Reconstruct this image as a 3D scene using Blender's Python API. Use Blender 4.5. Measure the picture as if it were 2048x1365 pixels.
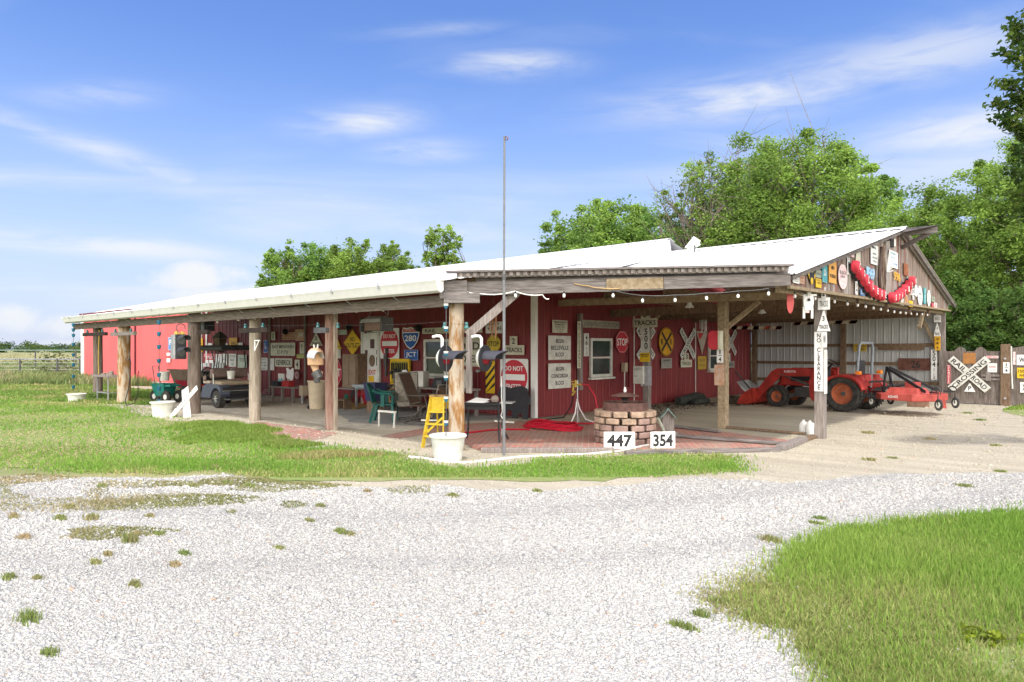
import bpy, math, random
import numpy as np
from mathutils import Vector, Matrix
random.seed(7); RNG = np.random.default_rng(11)
PI = math.pi
sc = bpy.context.scene
for o in list(bpy.data.objects): bpy.data.objects.remove(o)
COL = sc.collection
# ------------------------------------------------------------ camera
CAM = Vector((10.13, -12.17, 1.6)); YAW = math.atan2(.665, .747)
cd = bpy.data.cameras.new('camera'); cam = bpy.data.objects.new('camera', cd); COL.objects.link(cam)
cam.location = CAM; cam.rotation_euler = (PI/2, 0, YAW)
cd.lens = 24.0; cd.sensor_width = 36; cd.shift_y = 17.5/2048; cd.clip_end = 5000; cd.clip_start = .05
sc.camera = cam
# ------------------------------------------------------------ light
SUN_EL = math.radians(67); SUNDIR = Vector((.70, -.72, 0)).normalized()   # horizontal direction to the sun
sd = bpy.data.lights.new('sun', 'SUN'); sun = bpy.data.objects.new('sun', sd); COL.objects.link(sun)
sd.energy = 2.5; sd.angle = math.radians(4); sd.color = (1, .955, .89)
tos = Vector((SUNDIR.x*math.cos(SUN_EL), SUNDIR.y*math.cos(SUN_EL), math.sin(SUN_EL)))
sun.rotation_euler = tos.to_track_quat('Z', 'Y').to_euler()
w = bpy.data.worlds.new('World'); sc.world = w; w.use_nodes = True
nt = w.node_tree; nt.nodes.clear()
def N(t, ty, **k):
    n = t.nodes.new(ty)
    for a, b in k.items():
        if a.startswith('i_'): n.inputs[a[2:].replace('_', ' ')].default_value = b
        else: setattr(n, a, b)
    return n
out = N(nt, 'ShaderNodeOutputWorld'); bg = N(nt, 'ShaderNodeBackground'); nt.links.new(bg.outputs[0], out.inputs[0])
sky = N(nt, 'ShaderNodeTexSky', sky_type='NISHITA', sun_disc=False, sun_elevation=SUN_EL, altitude=300, air_density=1.0, dust_density=.6, ozone_density=2.0)
sky.sun_rotation = math.atan2(SUNDIR.x, SUNDIR.y)
bg.inputs[1].default_value = .13
L = nt.links.new
tc = N(nt, 'ShaderNodeTexCoord')
hs = N(nt, 'ShaderNodeHueSaturation'); hs.inputs['Saturation'].default_value = 1.18; hs.inputs['Value'].default_value = 1.26
L(sky.outputs[0], hs.inputs['Color'])
def math_(t, op, a, b=None, c=None, clamp=False):
    n = N(t, 'ShaderNodeMath', operation=op); n.use_clamp = clamp
    for i, v in enumerate((a, b, c)):
        if v is None: continue
        if isinstance(v, (int, float)): n.inputs[i].default_value = v
        else: t.links.new(v, n.inputs[i])
    return n.outputs[0]
# view-aligned world axes only for orientation of the wisps (fixed in the world)
rot = N(nt, 'ShaderNodeMapping'); rot.inputs['Rotation'].default_value = (0, 0, -YAW); L(tc.outputs['Generated'], rot.inputs['Vector'])
sep = N(nt, 'ShaderNodeSeparateXYZ'); L(rot.outputs[0], sep.inputs[0])
zz = math_(nt, 'MAXIMUM', sep.outputs[2], .0); den = math_(nt, 'ADD', sep.outputs[2], .16); den = math_(nt, 'MAXIMUM', den, .05)
cmb = N(nt, 'ShaderNodeCombineXYZ'); L(math_(nt, 'DIVIDE', sep.outputs[0], den), cmb.inputs[0]); L(math_(nt, 'DIVIDE', sep.outputs[1], den), cmb.inputs[1])
mp = N(nt, 'ShaderNodeMapping'); mp.inputs['Rotation'].default_value = (0, 0, .35); mp.inputs['Scale'].default_value = (.55, 1.1, 1); mp.inputs['Location'].default_value = (3.1, 1.7, 0); L(cmb.outputs[0], mp.inputs['Vector'])
n1 = N(nt, 'ShaderNodeTexNoise', i_Scale=1.1, i_Detail=7, i_Roughness=.52, i_Distortion=.9); L(mp.outputs[0], n1.inputs['Vector'])
r1 = N(nt, 'ShaderNodeMapRange'); r1.interpolation_type = 'SMOOTHSTEP'; L(n1.outputs['Fac'], r1.inputs[0])
r1.inputs[1].default_value = .42; r1.inputs[2].default_value = .80; r1.inputs[4].default_value = .65
nf = N(nt, 'ShaderNodeTexNoise', i_Scale=7, i_Detail=6, i_Roughness=.6, i_Distortion=.4)
mpf = N(nt, 'ShaderNodeMapping'); mpf.inputs['Rotation'].default_value = (0, .12, 0); mpf.inputs['Scale'].default_value = (1, 1, 5.0); L(rot.outputs[0], mpf.inputs['Vector']); L(mpf.outputs[0], nf.inputs['Vector'])
cloud = r1.outputs[0]
nc = N(nt, 'ShaderNodeTexNoise', i_Scale=14, i_Detail=7, i_Roughness=.6); L(rot.outputs[0], nc.inputs['Vector'])
def blob(ax, el, wx, wz, amp, tilt=0., pw=1.0):
    """one cloud at azimuth tangent ax / elevation tangent el (world directions)"""
    global cloud
    tx = math_(nt, 'DIVIDE', sep.outputs[0], math_(nt, 'MAXIMUM', sep.outputs[1], .05)); tz = math_(nt, 'DIVIDE', sep.outputs[2], math_(nt, 'MAXIMUM', sep.outputs[1], .05))
    dx = math_(nt, 'SUBTRACT', tx, ax); dz = math_(nt, 'SUBTRACT', math_(nt, 'SUBTRACT', tz, el), math_(nt, 'MULTIPLY', dx, tilt))
    q = math_(nt, 'ADD', math_(nt, 'POWER', math_(nt, 'ABSOLUTE', math_(nt, 'DIVIDE', dx, wx)), 2), math_(nt, 'POWER', math_(nt, 'ABSOLUTE', math_(nt, 'DIVIDE', dz, wz)), 2))
    if pw < .9: g = math_(nt, 'SUBTRACT', 1, math_(nt, 'ADD', q, math_(nt, 'MULTIPLY', math_(nt, 'SUBTRACT', nc.outputs['Fac'], .5), 3.0)), clamp=True)
    else:
        g = math_(nt, 'EXPONENT', math_(nt, 'MULTIPLY', q, -1.15)); ww = N(nt, 'ShaderNodeMapRange'); L(nf.outputs['Fac'], ww.inputs[0]); ww.inputs[1].default_value = .28; ww.inputs[2].default_value = .60
        g = math_(nt, 'MULTIPLY', g, ww.outputs[0])
    rr = N(nt, 'ShaderNodeMapRange'); rr.interpolation_type = 'SMOOTHSTEP' if pw < .9 else 'LINEAR'; L(g, rr.inputs[0]); rr.inputs[4].default_value = amp
    front = math_(nt, 'GREATER_THAN', sep.outputs[1], .06)
    cloud = math_(nt, 'MAXIMUM', cloud, math_(nt, 'MULTIPLY', rr.outputs[0], front), None)
def P(px, py): return ((px-1024)/1365, (700-py)/1365)
for px, py, wx, wy, a, t in ((1020, 128, 120, 26, .75, 0), (720, 245, 115, 30, .7, .05), (840, 303, 100, 24, .5, 0), (1500, 195, 260, 45, .7, .1),
                             (1850, 110, 330, 60, .5, .2), (1950, 260, 230, 50, .7, .15), (860, 62, 130, 14, .3, .05), (180, 190, 120, 25, .4, 0),
                             (200, 490, 330, 24, .75, -.08), (200, 300, 420, 26, .5, -.33), (760, 430, 420, 32, .4, -.18)):
    blob(*P(px, py), wx/1365, wy/1365, min(1, a*1.22), t)
for px, py, wx, wy, a, t in ((395, 556, 125, 36, 1., 0), (450, 590, 150, 30, .9, 0), (20, 640, 100, 40, .9, 0), (120, 650, 90, 34, .9, 0)):
    blob(*P(px, py), wx/1365, wy/1365, a, t, .55)
hz = N(nt, 'ShaderNodeMapRange'); hz.interpolation_type = 'SMOOTHSTEP'; L(sep.outputs[2], hz.inputs[0]); hz.inputs[1].default_value = .42; hz.inputs[2].default_value = -.02; hz.inputs[4].default_value = .86
tint = N(nt, 'ShaderNodeMix', data_type='RGBA', blend_type='MULTIPLY'); tint.inputs[0].default_value = 1; L(hs.outputs[0], tint.inputs[6]); tint.inputs[7].default_value = (1.02, .93, 1.10, 1)
hzm = N(nt, 'ShaderNodeMix', data_type='RGBA'); L(hz.outputs[0], hzm.inputs[0]); L(tint.outputs[2], hzm.inputs[6]); hzm.inputs[7].default_value = (3.5, 4.15, 5.5, 1)
cm = N(nt, 'ShaderNodeMix', data_type='RGBA'); L(cloud, cm.inputs[0]); L(hzm.outputs[2], cm.inputs[6]); cm.inputs[7].default_value = (5.4, 5.55, 5.75, 1)
# added cloud bank, unseen behind the camera, to brighten the porch shade
bk = N(nt, 'ShaderNodeMapRange'); bk.interpolation_type = 'SMOOTHSTEP'; L(sep.outputs[1], bk.inputs[0]); bk.inputs[1].default_value = .02; bk.inputs[2].default_value = -.40
be = N(nt, 'ShaderNodeMapRange'); be.interpolation_type = 'SMOOTHSTEP'; L(sep.outputs[2], be.inputs[0]); be.inputs[1].default_value = .88; be.inputs[2].default_value = .60
bn = N(nt, 'ShaderNodeTexNoise', i_Scale=2.2, i_Detail=6, i_Roughness=.55); L(rot.outputs[0], bn.inputs['Vector'])
br_ = N(nt, 'ShaderNodeMapRange'); L(bn.outputs['Fac'], br_.inputs[0]); br_.inputs[1].default_value = .28; br_.inputs[2].default_value = .5
cb = N(nt, 'ShaderNodeMix', data_type='RGBA'); L(math_(nt, 'MULTIPLY', math_(nt, 'MULTIPLY', bk.outputs[0], be.outputs[0]), br_.outputs[0]), cb.inputs[0]); L(cm.outputs[2], cb.inputs[6]); cb.inputs[7].default_value = (29, 27.6, 25.8, 1)
L(cb.outputs[2], bg.inputs[0])
vs = sc.view_settings; vs.view_transform = 'Standard'; vs.look = 'None'; vs.gamma = 1; vs.exposure = .38
try: vs.use_curve_mapping = False
except Exception: pass
sc.render.engine = 'CYCLES'
try:
    sc.cycles.max_bounces = 8; sc.cycles.diffuse_bounces = 4
except Exception: pass
# ------------------------------------------------------------ geometry of the site
Rv = Vector((math.cos(YAW), math.sin(YAW), 0)); Fv = Vector((-math.sin(YAW), math.cos(YAW), 0))
def ray(px, py): return Fv + Rv*((px-1024)/1365) + Vector((0, 0, 1))*((700-py)/1365)
def gp(px, py, z=0.):
    d = ray(px, py); t = (z-CAM.z)/d.z
    return CAM + d*t
def onp(pl, px, py):
    """point of the plane pl=('x'|'y', value) seen at px, py"""
    d = ray(px, py); i = 0 if pl[0] == 'x' else 1
    return CAM + d*((pl[1]-CAM[i])/d[i])
def at(px, py, depth): return CAM + ray(px, py)*depth
# ------------------------------------------------------------ materials
MATS = {}
def mat(name, col, rough=.7, var=.15, scale=6., bump=.0, bscale=None, metal=0., stretch=(1, 1, 1), col2=None, spec=.3, lo=.35, hi=.65, detail=5):
    if name in MATS: return MATS[name]
    m = bpy.data.materials.new(name); m.use_nodes = True; t = m.node_tree; b = t.nodes['Principled BSDF']
    b.inputs['Roughness'].default_value = rough; b.inputs['Metallic'].default_value = metal
    b.inputs['Specular IOR Level'].default_value = spec
    c = tuple(col)+(1,)
    tcn = N(t, 'ShaderNodeTexCoord'); mpn = N(t, 'ShaderNodeMapping'); mpn.inputs['Scale'].default_value = stretch
    t.links.new(tcn.outputs['Object'], mpn.inputs['Vector'])
    nz = N(t, 'ShaderNodeTexNoise', i_Scale=scale, i_Detail=detail, i_Roughness=.6); t.links.new(mpn.outputs[0], nz.inputs['Vector'])
    mr = N(t, 'ShaderNodeMapRange'); t.links.new(nz.outputs['Fac'], mr.inputs[0]); mr.inputs[1].default_value = lo; mr.inputs[2].default_value = hi
    mx = N(t, 'ShaderNodeMix', data_type='RGBA'); t.links.new(mr.outputs[0], mx.inputs[0])
    c2 = tuple(col2)+(1,) if col2 else tuple(min(1, v*(1+var)) for v in col)+(1,)
    c1 = c if col2 else tuple(v*(1-var) for v in col)+(1,)
    mx.inputs[6].default_value = c1; mx.inputs[7].default_value = c2
    t.links.new(mx.outputs[2], b.inputs['Base Color'])
    if bump:
        nb = N(t, 'ShaderNodeTexNoise', i_Scale=bscale or scale*3, i_Detail=6, i_Roughness=.65); t.links.new(mpn.outputs[0], nb.inputs['Vector'])
        bp = N(t, 'ShaderNodeBump', i_Strength=bump, i_Distance=.02); t.links.new(nb.outputs['Fac'], bp.inputs['Height']); t.links.new(bp.outputs[0], b.inputs['Normal'])
    MATS[name] = m; return m
def colmat(name, rough=.7, trans=0., spec=.2):
    m = bpy.data.materials.new(name); m.use_nodes = True; t = m.node_tree; b = t.nodes['Principled BSDF']
    a = N(t, 'ShaderNodeAttribute', attribute_name='Col'); t.links.new(a.outputs['Color'], b.inputs['Base Color'])
    b.inputs['Roughness'].default_value = rough; b.inputs['Specular IOR Level'].default_value = spec
    if trans:
        tr = N(t, 'ShaderNodeBsdfTranslucent'); t.links.new(a.outputs['Color'], tr.inputs['Color'])
        ms = N(t, 'ShaderNodeMixShader'); ms.inputs[0].default_value = trans
        t.links.new(b.outputs[0], ms.inputs[1]); t.links.new(tr.outputs[0], ms.inputs[2]); t.links.new(ms.outputs[0], t.nodes['Material Output'].inputs[0])
    return m
V3 = Vector
white = mat('white_paint', (.74, .74, .72), .55, .06, 5, .05)
dirtyw = mat('aged_white', (.50, .49, .43), .6, .14, 5, .05, None, 0, (1, 1, 1), (.66, .66, .61), lo=.30, hi=.6)
cream = mat('cream_paint', (.44, .42, .31), .6, .12, 5, 0, None, 0, (1, 1, 1), (.60, .59, .47), lo=.30, hi=.6)
black = mat('black_paint', (.02, .02, .022), .5, .2)
blackp = mat('black_plastic', (.025, .026, .03), .45, .2)
rubber = mat('rubber', (.022, .022, .022), .85, .3, 9, .2, 30, 0, (1, 1, 1), (.06, .055, .048))
redsign = mat('red_sign', (.50, .03, .05), .5, .08)
yellow = mat('yellow_sign', (.72, .46, .02), .5, .08)
amber = mat('amber_sign', (.62, .33, .02), .5, .12)
bluesign = mat('blue_sign', (.02, .10, .38), .5, .1)
teal = mat('teal_paint', (.08, .33, .36), .55, .12)
orange = mat('orange_paint', (.65, .25, .03), .55, .1)
pinkm = mat('faded_pink', (.70, .40, .42), .6, .25, 12, 0, None, 0, (1, 1, 1), (.8, .7, .68))
rust = mat('rusty_metal', (.20, .065, .03), .85, .3, 9, .2, 30, 0, (1, 1, 1), (.33, .13, .06))
copper = mat('peeling_board', (.45, .22, .12), .8, .3, 9, .2, 30, 0, (1, 1, 1), (.50, .38, .30))
steel = mat('galvanised_steel', (.42, .43, .44), .42, .12, 8, .05, 30, .6)
dsteel = mat('dark_steel', (.10, .10, .10), .5, .2, 8, .1, 30, .4)
wood = mat('weathered_timber', (.155, .130, .115), .9, .3, 7, .35, 14, 0, (5, 5, .5), (.29, .255, .235))
woodh = mat('weathered_beam', (.105, .092, .086), .9, .3, 7, .35, 14, 0, (.5, .5, 6), (.235, .21, .20))
woodt = mat('tan_timber', (.21, .155, .095), .9, .3, 7, .3, 14, 0, (2, 2, 2), (.34, .27, .18))
brown = mat('brown_timber', (.12, .075, .045), .85, .3, 7, .3, 14, 0, (4, 4, 1), (.22, .15, .10))
pole1 = mat('pole_brown_grey', (.13, .095, .075), .9, .3, 6, .5, 14, 0, (6, 6, .6), (.24, .195, .165))
pole2 = mat('pole_stripped', (.30, .155, .055), .9, .3, 3.2, .5, 14, 0, (3, 3, .8), (.48, .40, .31), lo=.42, hi=.56)
pole3 = mat('pole_pale', (.25, .20, .15), .9, .3, 6, .5, 14, 0, (6, 6, .5), (.44, .385, .31))
pole4 = mat('pole_reddish', (.20, .09, .06), .9, .3, 5, .5, 14, 0, (6, 6, .5), (.33, .245, .20))
sunlitred = mat('sunlit_siding', (.60, .12, .12), .45, .06, 1.2, 0, None, 0, (1, 1, .3))  # paler copy of the red siding, sunlight painted into the unroofed far stretch
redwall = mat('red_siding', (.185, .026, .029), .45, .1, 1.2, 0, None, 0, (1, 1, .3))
redhose = mat('red_hose', (.40, .008, .025), .4, .1)
glass = mat('window_glass', (.035, .05, .05), .08, .3, 3, spec=.6)
bulbm = mat('bulb_glass', (.80, .80, .78), .15, .03, spec=.6)
tin = mat('bright_tin', (.50, .52, .54), .35, .15, 6, 0, None, .25)
silver = mat('silver_metal', (.62, .62, .60), .4, .08, 6, 0, None, .85)
green_pl = mat('green_plastic', (.008, .085, .072), .45, .15)
tanp = mat('tan_plastic', (.46, .38, .27), .55, .1)
tanseat = mat('tan_seat', (.40, .33, .26), .6, .1)
tractor_red = mat('orange_red_paint', (.26, .022, .018), .5, .12, 3.5, .08, 30, 0, (1, 1, 1), (.43, .035, .025), spec=.4)
rimo = mat('orange_rim', (.36, .10, .045), .5, .15)
cartblue = mat('slate_blue_paint', (.06, .07, .105), .32, .12, spec=.5)
insul = mat('teal_glass', (.015, .12, .12), .12, .2, spec=.7)
cupb = mat('blue_glaze', (.015, .12, .20), .25, .25, 10, spec=.6)
# ------------------------------------------------------------ mesh building
class MB:
    def __init__(s): s.v = []; s.f = []; s.m = []
    def add(s, vs, fs, mi=0, M=None):
        k = len(s.v)
        s.v += [tuple(M @ V3(v)) if M is not None else tuple(v) for v in vs]
        s.f += [tuple(i+k for i in f) for f in fs]; s.m += [mi]*len(fs); return s
    def box(s, c, d, rz=0, mi=0, M=None, tilt=None):
        x, y, z = [q/2 for q in d]; T = Matrix.Translation(V3(c)) @ Matrix.Rotation(rz, 4, 'Z')
        if tilt: T = T @ Matrix.Rotation(tilt[0], 4, tilt[1])
        if M is not None: T = M @ T
        return s.add([(a*x, b*y, e*z) for a in (-1, 1) for b in (-1, 1) for e in (-1, 1)], [(0, 1, 3, 2), (4, 6, 7, 5), (0, 4, 5, 1), (2, 3, 7, 6), (0, 2, 6, 4), (1, 5, 7, 3)], mi, T)
    def beam(s, a, b, w, h, mi=0, M=None):
        """rectangular bar from a to b, w wide (horizontal), h high"""
        a, b = V3(a), V3(b); d = (b-a); l = d.length; d.normalize(); up = V3((0, 0, 1))
        if abs(d.z) > .98: up = V3((0, 1, 0))
        r = d.cross(up).normalized(); u = r.cross(d)
        vs = [p + r*(i*w/2) + u*(j*h/2) for p in (a, b) for i, j in ((-1, -1), (1, -1), (1, 1), (-1, 1))]
        return s.add(vs, [(0, 1, 2, 3), (7, 6, 5, 4), (0, 4, 5, 1), (1, 5, 6, 2), (2, 6, 7, 3), (3, 7, 4, 0)], mi, M)
    def tube(s, pts, r, n=8, mi=0, M=None, cap=True):
        pts = [V3(p) for p in pts]; rs = r if isinstance(r, (list, tuple)) else [r]*len(pts)
        vs = []; prev = None
        for i, p in enumerate(pts):
            d = (pts[min(i+1, len(pts)-1)] - pts[max(i-1, 0)])
            d = d.normalized() if d.length > 1e-9 else V3((0, 0, 1))
            if prev is None: a = d.orthogonal().normalized()
            else:
                a = prev - d*prev.dot(d); a = a.normalized() if a.length > 1e-6 else d.orthogonal().normalized()
            prev = a; b = d.cross(a)
            vs += [p + (a*math.cos(2*PI*k/n) + b*math.sin(2*PI*k/n))*rs[i] for k in range(n)]
        fs = [(i*n+k, i*n+(k+1) % n, (i+1)*n+(k+1) % n, (i+1)*n+k) for i in range(len(pts)-1) for k in range(n)]
        if cap: fs += [tuple(range(n))[::-1], tuple((len(pts)-1)*n+k for k in range(n))]
        return s.add(vs, fs, mi, M)
    def cyl(s, a, b, r, r2=None, n=16, mi=0, M=None): return s.tube([a, b], [r, r if r2 is None else r2], n, mi, M)
    def lathe(s, prof, c=(0, 0, 0), n=24, mi=0, M=None, axis='Z'):
        R = Matrix.Translation(V3(c))
        if axis == 'X': R = R @ Matrix.Rotation(PI/2, 4, 'Y')
        if axis == 'Y': R = R @ Matrix.Rotation(PI/2, 4, 'X')
        if M is not None: R = M @ R
        vs = [(r*math.cos(2*PI*k/n), r*math.sin(2*PI*k/n), z) for r, z in prof for k in range(n)]
        fs = [(i*n+k, i*n+(k+1) % n, (i+1)*n+(k+1) % n, (i+1)*n+k) for i in range(len(prof)-1) for k in range(n)]
        ann = abs(prof[0][0]-prof[-1][0]) < 1e-6
        if prof[0][0] > 1e-4 and prof[0][1] != prof[-1][1] and not ann: fs.append(tuple(range(n))[::-1])
        if prof[-1][0] > 1e-4 and prof[0][1] != prof[-1][1] and not ann: fs.append(tuple((len(prof)-1)*n+k for k in range(n)))
        return s.add(vs, fs, mi, R)
    def prism(s, poly, t, y=0, mi=0, M=None):
        """poly [(x,z)] in the xz plane, thickness t along y, front at y-t"""
        n = len(poly); vs = [(x, y-t, z) for x, z in poly] + [(x, y, z) for x, z in poly]
        fs = [tuple(range(n)), tuple(range(2*n-1, n-1, -1))] + [(i+n, (i+1) % n+n, (i+1) % n, i) for i in range(n)]
        return s.add(vs, fs, mi, M)
    def build(s, name, mats, parent=None, smooth=False, loc=None, rz=0, bevel=0.):
        me = bpy.data.meshes.new(name); me.from_pydata(s.v, [], s.f)
        if not isinstance(mats, (list, tuple)): mats = [mats]
        for m in mats: me.materials.append(m)
        me.polygons.foreach_set('material_index', s.m)
        if smooth: me.polygons.foreach_set('use_smooth', [True]*len(me.polygons))
        me.update()
        o = bpy.data.objects.new(name, me); COL.objects.link(o)
        if parent: o.parent = parent
        if loc is not None: o.location = loc
        o.rotation_euler.z = rz
        if smooth:
            try: me.set_sharp_from_angle(angle=math.radians(40))
            except Exception: pass
        if bevel:
            b = o.modifiers.new('bevel', 'BEVEL'); b.width = bevel; b.segments = 2; b.limit_method = 'ANGLE'
        return o
def tag(o, label, cat, group=None, kind=None):
    if label: o['label'] = label
    if cat: o['category'] = cat
    if group: o['group'] = group
    if kind: o['kind'] = kind
    return o
def thing(name, label, cat, loc, rz=0, group=None):
    o = bpy.data.objects.new(name, None); COL.objects.link(o); o.location = loc; o.rotation_euler.z = rz; o.empty_display_size = .1
    return tag(o, label, cat, group)
def struct(o): o['kind'] = 'structure'; return o
def kids(o): return [c for c in bpy.data.objects if c.parent == o]
def dup(o, loc, rz=None, label=None, parent=None):
    ch = kids(o); c = o.copy(); COL.objects.link(c)
    if parent: c.parent = parent
    else:
        c.location = loc
        if rz is not None: c.rotation_euler.z = rz
        if label: c['label'] = label
    for k in ch: dup(k, None, parent=c)
    return c
def np_mesh(name, V, F, mats, col=None, matidx=None, smooth=False):
    me = bpy.data.meshes.new(name); V = np.asarray(V, np.float32); F = np.asarray(F, np.int32); k = F.shape[1]
    me.vertices.add(len(V)); me.vertices.foreach_set('co', V.ravel())
    me.loops.add(F.size); me.loops.foreach_set('vertex_index', F.ravel())
    me.polygons.add(len(F)); me.polygons.foreach_set('loop_start', np.arange(0, F.size, k, dtype=np.int32))
    try: me.polygons.foreach_set('loop_total', np.full(len(F), k, dtype=np.int32))
    except Exception: pass
    for m in (mats if isinstance(mats, (list, tuple)) else [mats]): me.materials.append(m)
    me.update(calc_edges=True)
    if col is not None:
        a = me.attributes.new('Col', 'FLOAT_COLOR', 'POINT'); c4 = np.ones((len(V), 4), np.float32); c4[:, :3] = col
        a.data.foreach_set('color', c4.ravel())
    o = bpy.data.objects.new(name, me); COL.objects.link(o); return o
# ------------------------------------------------------------ lettering
TXT = {}
def textgeo(s, bold=.012):
    k = (s, bold)
    if k in TXT: return TXT[k]
    cu = bpy.data.curves.new('t', 'FONT'); cu.body = s; cu.align_x = 'CENTER'; cu.offset = bold; cu.resolution_u = 3; cu.space_line = .82
    ob = bpy.data.objects.new('t', cu); COL.objects.link(ob); bpy.context.view_layer.update()
    me = bpy.data.meshes.new_from_object(ob.evaluated_get(bpy.context.evaluated_depsgraph_get()))
    vs = [(v.co.x, v.co.y) for v in me.vertices]; fs = [tuple(p.vertices) for p in me.polygons]
    bpy.data.objects.remove(ob); bpy.data.curves.remove(cu); bpy.data.meshes.remove(me)
    xs = [a for a, b in vs] or [0, 1]; ys = [b for a, b in vs] or [0, 1]
    TXT[k] = (vs, fs, min(xs), max(xs), min(ys), max(ys)); return TXT[k]
def letters(mb, s, cx, cz, w, h, y=-.001, ang=0., mi=0, bold=.018, M=None):
    vs, fs, x0, x1, y0, y1 = textgeo(s, bold)
    if not fs: return
    sx = w/max(x1-x0, 1e-6); sz = h/max(y1-y0, 1e-6); ca, sa = math.cos(ang), math.sin(ang); o = []
    for a, b in vs:
        u = (a-(x0+x1)/2)*sx; v = (b-(y0+y1)/2)*sz
        o.append((cx+u*ca-v*sa, y, cz+u*sa+v*ca))
    mb.add(o, fs, mi, M)
SH = {'rect': [(-.5, -.5), (.5, -.5), (.5, .5), (-.5, .5)], 'diamond': [(0, -.5), (.5, 0), (0, .5), (-.5, 0)],
      'tri': [(-.5, -.5), (.5, -.5), (.04, .5), (-.04, .5)], 'trid': [(0, -.5), (.5, .5), (-.5, .5)],
      'oct': [(math.cos(PI/8+k*PI/4)*.541, math.sin(PI/8+k*PI/4)*.541) for k in range(8)],
      'disc': [(math.cos(2*PI*k/28)*.5, math.sin(2*PI*k/28)*.5) for k in range(28)],
      'shield': [(0, -.5), (.22, -.38), (.40, -.14), (.49, .12), (.5, .34), (.44, .5), (.2, .46), (0, .5), (-.2, .46), (-.44, .5), (-.5, .34), (-.49, .12), (-.40, -.14), (-.22, -.38)],
      'round': [(math.cos(a)*.04*1 + sx*.46, math.sin(a)*.04 + sz*.46) for sx, sz, a0 in ((1, -1, -PI/2), (1, 1, 0), (-1, 1, PI/2), (-1, -1, PI)) for a in (a0, a0+PI/4, a0+PI/2)]}
def sign(pl, rect, name, label, cat, base, texts=(), shape='round', border=None, bw=.03, extra=(), group=None, t=.006, off=.012):
    x0, y0, x1, y1 = rect; ym = (y0+y1)/2
    A, B = onp(pl, x0, ym), onp(pl, x1, ym); c = (A+B)/2; W = (B-A).length
    v = c-CAM; d = v.dot(Fv); zc = CAM.z + (700-ym)/1365*d; H = (y1-y0)/1365*d
    rz = 0 if pl[0] == 'y' else PI/2
    mb = MB(); poly = [(a*W, b*H) for a, b in SH[shape]]; mb.prism(poly, t, -off+.006)
    o = mb.build(name, base, None, loc=(c.x, c.y, zc), rz=rz); tag(o, label, cat, group)
    f = -off+.006-t
    if border is not None:
        m2 = MB(); n = len(poly); q = .94 if shape not in ('rect', 'round') else .95; r = q-bw*2.2
        vs = [(x*q, f-.0015, z*q) for x, z in poly] + [(x*r, f-.0015, z*r) for x, z in poly]
        m2.add(vs, [(i, (i+1) % n, (i+1) % n+n, i+n) for i in range(n)]); m2.build('border', border, o)
    for e in extra:
        kind, nm, m_, pp = e; m2 = MB()
        m2.prism([(a*W, b*H) for a, b in pp], .002, f); m2.build(nm, m_, o)
    bym = {}
    for tx in texts:
        s_, cx, cz, w_, h_ = tx[:5]; m_ = tx[5] if len(tx) > 5 else black; ang = tx[6] if len(tx) > 6 else 0
        mb2 = bym.setdefault(m_.name, (MB(), m_))[0]; letters(mb2, s_, cx*W, cz*H, w_*W, h_*H, f-.0035, ang)
    for mb2, m_ in bym.values(): mb2.build('lettering', m_, o)
    return o
def rectp(cx, cz, w, h): return [(cx-w/2, cz-h/2), (cx+w/2, cz-h/2), (cx+w/2, cz+h/2), (cx-w/2, cz+h/2)]
def ellp(cx, cz, w, h, n=28): return [(cx+w/2*math.cos(2*PI*k/n), cz+h/2*math.sin(2*PI*k/n)) for k in range(n)]
WL = ('y', -.05); WE = ('x', .05)
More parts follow.
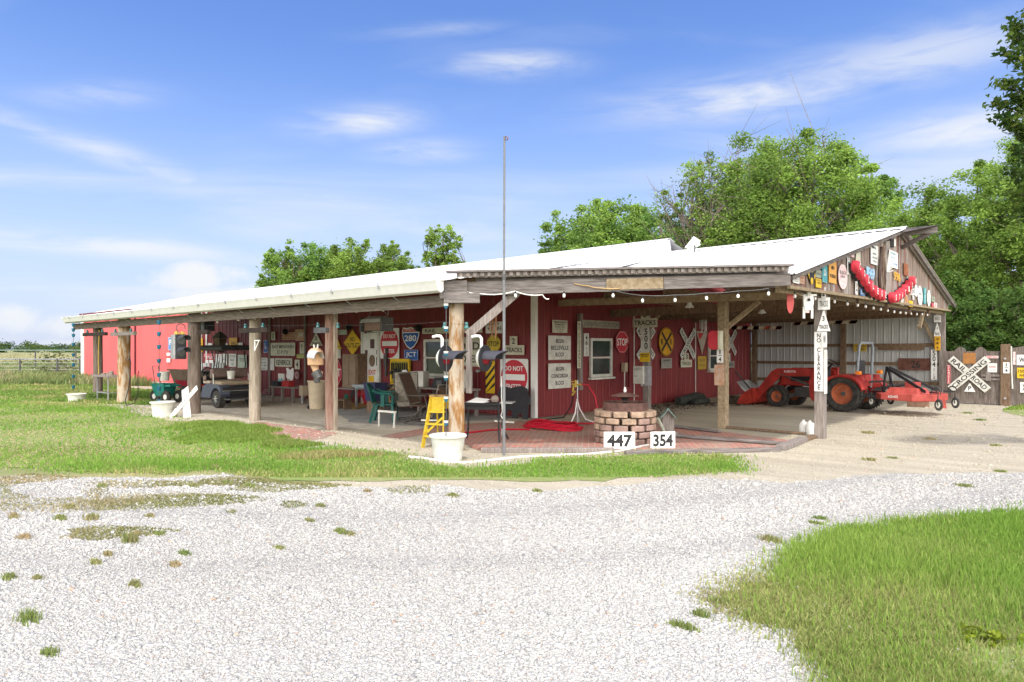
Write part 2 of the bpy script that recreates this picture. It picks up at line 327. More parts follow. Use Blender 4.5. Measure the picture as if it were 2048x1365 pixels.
# ============================================================ GROUND
def shader_ground(name, c1, c2, c3, s1, s2, bump, rough=.95, voro=None, far=None):
    m = bpy.data.materials.new(name); m.use_nodes = True; t = m.node_tree; b = t.nodes['Principled BSDF']; b.inputs['Roughness'].default_value = rough; b.inputs['Specular IOR Level'].default_value = .15
    tcn = N(t, 'ShaderNodeTexCoord'); o = tcn.outputs['Object']
    a = N(t, 'ShaderNodeTexNoise', i_Scale=s1, i_Detail=6, i_Roughness=.62); t.links.new(o, a.inputs['Vector'])
    c = N(t, 'ShaderNodeTexNoise', i_Scale=s2, i_Detail=4, i_Roughness=.7); t.links.new(o, c.inputs['Vector'])
    r1 = N(t, 'ShaderNodeMapRange'); t.links.new(a.outputs['Fac'], r1.inputs[0]); r1.inputs[1].default_value = .38; r1.inputs[2].default_value = .64
    r2 = N(t, 'ShaderNodeMapRange'); t.links.new(c.outputs['Fac'], r2.inputs[0]); r2.inputs[1].default_value = .40; r2.inputs[2].default_value = .66
    x = N(t, 'ShaderNodeMix', data_type='RGBA'); t.links.new(r1.outputs[0], x.inputs[0]); x.inputs[6].default_value = (*c1, 1); x.inputs[7].default_value = (*c2, 1)
    y = N(t, 'ShaderNodeMix', data_type='RGBA'); t.links.new(r2.outputs[0], y.inputs[0]); t.links.new(x.outputs[2], y.inputs[6]); y.inputs[7].default_value = (*c3, 1)
    fin = y.outputs[2]; hgt = c.outputs['Fac']
    if far:
        wv = N(t, 'ShaderNodeMapping'); t.links.new(o, wv.inputs[0]); wv.inputs['Rotation'].default_value = (0, 0, far); wv.inputs['Scale'].default_value = (.25, 2.6, 1)
        wn = N(t, 'ShaderNodeTexNoise', i_Scale=1, i_Detail=5, i_Roughness=.6); t.links.new(wv.outputs[0], wn.inputs['Vector']); wr = N(t, 'ShaderNodeMapRange'); t.links.new(wn.outputs['Fac'], wr.inputs[0]); wr.inputs[1].default_value = .35; wr.inputs[2].default_value = .65; wr.inputs[3].default_value = .84; wr.inputs[4].default_value = 1.1
        wh = N(t, 'ShaderNodeHueSaturation'); t.links.new(wr.outputs[0], wh.inputs['Value']); t.links.new(fin, wh.inputs['Color']); fin = wh.outputs[0]
    if voro:
        v = N(t, 'ShaderNodeTexVoronoi', i_Scale=voro); t.links.new(o, v.inputs['Vector'])
        vh = N(t, 'ShaderNodeHueSaturation'); sp = N(t, 'ShaderNodeSeparateColor'); t.links.new(v.outputs['Color'], sp.inputs[0])
        mr = N(t, 'ShaderNodeMapRange'); t.links.new(sp.outputs[0], mr.inputs[0]); mr.inputs[3].default_value = .62; mr.inputs[4].default_value = 1.12
        t.links.new(mr.outputs[0], vh.inputs['Value']); t.links.new(fin, vh.inputs['Color']); fin = vh.outputs[0]
        hgt = v.outputs['Distance']
    t.links.new(fin, b.inputs['Base Color'])
    bp = N(t, 'ShaderNodeBump', i_Strength=bump, i_Distance=.02); bp.invert = bool(voro); t.links.new(hgt, bp.inputs['Height']); t.links.new(bp.outputs[0], b.inputs['Normal'])
    return m
def noisy(pts, amp=.12, step=.35, seed=1, closed=True):
    """densify a ground outline and roughen it"""
    rg = np.random.default_rng(seed); out_ = []; n = len(pts)
    for i in range(n if closed else n-1):
        a, b = V3(pts[i]), V3(pts[(i+1) % n]); l = (b-a).length; k = max(1, int(l/step)); nr = V3((-(b-a).y, (b-a).x, 0)).normalized()
        for j in range(k):
            out_.append(a.lerp(b, j/k) + nr*float(rg.normal(0, amp))*min(1, l/step/2))
    return out_
def sheet(name, pts, z, m, kind='structure'):
    me = bpy.data.meshes.new(name); bmv = [(p[0], p[1], z) for p in pts]
    from mathutils.geometry import tessellate_polygon
    tris = tessellate_polygon([[V3(v) for v in bmv]])
    fs = []
    for tr in tris:
        a, b, c = [V3(bmv[i]) for i in tr]
        fs.append(tuple(tr) if (b-a).cross(c-a).z > 0 else tuple(tr)[::-1])
    me.from_pydata(bmv, [], fs); me.materials.append(m); me.update()
    o = bpy.data.objects.new(name, me); COL.objects.link(o); o['kind'] = kind; return o
def GP(*l): return [gp(a, b) for a, b in l]
m_field = shader_ground('field_soil', (.27, .26, .12), (.33, .30, .16), (.20, .22, .09), .08, .6, .3)
m_lawn = shader_ground('lawn_soil', (.20, .25, .08), (.30, .29, .14), (.16, .23, .055), .9, 9, .5)
m_sand = shader_ground('limestone_screenings', (.42, .375, .29), (.48, .435, .345), (.37, .33, .25), .5, 60, .5, far=.5)
m_gravel = shader_ground('white_gravel', (.37, .36, .335), (.41, .40, .37), (.33, .32, .295), .35, 6, .5, voro=42)
m_conc = shader_ground('dusty_concrete', (.50, .45, .36), (.62, .57, .47), (.40, .365, .31), .8, 5, .2)
m_slate = shader_ground('grey_flagstone', (.22, .225, .23), (.38, .36, .32), (.27, .27, .27), 1.6, 6, .2)
# far terrain: one disc to the horizon
mb = MB(); rr_ = [0, 60, 200, 700, 3000]; n = 48
vs = [(0, 0, 0)]; fs = []
for r in rr_[1:]: vs += [(CAM.x + r*math.cos(2*PI*k/n), CAM.y + r*math.sin(2*PI*k/n), 0) for k in range(n)]
fs += [(0, 1+k, 1+(k+1) % n) for k in range(n)]
for j in range(3): fs += [(1+j*n+k, 1+(j+1)*n+k, 1+(j+1)*n+(k+1) % n, 1+j*n+(k+1) % n) for k in range(n)]
mb.add(vs, fs); struct(mb.build('field', m_field))
# cream screenings yard
yard = [gp(-60, 812), gp(150, 800), V3((-31, .5, 0)), V3((-31, 13, 0)), V3((7, 16, 0)), V3((26, 13, 0)), V3((24, -2, 0)), gp(2300, 1000), gp(1000, 1020), gp(500, 1000), gp(100, 905)]
yd = noisy([gp(150, 818), gp(182, 772), V3((-20, .2, 0)), V3((-20, 13, 0)), V3((9, 15, 0)), gp(2040, 800), gp(2500, 830), gp(2500, 1010), gp(1000, 1010), gp(700, 985), gp(450, 900), gp(280, 850)], .05, .5, 2)
sheet('sand_yard', yd, .004, m_sand)
lawn_px = [(-700, 905), (-200, 930), (90, 938), (170, 946), (330, 947), (450, 938), (560, 962), (720, 966), (900, 960), (1050, 965), (1200, 961), (1350, 951), (1460, 944), (1482, 932), (1440, 910), (1380, 912), (1300, 906), (1230, 915), (1150, 916), (1060, 926), (960, 937), (890, 934), (830, 928), (795, 908), (740, 902), (660, 897), (600, 898), (560, 886), (500, 882), (505, 868), (450, 858), (380, 846), (310, 838), (250, 820), (190, 806), (140, 796), (60, 778), (-100, 768), (-400, 766), (-900, 800)]
lawn = noisy(GP(*lawn_px), .05, .25, 3); sheet('lawn', lawn, .010, m_lawn)
lawn2 = noisy([gp(420, 772), gp(300, 782), gp(230, 776), gp(176, 766), gp(150, 745), gp(-700, 735), gp(-1500, 760), gp(-700, 800), gp(0, 800), gp(300, 812)], .05, .8, 4)
sheet('side_lawn', lawn2, .008, m_lawn)
gr_px = [(-900, 925), (-300, 948), (90, 955), (330, 956), (460, 950), (560, 968), (720, 976), (900, 975), (1100, 982), (1240, 970), (1400, 956), (1560, 966), (1750, 953), (2048, 946), (2600, 950), (3600, 1400), (2600, 2600), (1024, 3200), (-600, 2600), (-1600, 1400)]
gravel = noisy(GP(*gr_px), .06, .3, 5); sheet('gravel_drive', gravel, .008, m_gravel)
patch_px = [(2500, 985), (2048, 1026), (1950, 1034), (1800, 1046), (1690, 1062), (1612, 1086), (1566, 1122), (1560, 1160), (1470, 1182), (1440, 1200), (1500, 1238), (1580, 1268), (1640, 1318), (1690, 1380), (1800, 1600), (2500, 2200), (3300, 1500)]
patch = noisy(GP(*patch_px), .05, .10, 6); sheet('verge', patch, .012, m_lawn)
rsmall = noisy(GP((2300, 822), (2048, 834), (2004, 824), (2010, 818), (2048, 812), (2300, 800)), .03, .3, 8); sheet('grass_strip', rsmall, .010, m_lawn)
# floor under the porch
sheet('concrete_floor', noisy([V3((-13.5, -4.4, 0)), V3((-13.5, -.1, 0)), V3((-.1, -.1, 0)), V3((.0, -3.2, 0)), gp(900, 868), gp(700, 858), gp(560, 838)], .03, .3, 9), .007, m_conc)
sheet('flagstone_floor', noisy(GP((660, 818), (720, 812), (1000, 806), (1060, 836), (905, 846), (870, 856), (800, 852), (700, 846)), .04, .2, 10), .010, m_slate)
def brickmat():
    m = bpy.data.materials.new('patio_brick'); m.use_nodes = True; t = m.node_tree; b = t.nodes['Principled BSDF']; b.inputs['Roughness'].default_value = .9
    tcn = N(t, 'ShaderNodeTexCoord'); mp_ = N(t, 'ShaderNodeMapping'); t.links.new(tcn.outputs['Object'], mp_.inputs[0]); mp_.inputs['Rotation'].default_value = (0, 0, .96)
    br = N(t, 'ShaderNodeTexBrick', i_Scale=1); br.inputs['Brick Width'].default_value = .21; br.inputs['Row Height'].default_value = .105; br.inputs['Mortar Size'].default_value = .006; br.inputs['Bias'].default_value = -.1
    br.inputs['Color1'].default_value = (.40, .15, .11, 1); br.inputs['Color2'].default_value = (.24, .14, .12, 1); br.inputs['Mortar'].default_value = (.36, .31, .25, 1); t.links.new(mp_.outputs[0], br.inputs['Vector'])
    nz = N(t, 'ShaderNodeTexNoise', i_Scale=1.1, i_Detail=6, i_Roughness=.65); t.links.new(tcn.outputs['Object'], nz.inputs['Vector'])
    r = N(t, 'ShaderNodeMapRange'); t.links.new(nz.outputs['Fac'], r.inputs[0]); r.inputs[1].default_value = .47; r.inputs[2].default_value = .66; r.inputs[4].default_value = .8
    x = N(t, 'ShaderNodeMix', data_type='RGBA'); t.links.new(r.outputs[0], x.inputs[0]); t.links.new(br.outputs['Color'], x.inputs[6]); x.inputs[7].default_value = (.30, .24, .19, 1)
    t.links.new(x.outputs[2], b.inputs['Base Color'])
    bp = N(t, 'ShaderNodeBump', i_Strength=.4, i_Distance=.01); bp.invert = True; t.links.new(br.outputs['Fac'], bp.inputs['Height']); t.links.new(bp.outputs[0], b.inputs['Normal']); return m
m_brick = brickmat()
sheet('brick_patio', noisy(GP((905, 850), (1080, 842), (1200, 846), (1300, 846), (1440, 864), (1600, 884), (1560, 897), (1380, 899), (1200, 902), (960, 903), (880, 866), (800, 878), (760, 874), (850, 858)), .03, .3, 12), .010, m_brick)
sheet('brick_path', noisy(GP((478, 856), (515, 845), (600, 855), (675, 868), (640, 878), (600, 884), (545, 888), (490, 868)), .04, .2, 13), .010, m_brick)
# ============================================================ BUILDING
def ribbed(L_, pitch=.3048, h=.018):
    """profile along a length: [(s, offset)]"""
    p = []; s = 0
    while s < L_-.01:
        for a, d in ((0, 0), (.035, 0), (.055, h), (.075, h), (.095, 0), (.16, 0), (.168, .005), (.178, .005), (.186, 0), (.225, 0), (.233, .005), (.243, .005), (.251, 0)):
            if s+a*pitch/.3048 < L_: p.append((s+a*pitch/.3048, d))
        s += pitch
    p.append((L_, 0)); return p
bld = thing('farm_building', 'long low red metal sided building with a white ribbed roof and open porch', 'building', (0, 0, 0))
H1 = 3.42
mb = MB(); pr = ribbed(31.8)
vs = []
for s_, d in pr: vs += [(-31.8+s_, -d, 0.02), (-31.8+s_, -d, H1)]
for i in range(len(pr)-1): mb.add([], [])
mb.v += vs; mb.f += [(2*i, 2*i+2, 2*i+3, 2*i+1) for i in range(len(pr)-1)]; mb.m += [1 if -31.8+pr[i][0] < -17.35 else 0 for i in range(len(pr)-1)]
mb.build('side_wall', [redwall, sunlitred], bld)
mb = MB(); pr = ribbed(12.43); vs = []
for s_, d in pr: vs += [(d, s_, 0.02), (d, s_, 3.30 + .25*min(s_, 12.43-s_)*.72)]
mb.add(vs, [(2*i, 2*i+2, 2*i+3, 2*i+1) for i in range(len(pr)-1)]); mb.build('end_wall', redwall, bld)
mb = MB(); mb.add([(-31.8, 0, 0), (-31.8, 12, 0), (-31.8, 12, 3.4), (-31.8, 6, 4.8), (-31.8, 0, 3.4)], [(4, 3, 2, 1, 0)]); mb.add([(-31.8, 12, 0), (0, 12, 0), (0, 12, 3.4), (-31.8, 12, 3.4)], [(3, 2, 1, 0)]); mb.build('rear_wall', redwall, bld)
mb = MB(); mb.box((0.005, -.02, 1.7), (.13, .10, 3.36)); mb.build('corner_trim', white, bld)
mb = MB(); mb.box((-31.75, -.045, 1.7), (.36, .06, 3.36)); mb.build('end_trim', white, bld)
mb = MB(); mb.box((-17.35, -.045, 1.7), (.14, .06, 3.3)); mb.build('downspout', white, bld)
mb = MB(); mb.box((-24.3, -.035, 1.7), (.10, .04, 3.3)); mb.build('dark_joint', mat('dark_maroon', (.12, .015, .02)), bld)
def roofmat():
    return mat('white_roof', (.80, .80, .80), .4, .03, 2)
m_roof = roofmat()
def sl(p, q, t): return p+(q-p)*t
mb = MB()
# upper main slope and porch slope share ribs that run down the slope
def mainz(y): return 3.5+.225*y if y >= 0 else 3.5+.165*y
pr = ribbed(35.2, .3048, .022); vs = []; k = 0; xs0 = -31.95
def endx_top(): return .2
rows = []
for s_, d in pr:
    x = xs0+s_; rows.append((x, d))
for x, d in rows:
    ytop = 6.0; ybot = (-5.15 if x < 2.4 else -5.15+(x-2.4)/1.0*1.3) if x > -16.4 else -.12
    if x > .2: ytop = max(0, 6-(x-.2)/1.8*6) if x < 2.0 else max(-5.1, -(x-2.0)/1.42*3.78)
    ymid = min(ytop, 0) if x > -16.4 else ybot
    vs += [(x, ytop, mainz(ytop)+d), (x, ymid, mainz(ymid)+d), (x, ybot, mainz(ybot)+d)]
fs = []
for i in range(len(rows)-1): fs += [(3*i, 3*i+1, 3*i+4, 3*i+3), (3*i+1, 3*i+2, 3*i+5, 3*i+4)]
mb.add(vs, fs)
rf = mb.build('roof', m_roof, bld)
mb = MB(); mb.add([(-31.95, 6, 4.85), (.2, 6, 4.85), (.2, 12.3, 3.42), (-31.95, 12.3, 3.42)], [(0, 1, 2, 3)]); mb.build('rear_roof', m_roof, bld)
mb = MB(); mb.add([(-31.95, 5.72, 4.85-.063+.03), (.22, 5.72, 4.85-.063+.03), (.22, 6, 4.90), (-31.95, 6, 4.90), (.22, 6.28, 4.817), (-31.95, 6.28, 4.817)], [(0, 1, 2, 3), (3, 2, 4, 5)])
mb.build('ridge_cap', white, rf)
mb = MB(); mb.add([(.2, 6, 4.85), (2.0, 0, 3.5), (3.42, -3.75, 2.86), (3.46, -3.7, 2.70), (2.05, 0, 3.30), (.26, 6, 4.40)], [(0, 5, 4, 1), (1, 4, 3, 2)]); mb.build('valley_flashing', mat('pale_flashing', (.66, .66, .72), .4, .04), rf)
mb = MB(); mb.box((-28, -.16, 3.46), (7.6, .05, .14)); mb.build('fascia', mat('dark_red_trim', (.16, .03, .03), .6), bld)
mb = MB(); mb.box((-10.9, -2.2, mainz(-2.2)+.035), (2.6, .5, .012), tilt=(math.atan(.165), 'X')); mb.build('roof_panel', mat('translucent_panel', (.55, .56, .58), .3), rf)
# foundation strip of the far wall
mb = MB(); mb.box((-24.6, -.09, .09), (14.3, .1, .18)); mb.build('foundation', mat('pale_concrete', (.42, .39, .34), .9), bld)
# vertical battens on the long wall
for px in (539, 610, 413):
    p = onp(WL, px, 700); mb = MB(); mb.box((p.x, -.045, 1.7), (.09, .035, 3.3)); mb.build('batten', wood if px != 413 else white, bld)
# white screen door etc. -> parts
def wp(pl, px, py): return onp(pl, px, py)
def door():
    A, B = wp(WL, 724, 740), wp(WL, 761, 740); W = B.x-A.x; cx = (A.x+B.x)/2
    mb = MB(); mb.box((cx-W/2+.05, -.06, 1.06), (.10, .07, 2.12)); mb.box((cx+W/2-.05, -.06, 1.06), (.10, .07, 2.12)); mb.box((cx, -.06, 2.17), (W, .07, .10)); mb.build('door_frame', dirtyw, bld)
    mb = MB(); mb.box((cx, -.055, 1.05), (W-.2, .05, 2.06)); d = mb.build('door', white, bld)
    dk = mat('dark_pane', (.10, .045, .04), .3)
    for px, py, w_, h_ in ((746.5, 688, 12, 19), (734.5, 705, 8, 9), (757, 705, 6.5, 9)):
        p = wp(WL, px, py); u = .0165*1.55; mb = MB(); mb.prism(rectp(0, 0, w_*u*.62, h_*u*.55), .006, 0); o = mb.build('door_pane', dk, d); o.location = (p.x, -.081, p.z)
    p = wp(WL, 746.5, 722); mb = MB(); mb.prism(ellp(0, 0, .25, .34), .02, 0); o = mb.build('oval_plaque', mat('tan_plaque', (.20, .14, .10)), d); o.location = (p.x, -.081, p.z)
    mb = MB(); p = wp(WL, 746.5, 745); letters(mb, 'EXIT', 0, 0, .34, .14, 0); o = mb.build('lettering', mat('red_letters', (.55, .06, .03)), d); o.location = (p.x, -.086, p.z)
    p = wp(WL, 744.5, 758); mb = MB(); mb.prism(rectp(0, 0, .26, .17), .004, 0); o = mb.build('yellow_sticker', yellow, d); o.location = (p.x, -.082, p.z)
    p = wp(WL, 730, 740); mb = MB(); mb.cyl((p.x, -.08, p.z), (p.x, -.14, p.z), .03); mb.build('door_knob', dsteel, d)
    p = wp(WL, 757, 723); mb = MB(); mb.prism(rectp(0, 0, .12, .25), .003, 0); o = mb.build('number_sticker', black, d); o.location = (p.x, -.082, p.z)
    mb = MB(); letters(mb, '2\n4', 0, 0, .07, .2, -.005); mb.build('sticker_lettering', white, o)
door()
def window(pl, r, name='window'):
    x0, y0, x1, y1 = r; A, B = onp(pl, x0, (y0+y1)/2), onp(pl, x1, (y0+y1)/2); c = (A+B)/2; d = (c-CAM).dot(Fv); W = (B-A).length; H = (y1-y0)/1365*d
    rz = 0 if pl[0] == 'y' else PI/2; f = .07
    mb = MB()
    for cx, cz, w_, h_ in ((-W/2+f/2, 0, f, H), (W/2-f/2, 0, f, H), (0, H/2-f/2, W-2*f, f), (0, -H/2+f/2, W-2*f, f)): mb.box((cx, .0, cz), (w_, .07, h_))
    mb.box((0, -.005, 0), (W-2*f, .04, .04))
    o = mb.build(name, dirtyw, bld, loc=c, rz=rz)
    mb = MB(); mb.box((0, -.03, -H/2-.035), (W+.1, .12, .05)); mb.build('sill', dirtyw, o)
    mb = MB(); mb.box((0, .01, H/4), (W-2*f, .012, H/2-f)); mb.box((0, .018, -H/4), (W-2*f, .012, H/2-f)); mb.build('pane', glass, o)
window(WL, (849, 679, 901, 753)); window(WE, (1180, 677, 1223, 754)); window(WE, (1417, 683, 1437, 741))
# ---- gutter with straps
gut = MB(); prof = [(0, .0), (.0, -.15), (-.05, -.19), (-.12, -.16), (-.15, -.05), (-.17, 0), (-.155, 0), (-.135, -.05), (-.11, -.145), (-.05, -.175), (-.012, -.14), (-.012, 0)]
x0, x1 = -15.9, 2.4; vs = [(x, -5.06+a, 2.66+b) for x in (x0, x1) for a, b in prof]; n = len(prof)
gut.add(vs, [(i, (i+1) % n, (i+1) % n+n, i+n) for i in range(n)] + [(0, 1, 2, 3, 4, 5), (n, n+5, n+4, n+3, n+2, n+1)])
g_ = gut.build('gutter', mat('gutter_white', (.60, .60, .57), .4, .05), bld)
for i in range(13):
    mb = MB(); x = -15.2+i*1.35; mb.beam((x, -5.24, 2.665), (x+.1, -4.85, 2.40), .02, .012); mb.box((x+.1, -4.84, 2.41), (.02, .02, .12)); mb.box((x, -5.235, 2.65), (.03, .02, .10)); mb.build('gutter_strap', steel, g_)
mb = MB(); mb.box((-6.85, -4.85, 2.37), (18.3, .05, .19)); mb.build('eave_board', mat('eave_timber', (.085, .068, .055), .9, .3, 7, .35, 14, 0, (.5, .5, 6), (.19, .16, .135)), bld)
# porch rafters + ceiling
for i in range(20):
    mb = MB(); x = -15.9+i*.92; mb.beam((x, -4.85, 2.56), (x, -.1, 3.36), .045, .14); mb.build('porch_rafter', brown, bld)
# ---- diagonal beam, rim and braces
PA = V3((2.32, -4.72, 0)); PB = V3((6.2, -1.25, 0)); DD = (PB-PA).normalized(); DN = V3((DD.y, -DD.x, 0))
cp = thing('carport', 'open timber carport with white ribbed roof and grey board gable joined to the red building', 'carport', (0, 0, 0))
def dg(s, o=0., z=0.): return PA + (PB-PA)*s + DN*o + V3((0, 0, z))
mb = MB(); mb.beam(dg(.03, .14, 2.545), dg(.62, .14, 2.635), .05, .21); mb.build('front_beam', woodh, cp)
mb = MB(); mb.beam(dg(.622, .142, 2.637), dg(1.0, .142, 2.695), .05, .19); mb.build('front_beam', woodh, cp)
mb = MB(); mb.beam(dg(.45, .17, 2.612), dg(.62, .17, 2.638), .02, .17); mb.build('splice_board', woodt, cp)
mb = MB(); mb.beam(dg(.06, .05, 2.70), dg(1.0, .05, 2.80), .05, .10); mb.build('upper_beam', woodh, cp)
mb = MB(); mb.beam(dg(-.026, .20, 2.80), dg(1.0, .20, 2.905), .20, .03); rim = mb.build('rim_board', woodh, cp)
mb = MB()
for i in range(46):
    s_ = .012+i*.0212; mb.beam(dg(s_, .25, 2.752+.105*s_), dg(s_+.011, .25, 2.752+.105*s_), .03, .06)
mb.beam(dg(.005, .22, 2.745), dg(.99, .22, 2.85), .02, .075)
mb.build('slat', wood, rim)
mb = MB(); mb.box(tuple(dg(-.005, .02, 2.53)), (.42, .42, .28), rz=math.atan2(DD.y, DD.x)); mb.box(tuple(dg(.02, .16, 2.40)), (.55, .16, .15), rz=math.atan2(DD.y, DD.x)); mb.build('corner_block', woodh, cp)
mb = MB(); mb.beam(dg(.035, .05, 1.83), dg(.185, .05, 2.50), .06, .13); mb.build('brace', wood, cp)
mb = MB(); mb.box(tuple(dg(.040, .06, 1.42)), (.10, .035, 1.0)); mb.build('side_board', wood, cp)
# carport roof
R0, R1, A_, V_ = V3((.2, 6, 4.45)), V3((6.38, 6, 4.45)), V3((6.38, -1.35, 2.77)), V3((3.42, -3.80, 2.74))
mb = MB(); nseg = 22; vs = []; fs = []
pr = ribbed(R1.x-R0.x, .3048, .022); vs = []
for s_, d in pr:
    x = R0.x+s_; u_ = s_/6.18; vs += [(x, 6, 4.45+d), (x, .45-1.8*u_, 3.34-.57*u_+d)]
mb.add(vs, [(2*i, 2*i+1, 2*i+3, 2*i+2) for i in range(len(pr)-1)])
B_ = V3((R0.x, .45, 3.34)); mb.add([B_, V_, A_], [(0, 1, 2)])
crf = mb.build('roof', m_roof, cp)
mb = MB(); mb.add([(.2, 5.75, 4.425), (6.40, 5.75, 4.425), (6.40, 6, 4.51), (.2, 6, 4.51), (6.4, 6.25, 4.42), (.2, 6.25, 4.42)], [(0, 1, 2, 3), (3, 2, 4, 5)]); mb.build('ridge_cap', white, crf)
mb = MB(); mb.add([(.2, 6, 4.45), (6.38, 6, 4.45), (6.38, 12.7, 2.98), (.2, 12.7, 2.98)], [(0, 1, 2, 3)]); mb.build('rear_roof', m_roof, crf)
mb = MB(); mb.beam((6.32, 6.0, 4.42), (6.32, 12.75, 2.95), .06, .13); mb.beam((6.30, -1.3, 2.72), (6.30, 6.0, 4.38), .05, .06); mb.build('barge_board', woodh, cp)
# gable wall of vertical boards
mb = MB(); y = -1.2
gw = []
rg = random.Random(5); cols = 0
while y < 12.35:
    w_ = rg.uniform(.11, .17); y2 = min(y+w_-.008, 12.4)
    def zt(q): return (2.77+.2286*(q+1.35) if q < 6 else 4.45-.2194*(q-6)) - .03
    zb = 2.60 + .0155*(y+1.2); d = rg.uniform(0, .012); mi = 0 if rg.random() < .62 else (1 if rg.random() < .75 else 2)
    if zt(y) > zb+.03 and zt(y2) > zb:
        mb.add([(6.2+d, y, zb), (6.2+d, y2, zb), (6.2+d, y2, zt(y2)), (6.2+d, y, zt(y)), (6.17, y, zb), (6.17, y2, zb), (6.17, y2, zt(y2)), (6.17, y, zt(y))], [(0, 1, 2, 3), (7, 6, 5, 4), (1, 5, 6, 2), (0, 3, 7, 4)], mi)
    y += w_
bw_red = mat('old_red_board', (.17, .06, .05), .9, .3, 7, .3, 14, 0, (5, 5, .6), (.30, .17, .14))
bw_a = mat('gable_board', (.16, .115, .095), .9, .3, 7, .3, 14, 0, (5, 5, .5), (.33, .26, .22))
mb.build('gable_wall', [bw_a, mat('gable_board_grey', (.22, .19, .17), .9, .3, 7, .3, 14, 0, (5, 5, .5), (.40, .36, .33)), bw_red], cp)
mb = MB(); mb.beam((6.24, -1.25, 2.59), (6.24, 12.45, 2.80), .05, .05); mb.beam((6.05, -1.2, 2.58), (6.05, 12.3, 2.76), .08, .12); mb.build('gable_beam', woodt, cp)
# hay hood at the peak
mb = MB(); mb.beam((6.2, 6.0, 4.36), (7.0, 6.05, 4.36), .07, .14); mb.add([(6.38, 5.55, 4.30), (6.40, 6.0, 4.47), (7.05, 6.0, 4.46), (6.40, 6.45, 4.33)], [(0, 2, 1), (1, 2, 3), (0, 1, 2), (1, 3, 2)]); mb.beam((6.22, 6.3, 4.05), (6.85, 6.08, 4.32), .05, .10); mb.build('peak_hood', woodh, cp)
# posts
def sqpost(x, y, h, w_=.16, m=wood, nm='post'):
    mb = MB(); mb.box((x, y, h/2), (w_, w_, h)); return mb.build(nm, m, cp, bevel=.008)
sqpost(6.1, .72, 2.56, .165); sqpost(6.05, 12.35, 2.75, .16)
p2 = gp(1443, 858); sqpost(p2.x, p2.y+.08, 2.57, .17, woodt); P2 = p2
p3 = gp(1294, 823); sqpost(p3.x, p3.y, 2.66, .16, wood); P3 = p3
q = wp(WE, 1157, 700); mb = MB(); mb.box((.10, q.y, 1.55), (.09, .11, 1.9)); mb.build('wall_post', wood, cp)
# headers and braces inside the carport
def part_beam(nm, m, par, a, b, w_, h_):
    q_ = MB(); q_.beam(a, b, w_, h_); return q_.build(nm, m, par)
part_beam('header', woodt, cp, (.1, .78, 2.71), (6.15, .78, 2.60), .05, .14); part_beam('header', woodt, cp, (.1, .93, 2.74), (6.15, .93, 2.64), .05, .16)
for y in (3.0, 5.3, 7.6, 9.9): part_beam('tie_beam', brown, cp, (.1, y, 2.55), (6.15, y, 2.62), .05, .20)
for x in (1.4, 2.9, 4.4): part_beam('tie_beam', brown, cp, (x, .8, 2.85), (x, 12.1, 2.85), .05, .18)
for y, z in ((1.6, 3.14), (2.8, 3.47), (4.0, 3.80), (5.2, 4.12), (6.8, 4.15), (8.2, 3.85), (9.6, 3.54), (11, 3.23)): part_beam('purlin', brown, cp, (.25, y, z), (6.2, y, z), .09, .05)
for a, b, w_, h_ in (((P2.x+.1, P2.y+.05, 2.05), (P2.x+.75, P2.y+.05, 2.55), .05, .09), ((P3.x+.05, P3.y, 2.15), (P3.x+.4, P3.y, 2.55), .05, .07), ((6.05, 9.6, 2.65), (6.05, 9.1, 2.2), .08, .09), ((5.98, 12.35, 1.55), (5.5, 12.3, 2.6), .06, .10)): part_beam('knee_brace', woodt, cp, a, b, w_, h_)
# back wall of galvanised sheeting
bw = thing('metal_back_wall', 'grey ribbed metal back wall of the carport behind the tractor', 'wall', (0, 12.45, 0))
mb = MB(); pr = ribbed(6.1, .23, .02); vs = []
for s_, d in pr: vs += [(s_, -d, 0.02), (s_, -d, 2.75)]
mb.add(vs, [(2*i, 2*i+2, 2*i+3, 2*i+1) for i in range(len(pr)-1)]); mb.build('sheeting', mat('grey_sheeting', (.42, .43, .43), .5, .08, 1.5, 0, None, .0), bw)
mb = MB()
for z in (.55, 1.15, 1.75): mb.box((3.05, -.06, z), (6.1, .05, .10))
mb.build('girt', brown, bw)
mb = MB()
for x in (.15, 3.2): mb.box((x, -.10, 1.35), (.16, .14, 2.7))
mb.build('upright', brown, bw)
mb = MB(); mb.box((4.9, -.09, 1.66), (1.3, .03, .14)); mb.build('brown_board', brown, bw)
# round log posts of the porch
def logpost(px, py, w_px, h, m, label, grp='round log posts of the porch', lean=0, flare=.0, seed=0):
    g = gp(px, py); d = (g-CAM).dot(Fv); r = w_px/2/1365*d; rg = random.Random(seed); g = g + Fv*r
    o = thing('log_post', label, 'post', (g.x, g.y, 0), 0, grp); mb = MB(); n = 18; vs = []; K = 14
    ph = [rg.uniform(0, 6.28) for _ in range(4)]
    for j in range(K+1):
        t = j/K; rr = r*(1+flare*(1-t)**2 - .04*t)
        for k in range(n):
            a = 2*PI*k/n; q_ = 1+.035*math.sin(3*a+ph[0]+t*2)+.03*math.sin(5*a+ph[1])+.02*math.sin(t*9+a+ph[2])
            vs.append((rr*q_*math.cos(a)+lean*t, rr*q_*math.sin(a), t*h))
    mb.add(vs, [(j*n+k, j*n+(k+1) % n, (j+1)*n+(k+1) % n, (j+1)*n+k) for j in range(K) for k in range(n)]+[tuple(K*n+k for k in range(n))])
    mb.build('log', m, o, smooth=True); return o, g, r
LP = {}
LP[0] = logpost(912, 903, 31, 2.45, pole2, 'thick pale log post with bark stripped to orange wood at the porch corner', flare=.03, seed=1)
LP[1] = logpost(658, 862, 20, 2.5, pole4, 'reddish weathered log post carrying the tan signal lamp', seed=2)
